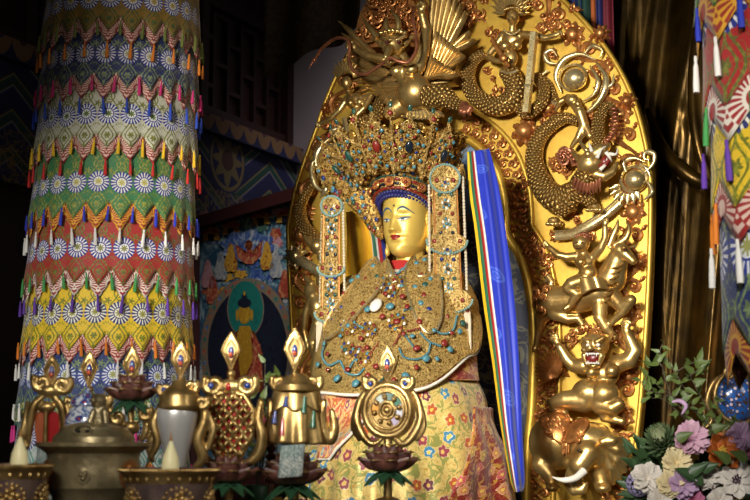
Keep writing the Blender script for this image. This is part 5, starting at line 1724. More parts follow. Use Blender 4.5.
crown_leaf(-1.1, 'greenstone', .23, .32, .72); crown_leaf(-.52, 'greenstone', .22, .31, .64); crown_leaf(.02, 'coral', .24, .33, .56); crown_leaf(.52, 'darkstone', .23, .33, .54); crown_leaf(1.12, 'darkstone', .22, .31, .48)
for th, h in ((-.82, .30), (-.25, .345), (.27, .36), (.82, .33)):   # flowers on stems between the leaves
    nrm = V((math.sin(th), -math.cos(th), 0)); b = nrm * .29 + V((0, 0, 2.86)); t_ = nrm * .43 + V((0, 0, 2.78 + h))
    m = MB(); m.tube([b, b.lerp(t_, .5) + nrm * .02, t_], .007, 6)
    for q in range(8):
        a = 2 * PI * q / 8; U = V((math.cos(th), math.sin(th), 0)); m.petal(t_, t_ + (U * math.cos(a) + V((0, 0, 1)) * math.sin(a)) * .036 + nrm * .012, .024, nrm, th=.004)
    o = obj('crown_flower', m, MAT['filigree_fine'], crown); gem(o, t_ + nrm * .02, nrm, .015, 'coral'); gem(o, t_ + V((0, 0, .05)) + nrm * .01, nrm, .012, 'greenstone', 1.5)
# side wings hanging beside the cheeks
for nm, poly, yl in (('side_wing', [(322, 158), (334, 146), (350, 150), (364, 172), (374, 194), (381, 218), (384, 238), (377, 236), (365, 219), (350, 204), (336, 195), (324, 182), (318, 170)], -.03), ('side_wing', [(432, 176), (446, 152), (458, 156), (466, 176), (464, 200), (462, 236), (452, 250), (438, 240), (434, 210)], .10)):
    P = [loc(x, y, yl) for x, y in smooth_poly(poly, 4)]
    m = MB(); n = len(P); c = sum(P, V()) / n; vs = []
    for k in range(6):
        f = 1 - k / 5
        for p in P: vs.append(c + (p - c) * f + V((0, -.03 * (1 - f), 0)))
    m.add(vs, [(k * n + i, k * n + (i + 1) % n, (k + 1) * n + (i + 1) % n, (k + 1) * n + i) for k in range(5) for i in range(n)], [(v.x, v.z) for v in vs])
    o = obj(nm, m, MAT['filigree'], crown, 0); q = o.modifiers.new('s', 'SOLIDIFY'); q.thickness = .02
    rgl = random.Random(len(P)); mm = MB()
    for k in range(70):
        f = math.sqrt(rgl.random()) * .95; p = rgl.choice(P); p = c + (p - c) * f; sz = rgl.uniform(.010, .02); a0 = rgl.uniform(0, 6.3); hh = rgl.choice((1, -1))
        mm.tube([p + V((sz * (1.05 - q / 10) * math.cos(a0 + hh * .75 * q), -.022 - .03 * (1 - f), sz * (1.05 - q / 10) * math.sin(a0 + hh * .75 * q))) for q in range(11)], .0042, 5)
    obj('wires', mm, MAT['filigree_fine'], o)
    for k in range(44):
        f = math.sqrt(rgl.random()) * .93; p = rgl.choice(P); p = c + (p - c) * f; gem(o, p + V((0, -.034 - .03 * (1 - f), 0)), V((0, -1, 0)), rgl.uniform(.008, .014), rgl.choice(['turq', 'coral', 'greenstone', 'turq', 'coral', 'lapis']))

# ---------------------------------------------------------------- long jewelled ear pendants
def plate(m, poly, yl, th, inner=.7, dome=.008):
    P = [loc(x, y, yl) for x, y in poly]; n = len(P); c = sum(P, V()) / n; vs = []
    for k in range(5):
        f = 1 - k / 4
        for p in P: vs.append(c + (p - c) * f + V((0, -th - dome * (1 - f), 0)))
    for p in P: vs.append(p)
    fs = [(k * n + i, k * n + (i + 1) % n, (k + 1) * n + (i + 1) % n, (k + 1) * n + i) for k in range(4) for i in range(n)]
    fs += [(5 * n + i, 5 * n + (i + 1) % n, (i + 1) % n, i) for i in range(n)]; fs.append(tuple(range(6 * n - 1, 5 * n - 1, -1)))
    m.add(vs, fs, [(v.x, v.z) for v in vs])


def lappet(name, lab, yl, cxt, cyt, rt, sw0, sw1, mid, bot, cxb):
    """rounded head, long strip, heart-shaped middle, rounded foot (all traced in the picture)"""
    P0 = lambda u, t: (cxt + (cxb - cxt) * t + u, cyt + (bot - cyt) * t)
    m = MB(); k = (mid - cyt) / (bot - cyt)
    strip = [P0(-sw0, .05), P0(-sw1, 1), P0(sw1, 1), P0(sw0, .05)]
    plate(m, strip, yl, .022)
    head_ = [(cxt + rt * math.cos(2 * PI * i / 20), cyt - rt * .1 + rt * .95 * math.sin(2 * PI * i / 20)) for i in range(20)]
    plate(m, head_, yl - .012, .022)
    ml = [(P0(0, k)[0] + sw1 * 1.5 * math.cos(a) , mid + (sw1 * .95 * math.sin(a) if math.sin(a) > 0 else sw1 * .55 * math.sin(a) * (1.2 - abs(math.cos(a)) * .2))) for a in [2 * PI * i / 22 for i in range(22)]]
    plate(m, ml, yl - .014, .022)
    bl = [(cxb + sw1 * 1.75 * math.cos(a), bot + sw1 * .95 * math.sin(a)) for a in [2 * PI * i / 22 for i in range(22)]]
    plate(m, bl, yl - .014, .022)
    o = obj(name, m, MAT['filigree_fine'], st, 50, lab)
    tq = plain('pale_turquoise', rgb(122, 152, 142), .35)
    for poly, half in ((head_, 0), (ml, 1), (bl, 1)):
        n = len(poly); m = MB()
        for i in range(n):
            if half and math.sin(2 * PI * i / n) < -.15: continue
            for q in (0, .5):
                a, b = poly[i], poly[(i + 1) % n]; m.ell(loc(a[0] + (b[0] - a[0]) * q, a[1] + (b[1] - a[1]) * q, yl - .036), 1.35 * px_, n=7, m=5)
        obj('turquoise_edging', m, tq, o)
    m = MB()
    for s_ in (-1, 1): m.tube([loc(*P0(s_ * (sw0 + (sw1 - sw0) * t / 10) * .94, .08 + .9 * t / 10), yl - .024) for t in range(11)], 1.0 * px_, 6)
    obj('border', m, MAT['copper'], o)
    rgl = random.Random(int(cxt)); nn = V((0, -1, 0))
    ts = [.02, .12, .2, .28, .36, .44, .58, .66, .74, .82, .9, 1.0]
    for i, t in enumerate(ts):
        if i % 2 == 0:
            x, y = P0(0, t); gem(o, loc(x, y, yl - .042), nn, 1.7 * px_, ('lapis', 'turq', 'darkstone')[i % 3])
            for q in range(6): gem(o, loc(x + 3.4 * math.cos(q * PI / 3 + .3), y + 4.4 * math.sin(q * PI / 3 + .3), yl - .036), nn, 1.25 * px_, ('turq', 'pearl')[q % 2], 1.3)
        else:
            for s_ in (-1, 1):
                x, y = P0(s_ * sw0 * .5, t); gem(o, loc(x, y, yl - .036), nn, 1.9 * px_, ('greenstone', 'coral', 'darkstone', 'lapis')[(i // 2) % 4])
    for x, y in ((cxt - rt * .55, cyt), (cxt + rt * .55, cyt), (P0(0, k)[0] - sw1 * .95, mid), (P0(0, k)[0] + sw1 * .95, mid), (cxb - sw1, bot), (cxb + sw1, bot)): gem(o, loc(x, y, yl - .044), nn, 2.2 * px_, 'coral')
    return o


LR = lappet('ear_pendant', 'long jewelled gilt pendant strip beside the cheek', -.16, 445, 180, 15, 12, 13.5, 241, 300, 449)
LL = lappet('ear_pendant', 'long jewelled gilt pendant strip on the far cheek', -.26, 331.5, 207, 10.5, 8.2, 9, 268, 314, 330.5)


def hangstring(parent, x0, y0, x1, y1, yl, tl=18):
    m = MB(); n = int((y1 - y0) / 3.2)
    for i in range(n): m.ell(loc(x0 + (x1 - x0) * i / n, y0 + (y1 - y0) * i / n, yl), (1.5 * px_, 1.5 * px_, 1.9 * px_), n=7, m=5)
    o = obj('bead_cord', m, MAT['string'], parent)
    m = MB(); a = loc(x1, y1, yl)
    for k in range(7): m.tube([a, a + V((.006 * (k - 3), .004 * math.sin(k * 2), -tl * px_ * .5)), a + V((.007 * (k - 3), .006 * math.sin(k * 2), -tl * px_))], [.005, .006, .004], 5)
    obj('cord_tassel', m, MAT['string'], parent)


for x0, y0, x1, y1, yl, tl in ((429, 186, 430, 306, -.20, 38), (463, 178, 467, 292, -.16, 54), (447, 318, 448, 322, -.22, 42)): hangstring(LR, x0, y0, x1, y1, yl, tl)
for x0, y0, x1, y1, yl, tl in ((322.5, 206, 320, 305, -.27, 46), (343, 204, 345, 320, -.28, 36), (331, 326, 330, 330, -.34, 28)): hangstring(LL, x0, y0, x1, y1, yl, tl)
for x, y in ((447, 317), (331, 326)): gem(LR if x > 400 else LL, loc(x, y, -.25 if x > 400 else -.33), V((0, -1, 0)), 2.4 * px_, 'coral')

# ---------------------------------------------------------------- ceremonial scarf and altar
sc_ = thing('ceremonial_scarf', 'long bright blue silk scarf with striped edge hanging beside the crowned statue', 'scarf', O, -YAW)
LE = [(468, 152), (470, 190), (476, 232), (484, 300), (493, 360), (501, 420), (511, 478), (516, 492)]; RE = [(489, 149), (499, 190), (509, 258), (515, 310), (519, 370), (522, 440), (524, 480), (522, 492)]


def pl(K, t):
    f = t * (len(K) - 1); i = min(int(f), len(K) - 2); k = f - i; return (K[i][0] + (K[i + 1][0] - K[i][0]) * k, K[i][1] + (K[i + 1][1] - K[i][1]) * k)


LEs = [(q.x, q.z) for q in spline([V((a, 0, b)) for a, b in LE], 6)]; REs = [(q.x, q.z) for q in spline([V((a, 0, b)) for a, b in RE], 6)]


def scarf(u, v, off=0.0):
    a = pl(LEs, v); b = pl(REs, v); yl = -.02 - .36 * v ** 1.3
    x, y = a[0] + (b[0] - a[0]) * u, a[1] + (b[1] - a[1]) * u
    fold = .015 * math.sin(u * 8.5 + 1.2 * math.sin(v * 2.4)) * (.35 + .65 * v) + .005 * math.sin(u * 17 + 3 * v) - .05 * math.sin(PI * u)
    return loc(x, y, yl + fold - off)


def damask():
    x, y, _ = sep(uvn()); px = fract(x * 1.0 + .5 * fract(floor_(y * 7.0) * .5)) - .5; py = fract(y * 7.0) - .5
    r = sq(px * px + py * py * 4.0); n = noise(comb(x * 3.0, y * 16.0), 3.0, 2)
    med = gt(.26, r) * gt(.62, fract(r * 9.0 + n))
    return dict(color=mix(med, rgb(22, 46, 178), rgb(64, 94, 206)), rough=.5, sheen=.4, height=med, bump=.1, dist=.002)


MAT['bluesilk'] = mat('blue_silk', damask)
def sgrid(nm, u0, u1, mt, th, off=0.0):
    mm = MB(); mm.grid(max(2, int(48 * (u1 - u0))), 80, lambda u, v: scarf(u0 + (u1 - u0) * u, v, off), lambda u, v: (u, v)); o = obj(nm, mm, mt, sc_, 0); q = o.modifiers.new('s', 'SOLIDIFY'); q.thickness = th
sgrid('silk', .0, 1.0, MAT['bluesilk'], .006)
for k, (u0, u1, c) in enumerate(((-.02, .09, (232, 190, 40)), (.09, .19, (40, 120, 86)), (.19, .27, (176, 36, 40)), (.27, .33, (226, 222, 214)))): sgrid('edge_stripe', u0, u1, plain('stripe_%d' % k, rgb(*c), .55), .006, .01)
# yellow scarf on the other shoulder, edged green, red and blue
sy = thing('ceremonial_scarf', 'yellow silk scarf with green and blue edge behind the far cheek of the statue', 'scarf', O, -YAW)
LE2 = [(346, 212), (347, 240), (346, 270), (342, 300), (334, 330), (322, 360), (318, 372)]; RE2 = [(372, 206), (384, 236), (388, 262), (386, 290), (372, 320), (350, 345), (334, 362)]
def scarf2(u, v, off=0.0):
    a = pl(LE2, v); b = pl(RE2, v); x, y = a[0] + (b[0] - a[0]) * u, a[1] + (b[1] - a[1]) * u
    return loc(x, y, .05 + .27 * min(1, v * 2.4) + .02 * math.sin(u * 13 + 2 * v) - off)
for nm, u0, u1, c in (('silk', 0, .68, (238, 180, 30)), ('edge_stripe', .68, .78, (30, 100, 70)), ('edge_stripe', .78, .82, (206, 200, 190)), ('edge_stripe', .82, .9, (170, 40, 40)), ('edge_stripe', .9, 1.0, (36, 52, 150))):
    mm = MB(); mm.grid(max(2, int(40 * (u1 - u0))), 40, lambda u, v: scarf2(u0 + (u1 - u0) * u, v)); o = obj(nm, mm, plain('yellow_scarf_%d' % int(u0 * 100), rgb(*c), .5, sheen=.3), sy, 0); q = o.modifiers.new('s', 'SOLIDIFY'); q.thickness = .006
mm = MB(); mm.grid(8, 16, lambda u, v: loc(319 + 12 * u + 3 * v, 318 + 44 * v, .17 + .015 * math.sin(u * 7))); o = obj('lower_fold', mm, MAT['bluesilk'], sy, 0); q = o.modifiers.new('s', 'SOLIDIFY'); q.thickness = .006
m = MB(); m.box((-1.05, -1.0, 0), (1.05, HY - .26, .88)); inshrine(structure('statue_platform', m, MAT['wall']))
# ------------------------------------------------------------------ offering table and the eight symbol stands
TZ = 1.09
MAT['tablecloth'] = mat('table_cloth', lambda: dict(color=mix(noise(objc(), 20, 3), rgb(60, 40, 30), rgb(90, 60, 36)), rough=.8))
tb = thing('offering_table', 'long low offering table standing in front of the statue', 'table', (0, 5.2, 0))
obj('table_top', MB().box((-2.3, -1.25, TZ - .05), (.72, .62, TZ)), MAT['wall'], tb)
for x in (-2.2, .62):
    for y in (-1.15, .52): obj('leg', MB().box((x - .05, y - .05, 0), (x + .05, y + .05, TZ - .05)), MAT['wall'], tb)
MAT['ruby'] = plain('ruby_enamel', rgb(178, 28, 30), .25, coat=.5); MAT['blueenamel'] = plain('blue_enamel', rgb(50, 70, 140), .25, coat=.5); MAT['greenenamel'] = plain('green_enamel', rgb(40, 110, 80), .3, coat=.4)
MAT['lotusred'] = mat('lotus_petal_brown', lambda: dict(color=mix(ss(noise(objc(), 30, 2), .3, .7), rgb(122, 76, 62), rgb(84, 50, 46)), rough=.4))
MAT['lotusgreen'] = plain('lotus_leaf_green', rgb(50, 90, 60), .45)
GRP = 'auspicious symbol stands on the offering table'


class Stand:
    """one symbol stand; everything is laid out in metres around its own axis, from sizes read off the picture"""
    def __init__(s, px, Y, label, yaw=0.0):
        s.Y = Y; s.k = Y / FPX; b = at(px, 470, Y); s.px = px; s.yaw = yaw
        s.root = thing('offering_stand', label, 'offering stand', V((b.x, Y, TZ)), yaw, GRP)
        s.z440 = at(px, 440, Y).z - TZ

    def p(s, px, py, d=0.0): return V(((px - s.px) * s.k, -d * s.k, s.z440 + (440 - py) * s.k * 1.008))

    def part(s, name, m, mt, sharp=50): return obj(name, m, MAT[mt] if isinstance(mt, str) else mt, s.root, sharp)

    def finial(s, cx, y0, y1, w):
        h = y1 - y0; m = MB()
        prof = [(0, 0), (.22, .12), (.62, .34), (1, .52), (.78, .68), (.42, .84), (0, 1)]
        ol = [(cx + w * a, y1 - h * t) for a, t in prof] + [(cx - w * a, y1 - h * t) for a, t in reversed(prof[1:-1])]
        vs = []; n = len(ol); cy = y1 - h * .5
        for k, (f, d) in enumerate(((1, 0), (1, 2.4), (.72, 3.4), (.5, 2.4))):
            for x, y in ol: vs.append(s.p(cx + (x - cx) * f, cy + (y - cy) * f, d))
        for x, y in ol: vs.append(s.p(x, y, -2))
        fs = [(k * n + (i + 1) % n, k * n + i, (k + 1) * n + i, (k + 1) * n + (i + 1) % n) for k in range(3) for i in range(n)]
        fs += [(i, (i + 1) % n, 4 * n + (i + 1) % n, 4 * n + i) for i in range(n)] + [tuple(range(3 * n, 4 * n)), tuple(reversed(range(4 * n, 5 * n)))]
        m.add(vs, fs)
        P = [s.p(x, y, 2.2) for x, y in ol]; P = resample(P + [P[0]], 44)
        for q in P[:-1]: m.ell(q, 1.35 * s.k, n=7, m=5)
        m.ell(s.p(cx, y1 + 3, 0), 4.4 * s.k, n=12, m=8); m.tube([s.p(cx, y1 + 4, 0), s.p(cx, y1 + 12, 0)], 2.6 * s.k, 8)
        f = s.part('finial', m, 'brass')
        obj('flame_gem', MB().ell(s.p(cx, cy + 1, 2.6), (3 * s.k, 2.2 * s.k, 6.4 * s.k), n=12, m=8), MAT['blueenamel'], f); obj('gem_heart', MB().ell(s.p(cx, cy + 3.5, 4), (2.3 * s.k, 1.6 * s.k, 2.8 * s.k), n=10, m=6), plain('orange_enamel', rgb(190, 80, 40), .3), f)

    def curls(s, pts, r=6):
        sc2 = Sculpt()
        for x, y, hand in pts:
            q = [s.p(x + hand * (r * .95 * (1 - t / 15)) * math.cos(2.6 + t * .62), y - (r * .95 * (1 - t / 15)) * math.sin(2.6 + t * .62), 2) for t in range(12)]
            for a, b in zip(q[:-1], q[1:]): sc2.cap(a, r * .42 * s.k, b, r * .42 * s.k, 8)
        return sc2

    def ribbon(s, sc2, pts, r0=3.2, r1=5.5):
        q = spline([s.p(*(a if len(a) == 3 else a + (0,))) for a in pts], 5); n = len(q)
        sc2.tube(q, [(r0 + (r1 - r0) * math.sin(PI * i / (n - 1)) ** .8) * s.k for i in range(n)], 10)
        sc2.tube([a + V((1.7 * s.k, -2.2 * s.k, 0)) for a in q], [(r0 + (r1 - r0) * math.sin(PI * i / (n - 1))) * .5 * s.k for i in range(n)], 8)
        sc2.ell(q[0], r0 * s.k); sc2.ell(q[-1], r0 * s.k)

    def lotus(s, cx, cy, w, h, mt='lotusred', top=None):
        c = s.p(cx, cy); k = s.k
        m = MB(); g_ = MB()
        for ring, (rr_, zz, n, up) in enumerate(((.5, .6, 8, 1.15), (.8, .3, 9, .85), (1.0, 0, 10, .55))):
            for q in range(n):
                a = 2 * PI * q / n + ring * .35; d = V((math.cos(a), math.sin(a), 0)); b0 = c + d * (w * .16 * k) + V((0, 0, h * (zz - .15) * k)); t0 = c + d * (w * .5 * rr_ * k) + V((0, 0, h * (zz * .8 + up) * k))
                m.petal(b0, t0, w * .36 * k, V((0, 0, 1)) - d * .2, .16, .008, 6, 7, cup=.22)
                sd = V((-d.y, d.x, 0))
                g_.tube([t0 + V((0, 0, .004)) + sd * (w * .10 * k * j) - d * (w * .055 * k * j * j) for j in (-1, -.5, 0, .5, 1)], [.0012, .0026, .0032, .0026, .0012], 5)
        o = s.part('lotus', m, mt); obj('gilt_petal_edges', g_, MAT['brass'], o)
        m = MB()
        for q in range(7):
            a = 2 * PI * q / 7 + .2; d = V((math.cos(a), math.sin(a), 0)); m.petal(c + V((0, 0, -h * .1 * k)), c + d * (w * .42 * k) + V((0, 0, -h * 1.0 * k)), w * .26 * k, d + V((0, 0, .8)), -.1, .006, 5, 6)
        s.part('lotus_leaves', m, 'lotusgreen')
        return o

    def stem(s, cx, y0, r=4.0):
        m = MB(); zt = s.p(cx, y0).z; x = s.p(cx, y0).x; k = s.k
        m.lathe([(0, zt), (r * k, zt), (r * k, zt * .8), (r * 1.3 * k, zt * .78), (r * k, zt * .76), (r * k, .05), (r * 2 * k, .045), (r * 5.2 * k, .02), (r * 5.6 * k, .012), (r * 5.6 * k, 0), (0, 0)], 24, (x, 0, 0))
        s.part('stem', m, 'brass')


# dharma wheel
w = Stand(389, 5.35, 'gilt wheel with enamel spokes on a lotus, in front of the floral skirt', R(-16))
w.finial(388, 347, 383, 9.5)
C0 = w.p(388.5, 411); k = w.k
m = MB(); RX_, RZ_ = 26, 28
def wring(r, y, rad, n=40): m.tube([C0 + V((RX_ * r * k * math.cos(2 * PI * i / n), -y * k, RZ_ * r * k * math.sin(2 * PI * i / n))) for i in range(n)], rad * k, 8, closed=True, ref=(0, 1, 0))
wring(.90, 3, 3.4); wring(.66, 4, 1.5); wring(.30, 5, 1.6); wring(.17, 5.4, 1.3); wring(1.0, 1, 2.2)
for i in range(40): m.ell(C0 + V((RX_ * .78 * k * math.cos(2 * PI * i / 40), -4 * k, RZ_ * .78 * k * math.sin(2 * PI * i / 40))), 1.1 * k, n=6, m=4)
m.ell(C0 + V((0, -5.5 * k, 0)), (3.6 * k, 2 * k, 3.6 * k))
for i in range(8):
    a = 2 * PI * i / 8 + .2; u = V((math.cos(a), 0, math.sin(a))); m.tube([C0 + u * RX_ * .3 * k + V((0, -4.6 * k, 0)), C0 + u * RX_ * .64 * k + V((0, -4.2 * k, 0))], [1.3 * k, 1.9 * k], 7); m.ell(C0 + u * RX_ * .5 * k + V((0, -5 * k, 0)), 2.9 * k, n=10, m=6)
m.lathe([(0, -3.5 * k), (26 * k, -3.5 * k), (26 * k, 0), (0, 0)], 40)
n0 = len(m.v) - 41 * 4
for i in range(n0, len(m.v)): x, y, z = m.v[i]; m.v[i] = tuple(C0 + V((x, -z - 3.0 * k + 0, y * 28 / 26)))
w.part('wheel', m, 'brass')
cols = [MAT['greenenamel'], plain('white_enamel', rgb(206, 204, 210), .3), plain('lilac_enamel', rgb(190, 176, 200), .3), MAT['brass'], MAT['brass'], plain('orange_field', rgb(226, 150, 40), .3), plain('pale_enamel', rgb(180, 190, 180), .3), plain('grey_green_enamel', rgb(90, 120, 110), .3)]
for i in range(8):
    a0 = PI / 2 - .39 - i * PI / 4; m = MB()
    pts = [C0 + V((RX_ * r * k * math.cos(a), -4.1 * k, RZ_ * r * k * math.sin(a))) for r, a in [(.34, a0), (.64, a0), (.64, a0 - .39), (.64, a0 - .76), (.34, a0 - .76), (.34, a0 - .39)]]
    m.prism(list(reversed(pts)), (0, 1.5 * k, 0)); w.part('spoke_field', m, cols[i])
s2 = w.curls([(371, 384, 1), (407, 384, -1)], 8)
for sg in (-1, 1): w.ribbon(s2, [(388 + sg * 20, 388, -2), (388 + sg * 29, 400, -2), (388 + sg * 33, 418, -1), (388 + sg * 27, 434, 0), (388 + sg * 16, 444, 1), (388 + sg * 5, 437, 0)], 2.4, 4.6); w.ribbon(s2, [(388 + sg * 29, 398, -2), (388 + sg * 34, 412, -2), (388 + sg * 36, 428, -1), (388 + sg * 30, 440, 0)], 1.8, 3.4)
o = s2.build('ribbon_frame', MAT['brass'], w.root, .0035, 3)
for x in (371, 407): obj('blue_gem', MB().ell(w.p(x, 385, 5), (2.6 * k, 2 * k, 2.6 * k), n=10, m=6), MAT['blueenamel'], o)
w.lotus(388, 468, 64, 14); w.stem(388, 438, 4.2)

# victory banner
b = Stand(296, 5.1, 'gilt draped banner canopy on a lotus, pale banknote tucked under it'); k = b.k
b.finial(294, 330, 373, 10.5)
m = MB(); c = b.p(296, 440)
def bell(u, v):
    a = 2 * PI * u; y = 392 + 52 * v; r = 20 + 9 * v ** .7; fold = 1 + (.10 * v) * math.sin(a * 9 + 1)
    return V((r * fold * math.cos(a) * k, r * .62 * fold * math.sin(a) * k, b.p(296, y).z + .003 * math.sin(a * 9) * v))
m.grid(108, 20, bell); 
def tier(u, v):
    a = 2 * PI * u; y = 386 + 24 * v; r = 19 + 7 * v ** .6; fold = 1 + .08 * v * math.sin(a * 7)
    return V((r * fold * math.cos(a) * k, r * .66 * fold * math.sin(a) * k, b.p(296, y + 3 * math.sin(a * 7) * v).z))
m.grid(84, 12, tier)
m.lathe([(0, b.p(0, 376).z), (9 * k, b.p(0, 377).z), (17 * k, b.p(0, 384).z), (21.5 * k, b.p(0, 387).z), (21.5 * k, b.p(0, 391).z), (19 * k, b.p(0, 393).z)], 32)
for yy in (388, 396): m.tube([V((21.8 * k * math.cos(2 * PI * i / 32), 15 * k * math.sin(2 * PI * i / 32), b.p(0, yy).z)) for i in range(32)], 1.5 * k, 6, closed=True)
o = b.part('canopy', m, 'brass'); q = o.modifiers.new('s', 'SOLIDIFY'); q.thickness = .004
for x, y0, y1, mt in ((284, 418, 436, 'ruby'), (287, 398, 408, 'blueenamel'), (305, 398, 414, 'greenenamel'), (276, 412, 424, 'blueenamel'), (314, 412, 428, 'greenenamel')):
    b.part('enamel_strip', MB().tube([b.p(x, y0, 19 - abs(x - 296) * .28), b.p(x - 1, y1, 20 - abs(x - 296) * .28)], [1.6 * k, 3 * k], 8), mt)
s2 = b.curls([(279, 384, 1), (313, 384, -1)], 8.5)
for sg in (-1, 1): b.ribbon(s2, [(296 + sg * 27, 402), (296 + sg * 25, 416), (296 + sg * 28, 432), (296 + sg * 34, 440), (296 + sg * 38, 428), (296 + sg * 35, 412)], 3, 6)
o = s2.build('ribbon_frame', MAT['brass'], b.root, .0035, 3)
for x in (279, 313): obj('blue_gem', MB().ell(b.p(x, 386, 6), (2.8 * k, 2 * k, 2.8 * k), n=10, m=6), MAT['blueenamel'], o)
b.lotus(293, 480, 72, 16); b.stem(295, 445, 4.2)
bn = thing('banknote', 'pale folded banknote resting upright on the lotus under the banner canopy', 'banknote', V(at(290, 478, 4.97)) , R(6))
m = MB(); m.grid(10, 12, lambda u, v: V(((u - .5) * .086 + .010 * v, -.008 * math.sin(PI * u) + .01 * v, .112 * v + .006 * u)), lambda u, v: (u, v))
MAT['note'] = mat('banknote_paper', lambda: dict(color=mix(gt(.06, mabs(noise(comb(*sep(uvn())[:2]), 7, 3, .5, 1.0) - .5)), mix(gt(sep(uvn())[1], .62), rgb(206, 208, 200), rgb(180, 192, 186)), rgb(126, 146, 142)), rough=.8))
o = obj('paper', m, MAT['note'], bn, 0); q = o.modifiers.new('s', 'SOLIDIFY'); q.thickness = .0015

# endless knot
n_ = Stand(229, 5.0, 'gilt endless knot lattice over red, with curled ribbons, on a lotus', R(-8)); k = n_.k
n_.finial(230, 334, 372, 9.5)
ol = [(229, 392), (244, 396), (254, 412), (252, 436), (242, 454), (229, 466), (216, 454), (206, 436), (204, 412), (214, 396)]
m = MB(); m.prism([n_.p(x, y, 2) for x, y in reversed(ol)], (0, 4 * k, 0)); n_.part('red_backing', m, 'ruby')
m = MB()
from mathutils.geometry import intersect_line_line_2d
def clipseg(x0, y0, dx, dy):
    hit = []
    for i in range(len(ol)):
        a, c_ = ol[i], ol[(i + 1) % len(ol)]; h = intersect_line_line_2d((x0 - dx * 200, y0 - dy * 200), (x0 + dx * 200, y0 + dy * 200), a, c_) if False else None
        # parametric crossing
        ex, ey = c_[0] - a[0], c_[1] - a[1]; det = dx * (-ey) + ex * dy
        if abs(det) < 1e-6: continue
        t = ((a[0] - x0) * (-ey) + ex * (a[1] - y0)) / det; u = (dx * (a[1] - y0) - dy * (a[0] - x0)) / det
        if 0 <= u <= 1: hit.append(t)
    return (min(hit), max(hit)) if len(hit) >= 2 else None
for fam, (dx, dy) in enumerate(((.62, .785), (-.62, .785))):
    for i in range(-4, 5):
        x0 = 229 + i * 10.2; h = clipseg(x0, 428, dx, dy)
        if not h: continue
        t0, t1 = h; N = max(6, int((t1 - t0) / 1.4)); pts = []
        for j in range(N + 1):
            t = t0 + (t1 - t0) * j / N; x, y = x0 + dx * t, 428 + dy * t
            ph = (y - 428) / .785 / 8.2 * PI * .98 + i * PI + fam * PI
            pts.append(n_.p(x, y, 4.5 + 1.5 * math.sin(ph)))
        m.tube(pts, 2.5 * k, 8)
m.tube([n_.p(x, y, 3) for x, y in ol], 2.8 * k, 8, closed=True)
n_.part('knot', m, 'brass')
s2 = n_.curls([(213, 386, 1), (246, 386, -1)], 11)
s2.ell(n_.p(229, 388, 2), (12 * k, 5 * k, 8 * k))
for sg in (-1, 1): n_.ribbon(s2, [(229 + sg * 31, 402), (229 + sg * 29, 420), (229 + sg * 33, 436), (229 + sg * 29, 454), (229 + sg * 15, 464), (229 + sg * 8, 456)], 3, 5.4); n_.ribbon(s2, [(229 + sg * 33, 440), (229 + sg * 24, 458), (229 + sg * 10, 468)], 2.5, 4)
o = s2.build('ribbon_frame', MAT['brass'], n_.root, .0035, 3)
for x in (211, 248): obj('blue_gem', MB().ell(n_.p(x, 387, 7), (3.2 * k, 2 * k, 3.2 * k), n=10, m=6), MAT['blueenamel'], o)
obj('red_gem', MB().ell(n_.p(229, 388, 7), (2.6 * k, 2 * k, 4 * k), n=10, m=6), MAT['ruby'], o)
n_.lotus(229, 478, 62, 14); n_.stem(229, 464, 4)

# treasure vase
v = Stand(178, 4.9, 'gilt stand holding a silvery white vase shape with rounded gold cap'); k = v.k
v.finial(179, 343, 380, 9.5)
Z = lambda y: v.p(0, y).z
m = MB(); m.lathe([(0, Z(478)), (7 * k, Z(476)), (9 * k, Z(466)), (13 * k, Z(450)), (19 * k, Z(426)), (20.5 * k, Z(416)), (19 * k, Z(408)), (17 * k, Z(404))], 40, (-2 * k, 0, 0))
v.part('vase_body', m, plain('silver_white_foil', rgb(206, 204, 200), .32, .35), 0)
m = MB(); m.lathe([(17 * k, Z(412)), (20.5 * k, Z(411)), (21.5 * k, Z(406)), (19.5 * k, Z(402)), (20 * k, Z(398)), (18 * k, Z(393)), (13 * k, Z(389)), (9 * k, Z(387)), (7 * k, Z(382)), (0, Z(380))], 40, (0, 0, 0))
v.part('cap', m, 'brass', 0)
s2 = v.curls([(164, 391, 1), (190, 388, -1), (201, 403, -1)], 7.5)
v.ribbon(s2, [(202, 406), (204, 420), (198, 440), (202, 458), (194, 468)], 3, 6); v.ribbon(s2, [(158, 408), (153, 424), (157, 442), (150, 458)], 2.6, 4.6); v.ribbon(s2, [(206, 412), (212, 430), (206, 450)], 2.2, 4)
o = s2.build('ribbon_frame', MAT['brass'], v.root, .0035, 3)
obj('blue_gem', MB().ell(v.p(163, 391, 6), (2.6 * k, 2 * k, 2.6 * k), n=10, m=6), MAT['blueenamel'], o)
v.stem(178, 474, 4)

# open lotus
l = Stand(130, 5.0, 'open red lotus edged in gold on a slim stand, by the blue and white jar'); k = l.k
l.finial(130, 348, 386, 8.5)
l.lotus(130, 399, 56, 13); l.stem(130, 406, 3.2)
s2 = l.curls([(117, 418, 1), (144, 414, -1)], 7.5); l.ribbon(s2, [(144, 418), (145, 430), (141, 440)], 2.4, 4); l.ribbon(s2, [(149, 416), (154, 430), (149, 446), (152, 460)], 2.6, 4.6); l.ribbon(s2, [(117, 422), (113, 436), (118, 448)], 2.4, 4)
s2.ell(l.p(130, 428, 0), (9 * k, 6 * k, 7 * k)); s2.build('ribbon_frame', MAT['brass'], l.root, .0035, 3)

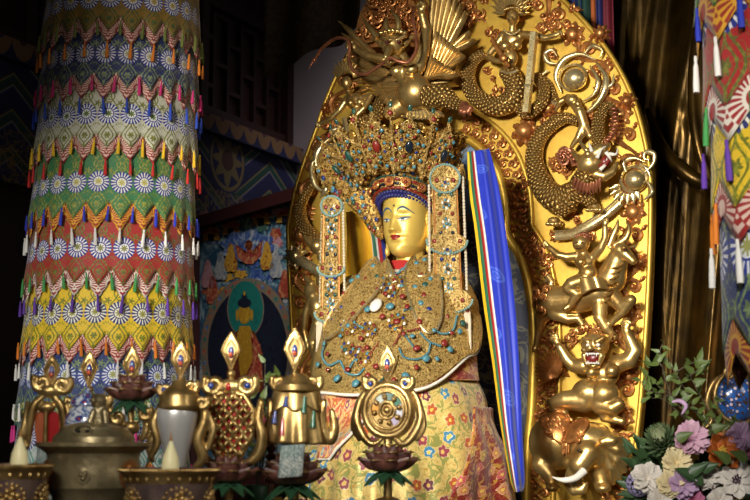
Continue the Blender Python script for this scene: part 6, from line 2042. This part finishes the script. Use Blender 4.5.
# the stand half hidden behind the jar
h = Stand(87, 5.3, 'gilt stand mostly hidden behind the blue and white jar', 0); k = h.k
h.finial(87, 353, 388, 8)
s2 = h.curls([(72, 404, 1), (102, 402, -1)], 8); s2.ell(h.p(87, 412, 0), (13 * k, 7 * k, 20 * k)); h.ribbon(s2, [(106, 404), (110, 420), (106, 438)], 3, 5); h.ribbon(s2, [(68, 406), (64, 422), (69, 440)], 3, 5)
s2.build('ribbon_frame', MAT['brass'], h.root, .004, 3); h.stem(87, 432, 4)

# parasol-like stand at the far end
f = Stand(46, 4.95, 'gilt arched stand with red and orange panels and a gold bow on top'); k = f.k
f.finial(49, 357, 388, 7.5)
s2 = f.curls([(40, 384, 1), (60, 386, -1)], 9.5); s2.ell(f.p(48, 392, 2), (10 * k, 6 * k, 7 * k))
for sg in (-1, 1):
    f.ribbon(s2, [(46 + sg * 4, 396, 2), (46 + sg * 13, 406, 2), (46 + sg * 17, 424, 1), (46 + sg * 19, 446, 0)], 2.6, 4.6)
    f.ribbon(s2, [(46 + sg * 20, 404), (46 + sg * 22, 424), (46 + sg * 25, 440), (46 + sg * 20, 448)], 2.4, 4.6)
s2.ell(f.p(45, 408, 1), (9 * k, 5 * k, 6 * k)); s2.cap(f.p(45, 412, 3), 2.2 * k, f.p(45, 444, 2), 2.8 * k)
s2.build('gilt_frame', MAT['brass'], f.root, .0035, 3)
m = MB(); m.prism([f.p(x, y, -1) for x, y in reversed([(45, 408), (34, 414), (33, 428), (36, 446), (45, 448)])], (0, 5 * k, 0)); f.part('panel', m, plain('orange_lacquer', rgb(178, 84, 40), .3, coat=.5))
m = MB(); m.prism([f.p(x, y, -1) for x, y in reversed([(45, 448), (54, 446), (58, 428), (56, 414), (45, 408)])], (0, 5 * k, 0)); f.part('panel', m, MAT['ruby'])
f.stem(46, 444, 4)

# blue and white lidded jar
jr = thing('porcelain_jar', 'blue and white lidded porcelain jar behind the brass censer', 'jar', V((at(86, 440, 4.85).x, 4.85, TZ))); k = 4.85 / FPX; z4 = at(86, 440, 4.85).z - TZ; Zj = lambda y: z4 + (440 - y) * k
def jarfn():
    x, y, _ = sep(uvn()); p = comb(x * 8.0, y * 26.0); n = noise(p, 1.3, 3, .55, 1.2); d, c_, pos = voro(comb(x * 7.0, y * 22.0), 1.0, 'F1', .6, '2D')
    c = mix(gt(.05, mabs(n - .5)), rgb(226, 230, 236), rgb(90, 116, 176)); c = mix(gt(.24, d), c, rgb(44, 72, 150)); c = mix(gt(.1, d), c, rgb(176, 70, 60))
    return dict(color=c, rough=.15, coat=.5)
pj = mat('blue_white_glaze', jarfn)
m = MB(); m.lathe([(0, 0), (12 * k, 0), (13 * k, .01), (18 * k, Zj(446)), (21.5 * k, Zj(430)), (21 * k, Zj(418)), (17 * k, Zj(410)), (14 * k, Zj(407)), (14 * k, Zj(405)), (0, Zj(405))], 40); obj('body', m, pj, jr)
m = MB(); m.lathe([(17 * k, Zj(406)), (16.5 * k, Zj(402)), (13 * k, Zj(397)), (6 * k, Zj(394)), (3 * k, Zj(393)), (3.4 * k, Zj(390)), (0, Zj(388))], 32); obj('lid', m, pj, jr)

# brass censer
ce = thing('brass_censer', 'wide brass censer with domed lid and flared rim', 'censer', V((at(94, 440, 4.6).x, 4.6, TZ))); k = 4.6 / FPX; z4 = at(94, 440, 4.6).z - TZ; Zc = lambda y: z4 + (440 - y) * k
def cefn():
    n = noise(objc(), 9, 4); n2 = noise(objc(), 60, 2)
    return dict(color=mix(ss(n, .3, .7), rgb(176, 160, 120), rgb(128, 114, 84)), metal=.6, rough=ss(n2, 0, 1) * .2 + .22, height=n2, bump=.15, dist=.004)
MAT['oldbrass'] = mat('aged_brass', cefn)
m = MB(); m.lathe([(0, 0.012), (30 * k, .012), (33 * k, 0), (36 * k, 0), (37 * k, .02), (40 * k, Zc(494)), (47 * k, Zc(486)), (47.5 * k, Zc(470)), (45 * k, Zc(458)), (46 * k, Zc(453)), (53 * k, Zc(448)), (57 * k, Zc(446)), (57 * k, Zc(442.5)), (50 * k, Zc(442)), (42 * k, Zc(446))], 64); obj('bowl', m, MAT['oldbrass'], ce, 35)
m = MB(); m.lathe([(41 * k, Zc(444)), (40 * k, Zc(437)), (34 * k, Zc(431)), (33 * k, Zc(428)), (22 * k, Zc(424)), (10 * k, Zc(422)), (0, Zc(421))], 48); lid = obj('lid', m, MAT['oldbrass'], ce, 35)
for q in (-1, 1): obj('vent_hole', MB().ell(V((-4 * k + q * 5 * k, -36.5 * k, Zc(431.5))), (3 * k, 2 * k, 1.8 * k), n=12, m=6), plain('dark_hole', rgb(20, 16, 12), .8), lid)
m = MB(); m.tube([V((-4 * k + 9 * k * math.cos(a), -37 * k, Zc(430) + 5 * k * math.sin(a))) for a in [2 * PI * i / 20 for i in range(20)]], 1.1 * k, 6, closed=True); obj('vent_rim', m, MAT['oldbrass'], lid)
s2 = Sculpt(); s2.cap((6 * k, 0, Zc(424)), 9 * k, (6 * k, 0, Zc(410)), 7.5 * k); s2.ell((4 * k, -2 * k, Zc(402)), 8 * k); s2.ell((0, -9 * k, Zc(401)), (4 * k, 4 * k, 3.4 * k)); s2.cap((-1 * k, -3 * k, Zc(397)), 2 * k, (-3 * k, -2 * k, Zc(392)), 1 * k); s2.cap((9 * k, -3 * k, Zc(397)), 2 * k, (11 * k, -2 * k, Zc(392)), 1 * k); s2.cap((0, -7 * k, Zc(412)), 3 * k, (-3 * k, -10 * k, Zc(424)), 3 * k); s2.cap((11 * k, -7 * k, Zc(412)), 3 * k, (13 * k, -9 * k, Zc(424)), 3 * k)
s2.build('lion_knob', MAT['oldbrass'], lid, .0035, 3)
for a in (-2.55, -1.57, -.55):
    m = MB(); c0 = V((47.5 * k * math.cos(a), 47.5 * k * math.sin(a), Zc(474))); u = V((-math.sin(a), math.cos(a), 0)); nn = V((math.cos(a), math.sin(a), 0))
    big = abs(a + 1.57) > .3; R0 = 14 if big else 7
    m.add([c0 + nn * .004 * (1 if i else 2) + u * (R0 * k * math.cos(i * PI / 8)) * (1 if i else 0) + V((0, 0, R0 * 1.1 * k * math.sin(i * PI / 8) * (1 if i else 0))) - nn * (.5 * (R0 * math.cos(i * PI / 8)) ** 2 / 47.5 * k if i else 0) for i in range(17)], [(0, i, i % 16 + 1) for i in range(1, 17)])
    for q in range(11 if big else 4):
        t = q * 2.4; rr_ = R0 * .75 * math.sqrt((q + .5) / 11); p = c0 + u * (rr_ * k * math.cos(t)) + V((0, 0, rr_ * k * math.sin(t))) - nn * (.5 * (rr_ * math.cos(t)) ** 2 / 47.5 * k - .004); m.ell(p, (3 * k, 3 * k, 2.4 * k), n=8, m=6)
    obj('medallion', m, MAT['copper'] if big else MAT['oldbrass'], ce)

# two butter-lamp bowls with flame bulbs
def lampbowl(px, Y, rim, rpx, fpx, label):
    k = Y / FPX; z4 = at(px, 440, Y).z - TZ; Z = lambda y: z4 + (440 - y) * k
    t = thing('lamp_bowl', label, 'lamp', V((at(px, 440, Y).x, Y, TZ)), 0, 'butter lamps at the front of the table')
    m = MB(); r = rpx
    m.lathe([(0, .008), (r * .5 * k, .008), (r * .56 * k, 0), (r * .62 * k, 0), (r * .7 * k, .02), (r * .86 * k, Z(rim + 26)), (r * .88 * k, Z(rim + 14)), (r * .92 * k, Z(rim + 6)), (r * k, Z(rim + 1)), (r * k, Z(rim - 1)), (r * .93 * k, Z(rim - 1)), (r * .86 * k, Z(rim + 5)), (r * .82 * k, Z(rim + 12)), (0, Z(rim + 14))], 64)
    def bf():
        n = noise(objc(), 70, 3); return dict(color=mix(ss(noise(objc(), 12, 3), .35, .65), rgb(168, 142, 128), rgb(126, 104, 104)), metal=.7, rough=.34, height=n, bump=.5, dist=.004)
    obj('bowl', m, MAT.setdefault('lampbowl', mat('rose_silver', bf) if 'lampbowl' not in MAT else MAT.get('lampbowl')), t, 35)
    m = MB(); m.lathe([(r * .885 * k, Z(rim + 13)), (r * .935 * k, Z(rim + 6)), (r * 1.01 * k, Z(rim + 2)), (r * 1.012 * k, Z(rim - 1.5)), (r * .95 * k, Z(rim - 1.5))], 64)
    for i in range(90): a = 2 * PI * i / 90; m.ell((r * 1.02 * k * math.cos(a), r * 1.02 * k * math.sin(a), Z(rim)), 1.2 * k, n=6, m=4)
    for i in range(26): a = 2 * PI * i / 26; m.ell((r * .905 * k * math.cos(a), r * .905 * k * math.sin(a), Z(rim + 9)), (1.8 * k, 1.8 * k, 3 * k), n=7, m=5)
    obj('gilt_rim', m, MAT['brass'], t, 35)
    for a in (-2.5, -1.2, -.1, -3.6):
        m = MB(); nn = V((math.cos(a), math.sin(a), 0)); u = V((-math.sin(a), math.cos(a), 0)); c0 = nn * (r * .85 * k) + V((0, 0, Z(rim + 31)))
        for i in range(18): b_ = 2 * PI * i / 18; m.ell(c0 + u * 15 * k * math.cos(b_) + V((0, 0, 14 * k * math.sin(b_))) - nn * (.5 * (15 * math.cos(b_)) ** 2 / (r * .9) * k), 2.2 * k, n=7, m=5)
        for i in range(14): b_ = i * 2.4; q = 11 * math.sqrt((i + .3) / 14); m.ell(c0 + u * q * k * math.cos(b_) + V((0, 0, q * k * math.sin(b_))) - nn * (.5 * (q * math.cos(b_)) ** 2 / (r * .9) * k - .002), (3.4 * k, 3.4 * k, 3 * k), n=8, m=5)
        obj('medallion', m, MAT['brass'], t)
    fx = (fpx - px) * k
    m = MB(); m.lathe([(0, Z(rim + 16)), (6 * k, Z(rim + 12)), (8.4 * k, Z(rim + 3)), (8.8 * k, Z(rim - 4)), (7.6 * k, Z(rim - 12)), (4.6 * k, Z(rim - 20)), (2.6 * k, Z(rim - 25)), (1.5 * k, Z(rim - 28))], 24, (fx, 0, 0))
    fb = obj('flame_bulb', m, MAT['bulb'], t, 0)
    m = MB(); m.lathe([(1.6 * k, Z(rim - 27.5)), (1.0 * k, Z(rim - 32)), (.3 * k, Z(rim - 37))], 12, (fx, 0, 0)); obj('flame_tip', m, plain('amber_tip', rgb(176, 120, 44), .4), fb, label='amber tip')


MAT['bulb'] = plain('cream_bulb', rgb(240, 228, 176), .4, sss=.2, emit=(1, .82, .45, 1), emits=.12)
lampbowl(170, 4.3, 469, 49, 171, 'beaded lamp bowl with cream flame bulb in front of the silvery vase')
lampbowl(6, 4.35, 465, 47, 20, 'beaded lamp bowl with cream flame bulb below the gilt arched stand')
bn2 = thing('banknote', 'small pale banknote standing between the lamp bowl and the censer', 'banknote', V((at(38, 452, 4.72).x, 4.78, TZ)), R(-10))
hh = at(38, 444, 4.78).z - TZ
m = MB(); m.grid(10, 12, lambda u, v: V(((u - .5) * .075 + .012 * v, -.008 * math.sin(PI * u) + .02 * v, hh * v)), lambda u, v: (u, v)); o = obj('paper', m, MAT['note'], bn2, 0); q = o.modifiers.new('s', 'SOLIDIFY'); q.thickness = .0015
# small dark turned stand and a leafy sprig between the knot and the banner
tn = thing('turned_finial', 'small dark turned bead-like finial beside the banner canopy', 'finial', V((at(271, 450, 5.35).x, 5.35, TZ))); k = 5.35 / FPX; z4 = at(271, 440, 5.35).z - TZ
prof = [(0, 0), (9 * k, 0), (8 * k, .02), (3 * k, .03), (3 * k, z4 - 34 * k)]
for y, r in ((478, 7), (466, 7), (456, 6.5), (448, 6), (441, 5)): prof += [(2.4 * k, z4 + (440 - y - 5) * k), (r * k, z4 + (440 - y) * k), (2.4 * k, z4 + (440 - y + 4.4) * k)]
m = MB(); m.lathe(prof + [(0, z4 + 6 * k)], 24); obj('spindle', m, mat('dark_lacquer', dict(color=rgb(74, 48, 34), rough=.3)), tn, 30)
MAT['leaf'] = mat('leaf_green', lambda: dict(color=mix(noise(objc(), 20, 2), rgb(62, 82, 38), rgb(104, 118, 56)), rough=.5)); MAT['twig'] = plain('twig_brown', rgb(70, 58, 38), .7)
MAT['darkleaf'] = mat('leaf_dark_green', lambda: dict(color=mix(noise(objc(), 20, 2), rgb(44, 70, 42), rgb(72, 98, 58)), rough=.45))


def leafy(root, T, pts, n, size, mt, seed, spread_=1.0):
    """one twig with its leaves"""
    rg = random.Random(seed); q = spline(pts, 8); m = MB(); m.tube([T @ p for p in q], [.004 * (1 - .6 * i / (len(q) - 1)) for i in range(len(q))], 5); o = obj('twig', m, MAT['twig'], root)
    m = MB()
    for i in range(n):
        t = .25 + .75 * i / max(1, n - 1); p = q[min(len(q) - 1, int(t * (len(q) - 1)))]; d = V((rg.uniform(-1, 1), rg.uniform(-.7, .3), rg.uniform(-.4, 1))).normalized(); s_ = size * rg.uniform(.7, 1.2)
        m.petal(T @ p, T @ (p + d * s_), s_ * .42, V((rg.uniform(-.4, .4), -1, rg.uniform(0, .8))), .1, .0015, 4, 6, cup=.1)
    obj('leaves', m, MAT[mt], o)


sp = thing('leafy_sprig', 'thin green leafy sprig in a pot between the knot stand and the banner stand', 'plant', V((at(258, 450, 5.6).x, 5.6, TZ))); T = Matrix.Translation(-sp.location)
m = MB(); m.lathe([(0, 0), (.035, 0), (.045, .02), (.05, .08), (.045, .085), (.04, .07), (0, .07)], 24); obj('pot', m, MAT['lotusgreen'], sp)
b0 = sp.location + V((0, 0, .07))
for i, (x, y) in enumerate(((265, 363), (250, 382), (278, 378), (262, 400), (246, 404), (272, 408))): leafy(sp, T, [b0, b0.lerp(at(x, y, 5.6), .5) + V((.01 * (-1) ** i, 0, .03)), at(x, y, 5.58)], 9, .055, 'leaf', i)
m = MB()
pc_ = T @ at(262, 421, 5.55)
for q in range(14): a = q * 2.4; m.petal(pc_, pc_ + V((.03 * math.cos(a), -.012, .03 * math.sin(a))) * (.6 + .03 * q), .022, V((0, -1, 0)), .1, .002)
obj('blossom', m, plain('pink_blossom', rgb(190, 80, 110), .6), sp)
# ------------------------------------------------------------------ bouquet, cloisonne vase and cloths at the far end of the table
sd_ = thing('side_stand', 'low wooden stand carrying the flower vase', 'stand', (1.42, 6.35, 0))
obj('top', MB().box((-.55, -.45, .86), (.75, .38, .90)), MAT['wall'], sd_)
for x in (-.48, .68):
    for y in (-.38, .30): obj('leg', MB().box((x - .04, y - .04, 0), (x + .04, y + .04, .86)), MAT['wall'], sd_)
BY = 6.2
bv = thing('flower_vase', 'dark vase holding the mixed bouquet, mostly hidden by blooms', 'vase', V((at(694, 480, BY).x, BY, .90)))
m = MB(); m.lathe([(0, 0), (.07, 0), (.09, .02), (.12, .1), (.08, .19), (.10, .215), (.09, .21), (.07, .18), (0, .16)], 32); obj('body', m, plain('dark_vase_glaze', rgb(44, 50, 46), .3), bv)
HUB = V((at(694, 500, BY).x, BY, 1.08))
rgf = random.Random(77)


def petalmat(name, a, b):
    return mat(name, lambda: dict(color=mix(noise(objc(), 24, 3), rgb(*a), rgb(*b)), rough=.6, sss=.05))


PM = dict(pink=petalmat('petal_pink', (222, 180, 194), (200, 150, 176)), white=petalmat('petal_white', (230, 222, 208), (212, 200, 190)), cream=petalmat('petal_cream', (232, 218, 170), (220, 196, 150)), orange=petalmat('petal_orange', (196, 108, 36), (170, 80, 30)),
          lilac=petalmat('petal_lilac', (182, 166, 204), (154, 140, 190)), green=petalmat('petal_green', (110, 130, 84), (70, 96, 64)), greenwhite=petalmat('petal_greenwhite', (214, 218, 176), (176, 190, 130)), rose=petalmat('petal_rose', (206, 130, 160), (180, 90, 130)), mauve=petalmat('petal_mauve', (206, 172, 200), (178, 140, 180)))


def stemto(root, p, T):
    m = MB(); q = spline([HUB, HUB.lerp(p, .5) + V((0, .04, .03)), p], 6); m.tube([T @ a for a in q], .006, 6); return obj('stem', m, MAT['darkleaf'], root)


def bloom(px, py, d, r, kind, label, style='peony', cat='flower', core=None, look=(0, -1, .25), group=None):
    p = at(px, py, BY - d); root = thing({'peony': 'peony', 'protea': 'protea', 'magnolia': 'magnolia', 'tulip': 'tulip_bloom', 'hydrangea': 'hydrangea'}[style], label, cat, p, 0, group); T = Matrix.Translation(-p)
    r *= BY / FPX; n = V(look).normalized(); U = n.orthogonal().normalized(); W = n.cross(U); m = MB(); rg = random.Random(int(px * 3 + py))
    if style == 'peony':
        for ring, (cnt, rad, lift, w) in enumerate(((7, 1.0, .05, .8), (8, .92, .35, .72), (8, .72, .62, .6), (7, .5, .8, .46), (6, .3, .92, .36))):
            for i in range(cnt):
                a = 2 * PI * i / cnt + ring * .6 + rg.uniform(-.2, .2); dd = U * math.cos(a) + W * math.sin(a); L = rad * rg.uniform(.88, 1.1)
                m.petal(n * (-.25 * r), dd * (r * L) + n * (r * lift * .8), r * w * 1.15, n * 1.0 - dd * .5, -.22 - .1 * ring, .002, 6, 7, cup=.3, round_=True)
    elif style == 'protea':
        for ring in range(6):
            for i in range(12):
                a = 2 * PI * i / 12 + ring * .26; dd = U * math.cos(a) + W * math.sin(a); f = ring / 5
                m.petal(n * (r * (-.9 + .9 * f)) + dd * (r * .4), dd * (r * (1.15 - .7 * f)) + n * (r * (-.1 + 1.0 * f)), r * .34, dd + n * .3, .05, .002, 4, 6, cup=.12)
    elif style == 'magnolia':
        for i in range(8):
            a = 2 * PI * i / 8 + rg.uniform(-.2, .2); dd = U * math.cos(a) + W * math.sin(a); m.petal(V((0, 0, 0)), dd * r * rg.uniform(.9, 1.15) + n * r * .35, r * .78, n - dd * .3, -.15, .002, 6, 7, cup=.25, round_=True)
    elif style == 'tulip':
        for ring, (cnt, rad) in enumerate(((5, .95), (5, .6))):
            for i in range(cnt):
                a = 2 * PI * i / cnt + ring * .6; dd = U * math.cos(a) + W * math.sin(a); m.petal(n * (-.5 * r), dd * r * rad + n * r * (.45 + .25 * ring), r * 1.0, n * .6 - dd, -.35, .002, 6, 7, cup=.3, round_=True)
    else:
        for i in range(60):
            a = i * 2.4; t = math.acos(1 - 1.3 * (i + .5) / 60); q = (U * math.cos(a) + W * math.sin(a)) * math.sin(t) + n * math.cos(t); o_ = q.orthogonal().normalized()
            for j in range(4):
                e = Matrix.Rotation(j * PI / 2 + i, 3, q) @ o_; m.petal(q * r * .9, q * r * .95 + e * r * .2, r * .17, q, .05, .0015, 3, 4)
    o = obj('petals', m, PM[kind], root, 0)
    if style == 'protea':
        m = MB()
        for i in range(26):
            a = i * 2.4; q = math.sqrt(i / 26) * r * .5; dd = U * math.cos(a) + W * math.sin(a); m.petal(n * (r * .3) + dd * q, n * (r * 1.05) + dd * q * .8, r * .2, dd + n * .1, -.1, .002, 4, 5)
        obj('crown_petals', m, PM['greenwhite'], root, 0, 'pale green-white inner petals')
    if core:
        m = MB()
        for i in range(14): a = i * 2.4; q = math.sqrt(i / 14) * r * .26; m.ell((U * math.cos(a) + W * math.sin(a)) * q + n * r * .22, r * .06, n=6, m=4)
        obj('stamens', m, core, root)
    stemto(root, p - n * (r * .3), T)
    return root


yel = plain('stamen_yellow', rgb(206, 170, 60), .6); drk = plain('stamen_dark', rgb(60, 30, 50), .6)
bloom(692, 438, .14, 17, 'pink', 'pale pink full peony, highest of the peonies under the twigs')
bloom(648, 478, .12, 15, 'white', 'white full peony at the bouquet edge nearest the halo')
bloom(660, 438, .10, 17, 'green', 'green protea with pale green-white crown beside the pink peony', 'protea', look=(-.35, -.8, .5))
bloom(722, 452, .12, 17, 'orange', 'large orange cup-shaped bloom beside the pink peony', 'tulip', look=(.1, -.8, .5), core=yel)
bloom(677, 462, .13, 15, 'cream', 'cream white peony below the pink peony')
bloom(671, 484, .17, 13, 'cream', 'yellow-cream peony low in the bouquet beside the lilac pink one')
bloom(683, 484, .18, 14, 'mauve', 'lilac pink peony low in the bouquet')
bloom(736, 480, .14, 18, 'white', 'open white flower with dark stamens low in the bouquet', 'magnolia', core=drk)
bloom(706, 476, .14, 13, 'white', 'white peony between the orange bloom and the dark leaves')
bloom(639, 484, .07, 13, 'lilac', 'pale lilac hydrangea head beside the halo foot', 'hydrangea')
bloom(742, 436, .10, 14, 'mauve', 'mauve peony under the gilt enamel vase')
bloom(752, 448, .06, 13, 'rose', 'deep pink peony cut off beside the blue cloth')
bloom(694, 501, .16, 11, 'rose', 'small rose bloom at the bottom of the bouquet')
bloom(660, 500, .16, 12, 'white', 'white peony lowest under the cream bloom')
bloom(720, 500, .14, 12, 'white', 'small white bloom lowest beside the open white flower')
T = Matrix.Translation(-bv.location)
fol = MB()
for i in range(230):
    p = at(rgf.uniform(630, 756), rgf.uniform(448, 508), BY + rgf.uniform(-.06, .14)); d = (p - HUB + V((rgf.uniform(-.1, .1), rgf.uniform(-.2, .05), rgf.uniform(-.05, .12)))).normalized(); L = rgf.uniform(.05, .09)
    fol.petal(T @ p, T @ (p + d * L), L * .5, V((rgf.uniform(-.5, .5), -1, rgf.uniform(.1, .9))), -.1, .0015, 4, 6, cup=.1)
fo = obj('foliage', fol, MAT['darkleaf'], bv); fo['kind'] = 'stuff'
for q, (x, y, L) in enumerate(((700, 470, .10), (695, 478, .11), (689, 474, .10), (704, 482, .1), (676, 440, .09), (731, 462, .10), (712, 430, .08), (748, 460, .1))):
    m = MB(); p = at(x, y, BY - .2); m.petal(T @ p, T @ (p + V(((-1) ** q * L * .8, -.02, L * (.3 + .1 * (q % 3))))), L * .55, V((0, -1, .5)), -.1, .002, 5, 7); obj('leaf', m, MAT['leaf'] if q > 3 else MAT['darkleaf'], bv)
tw = thing('blossom_branches', 'thin twiggy branches with small green leaves rising above the bouquet', 'branch', V((HUB.x, BY + .05, .90))); T2 = Matrix.Translation(-tw.location)
base = HUB + V((0, .05, -.1))
for i, (pts, n) in enumerate(((((700, 440), (684, 412), (668, 396), (648, 376)), 11), (((706, 438), (692, 404), (680, 380), (668, 362)), 12), (((712, 440), (700, 416), (678, 400), (656, 384)), 9), (((690, 424), (676, 410), (660, 398), (640, 402)), 8), (((716, 436), (708, 410), (694, 384), (686, 366)), 12), (((680, 386), (690, 376), (698, 370), (704, 366)), 9),
                             (((672, 400), (664, 374), (660, 352), (664, 342)), 6), (((668, 396), (654, 392), (646, 390), (640, 380)), 6), (((722, 440), (716, 424), (712, 408), (716, 396)), 8), (((700, 440), (716, 430), (728, 428), (738, 424)), 7), (((676, 372), (690, 364), (700, 362), (708, 372)), 7), (((662, 366), (658, 362), (654, 364), (650, 368)), 5))):
    P = [at(x, y, BY + .02 - .02 * (i % 3)) for x, y in pts]
    leafy(tw, T2, ([base] if i in (0, 1, 2, 4) else []) + P, n, .058, 'leaf', 40 + i)
m = MB(); P = [at(672, 402, 6.1), at(680, 401, 6.08), at(686, 406, 6.06), at(682, 414, 6.04)]; m.tube([T2 @ p for p in spline(P, 6)], [.004 + .006 * math.sin(PI * i / 18) for i in range(19)], 8); obj('curled_bud', m, PM['mauve'], tw, label='curled mauve bud')

# gilt and blue enamel vase
ev = thing('enamel_vase', 'round blue enamel flask with gilt bow and frame, blossoms painted on it', 'vase', V((at(738, 440, 6.55).x, 6.55, .9))); k = 6.55 / FPX; z4 = at(738, 440, 6.55).z - .9
Zv = lambda y: z4 + (440 - y) * k
def enfn():
    p = objc(); n = noise(p, 22, 3, .5, 1.2); d, c_, pos = voro(p, 42)
    c = mix(gt(.04, mabs(n - .5)), rgb(40, 96, 176), rgb(80, 60, 50)); c = mix(gt(.3, d), c, rgb(226, 206, 210)); return dict(color=c, rough=.2, coat=.5)
m = MB(); m.ell((0, 0, Zv(398)), (22 * k, 14 * k, 25 * k), n=32, m=18); obj('body', m, mat('enamel_blossom', enfn), ev)
m = MB(); m.tube([V((23 * k * math.cos(2 * PI * i / 36), -6 * k, Zv(398) + 26 * k * math.sin(2 * PI * i / 36))) for i in range(36)], 2.4 * k, 8, closed=True, ref=(0, 1, 0))
m.lathe([(0, 0), (.07, 0), (.06, .03), (.025, .06), (.02, Zv(430)), (.05, Zv(424)), (.03, Zv(420))], 24)
m.lathe([(3 * k, Zv(374)), (4 * k, Zv(370)), (2.4 * k, Zv(362)), (3.4 * k, Zv(356)), (1.2 * k, Zv(346)), (0, Zv(340))], 16)
for sg in (-1, 1):
    m.tube(spline([V((0, -8 * k, Zv(374))), V((sg * 9 * k, -9 * k, Zv(379))), V((sg * 13 * k, -9 * k, Zv(374))), V((sg * 9 * k, -9 * k, Zv(369))), V((0, -8 * k, Zv(374)))], 6), 2 * k, 8)
    m.tube(spline([V((sg * 14 * k, -4 * k, Zv(376))), V((sg * 24 * k, -4 * k, Zv(384))), V((sg * 30 * k, -2 * k, Zv(402))), V((sg * 26 * k, -2 * k, Zv(420))), V((sg * 32 * k, -2 * k, Zv(428)))], 6), radii(25, [(0, 1.4 * k), (.5, 3.4 * k), (1, 1.6 * k)]), 8)
obj('gilt_mount', m, MAT['brass'], ev)
bcl = thing('hanging_ribbon', 'bright blue ribbon cloth hanging beside the enamel flask', 'ribbon', V((at(756, 440, 5.98).x, 5.98, .90)))
x0 = bcl.location.x
def rib(u, v): return V((-.012 + .14 * u, .02 * math.sin(u * 9 + v * 3), at(750, 350, 5.98).z - .90 - .62 * v + .03 * u))
o = obj('cloth', MB().grid(16, 20, rib, lambda u, v: (u, v)), plain('sky_blue_cloth', rgb(44, 110, 200), .6), bcl, 0); q = o.modifiers.new('s', 'SOLIDIFY'); q.thickness = .006
obj('pole', MB().tube([V((.06, .04, 0)), V((.06, .04, at(750, 345, 5.98).z - .9))], .012, 10), MAT['brass'], bcl)
o = obj('pink_tail', MB().grid(8, 14, lambda u, v: V((.01 + .06 * u, -.03 + .01 * math.sin(u * 6), at(750, 412, 5.98).z - .9 - .22 * v)), lambda u, v: (u, v)), plain('magenta_cloth', rgb(206, 50, 120), .6), bcl, 0); q = o.modifiers.new('s', 'SOLIDIFY'); q.thickness = .005
# ------------------------------------------------------------------ light and camera
def lamp(name, kind, loc_, target, energy, col, **k):
    L = bpy.data.lights.new(name, kind); L.energy = energy; L.color = col
    for a, b in k.items(): setattr(L, a, b)
    o = bpy.data.objects.new(name, L); C.objects.link(o); o.location = loc_
    o.rotation_euler = (V(target) - V(loc_)).to_track_quat('-Z', 'Y').to_euler()
    return o


lamp('key_spot', 'SPOT', (-2.1, .5, 3.2), (.95, 8.0, 2.45), 3700, (1, .96, .88), spot_size=R(29), spot_blend=.6, shadow_soft_size=.45)
lamp('wall_wash', 'SPOT', tuple(MW @ V((-1.2, 3.7, 6.9))), tuple(MW @ V((-2.9, 4.7, 3.4))), 300, (1, .92, .93), spot_size=R(50), spot_blend=1.0, shadow_soft_size=.5)
lamp('mural_wash', 'SPOT', (-.9, 8.6, 5.6), tuple(at(250, 320, 11.6)), 560, (.95, .97, 1), spot_size=R(30), spot_blend=1.0, shadow_soft_size=.5)
lamp('table_spot', 'SPOT', (-1.0, .2, 3.4), (-.5, 5.0, 1.15), 400, (1, .95, .86), spot_size=R(44), spot_blend=1.0, shadow_soft_size=.5)
lamp('pillar_spot', 'SPOT', (-3.2, .8, 2.6), (-1.4, 6.8, 1.75), 850, (1, .97, .9), spot_size=R(24), spot_blend=1.0, shadow_soft_size=.15)
lamp('side_spot', 'SPOT', (.2, .8, 3.4), (1.75, 5.6, 1.9), 700, (1, .96, .9), spot_size=R(34), spot_blend=1.0, shadow_soft_size=.2)
lamp('hall_fill', 'AREA', (.5, -3.0, 5.0), (0, 8, 2), 45, (1, .96, .9), shape='ELLIPSE', size=6, size_y=3)
lamp('side_fill', 'AREA', (4.5, 1.0, 3.8), (.8, 8, 2), 36, (1, .93, .82), shape='ELLIPSE', size=1.4, size_y=2.0)
wd = bpy.data.worlds.new('World'); sc.world = wd; wd.use_nodes = True
wd.node_tree.nodes['Background'].inputs[0].default_value = (.9, .8, .7, 1); wd.node_tree.nodes['Background'].inputs[1].default_value = .02
cd = bpy.data.cameras.new('camera'); cd.sensor_width = 36; cd.lens = FPX / 750 * 36; cd.clip_end = 100
cd.dof.use_dof = True; cd.dof.focus_distance = 8.0; cd.dof.aperture_fstop = 4.0
co = bpy.data.objects.new('camera', cd); C.objects.link(co); co.location = CAM; co.rotation_euler = (PI / 2 + PITCH, 0, 0)
sc.camera = co
vs = sc.view_settings; vs.view_transform = 'Standard'; vs.look = 'None'; vs.exposure = 0; vs.gamma = 1
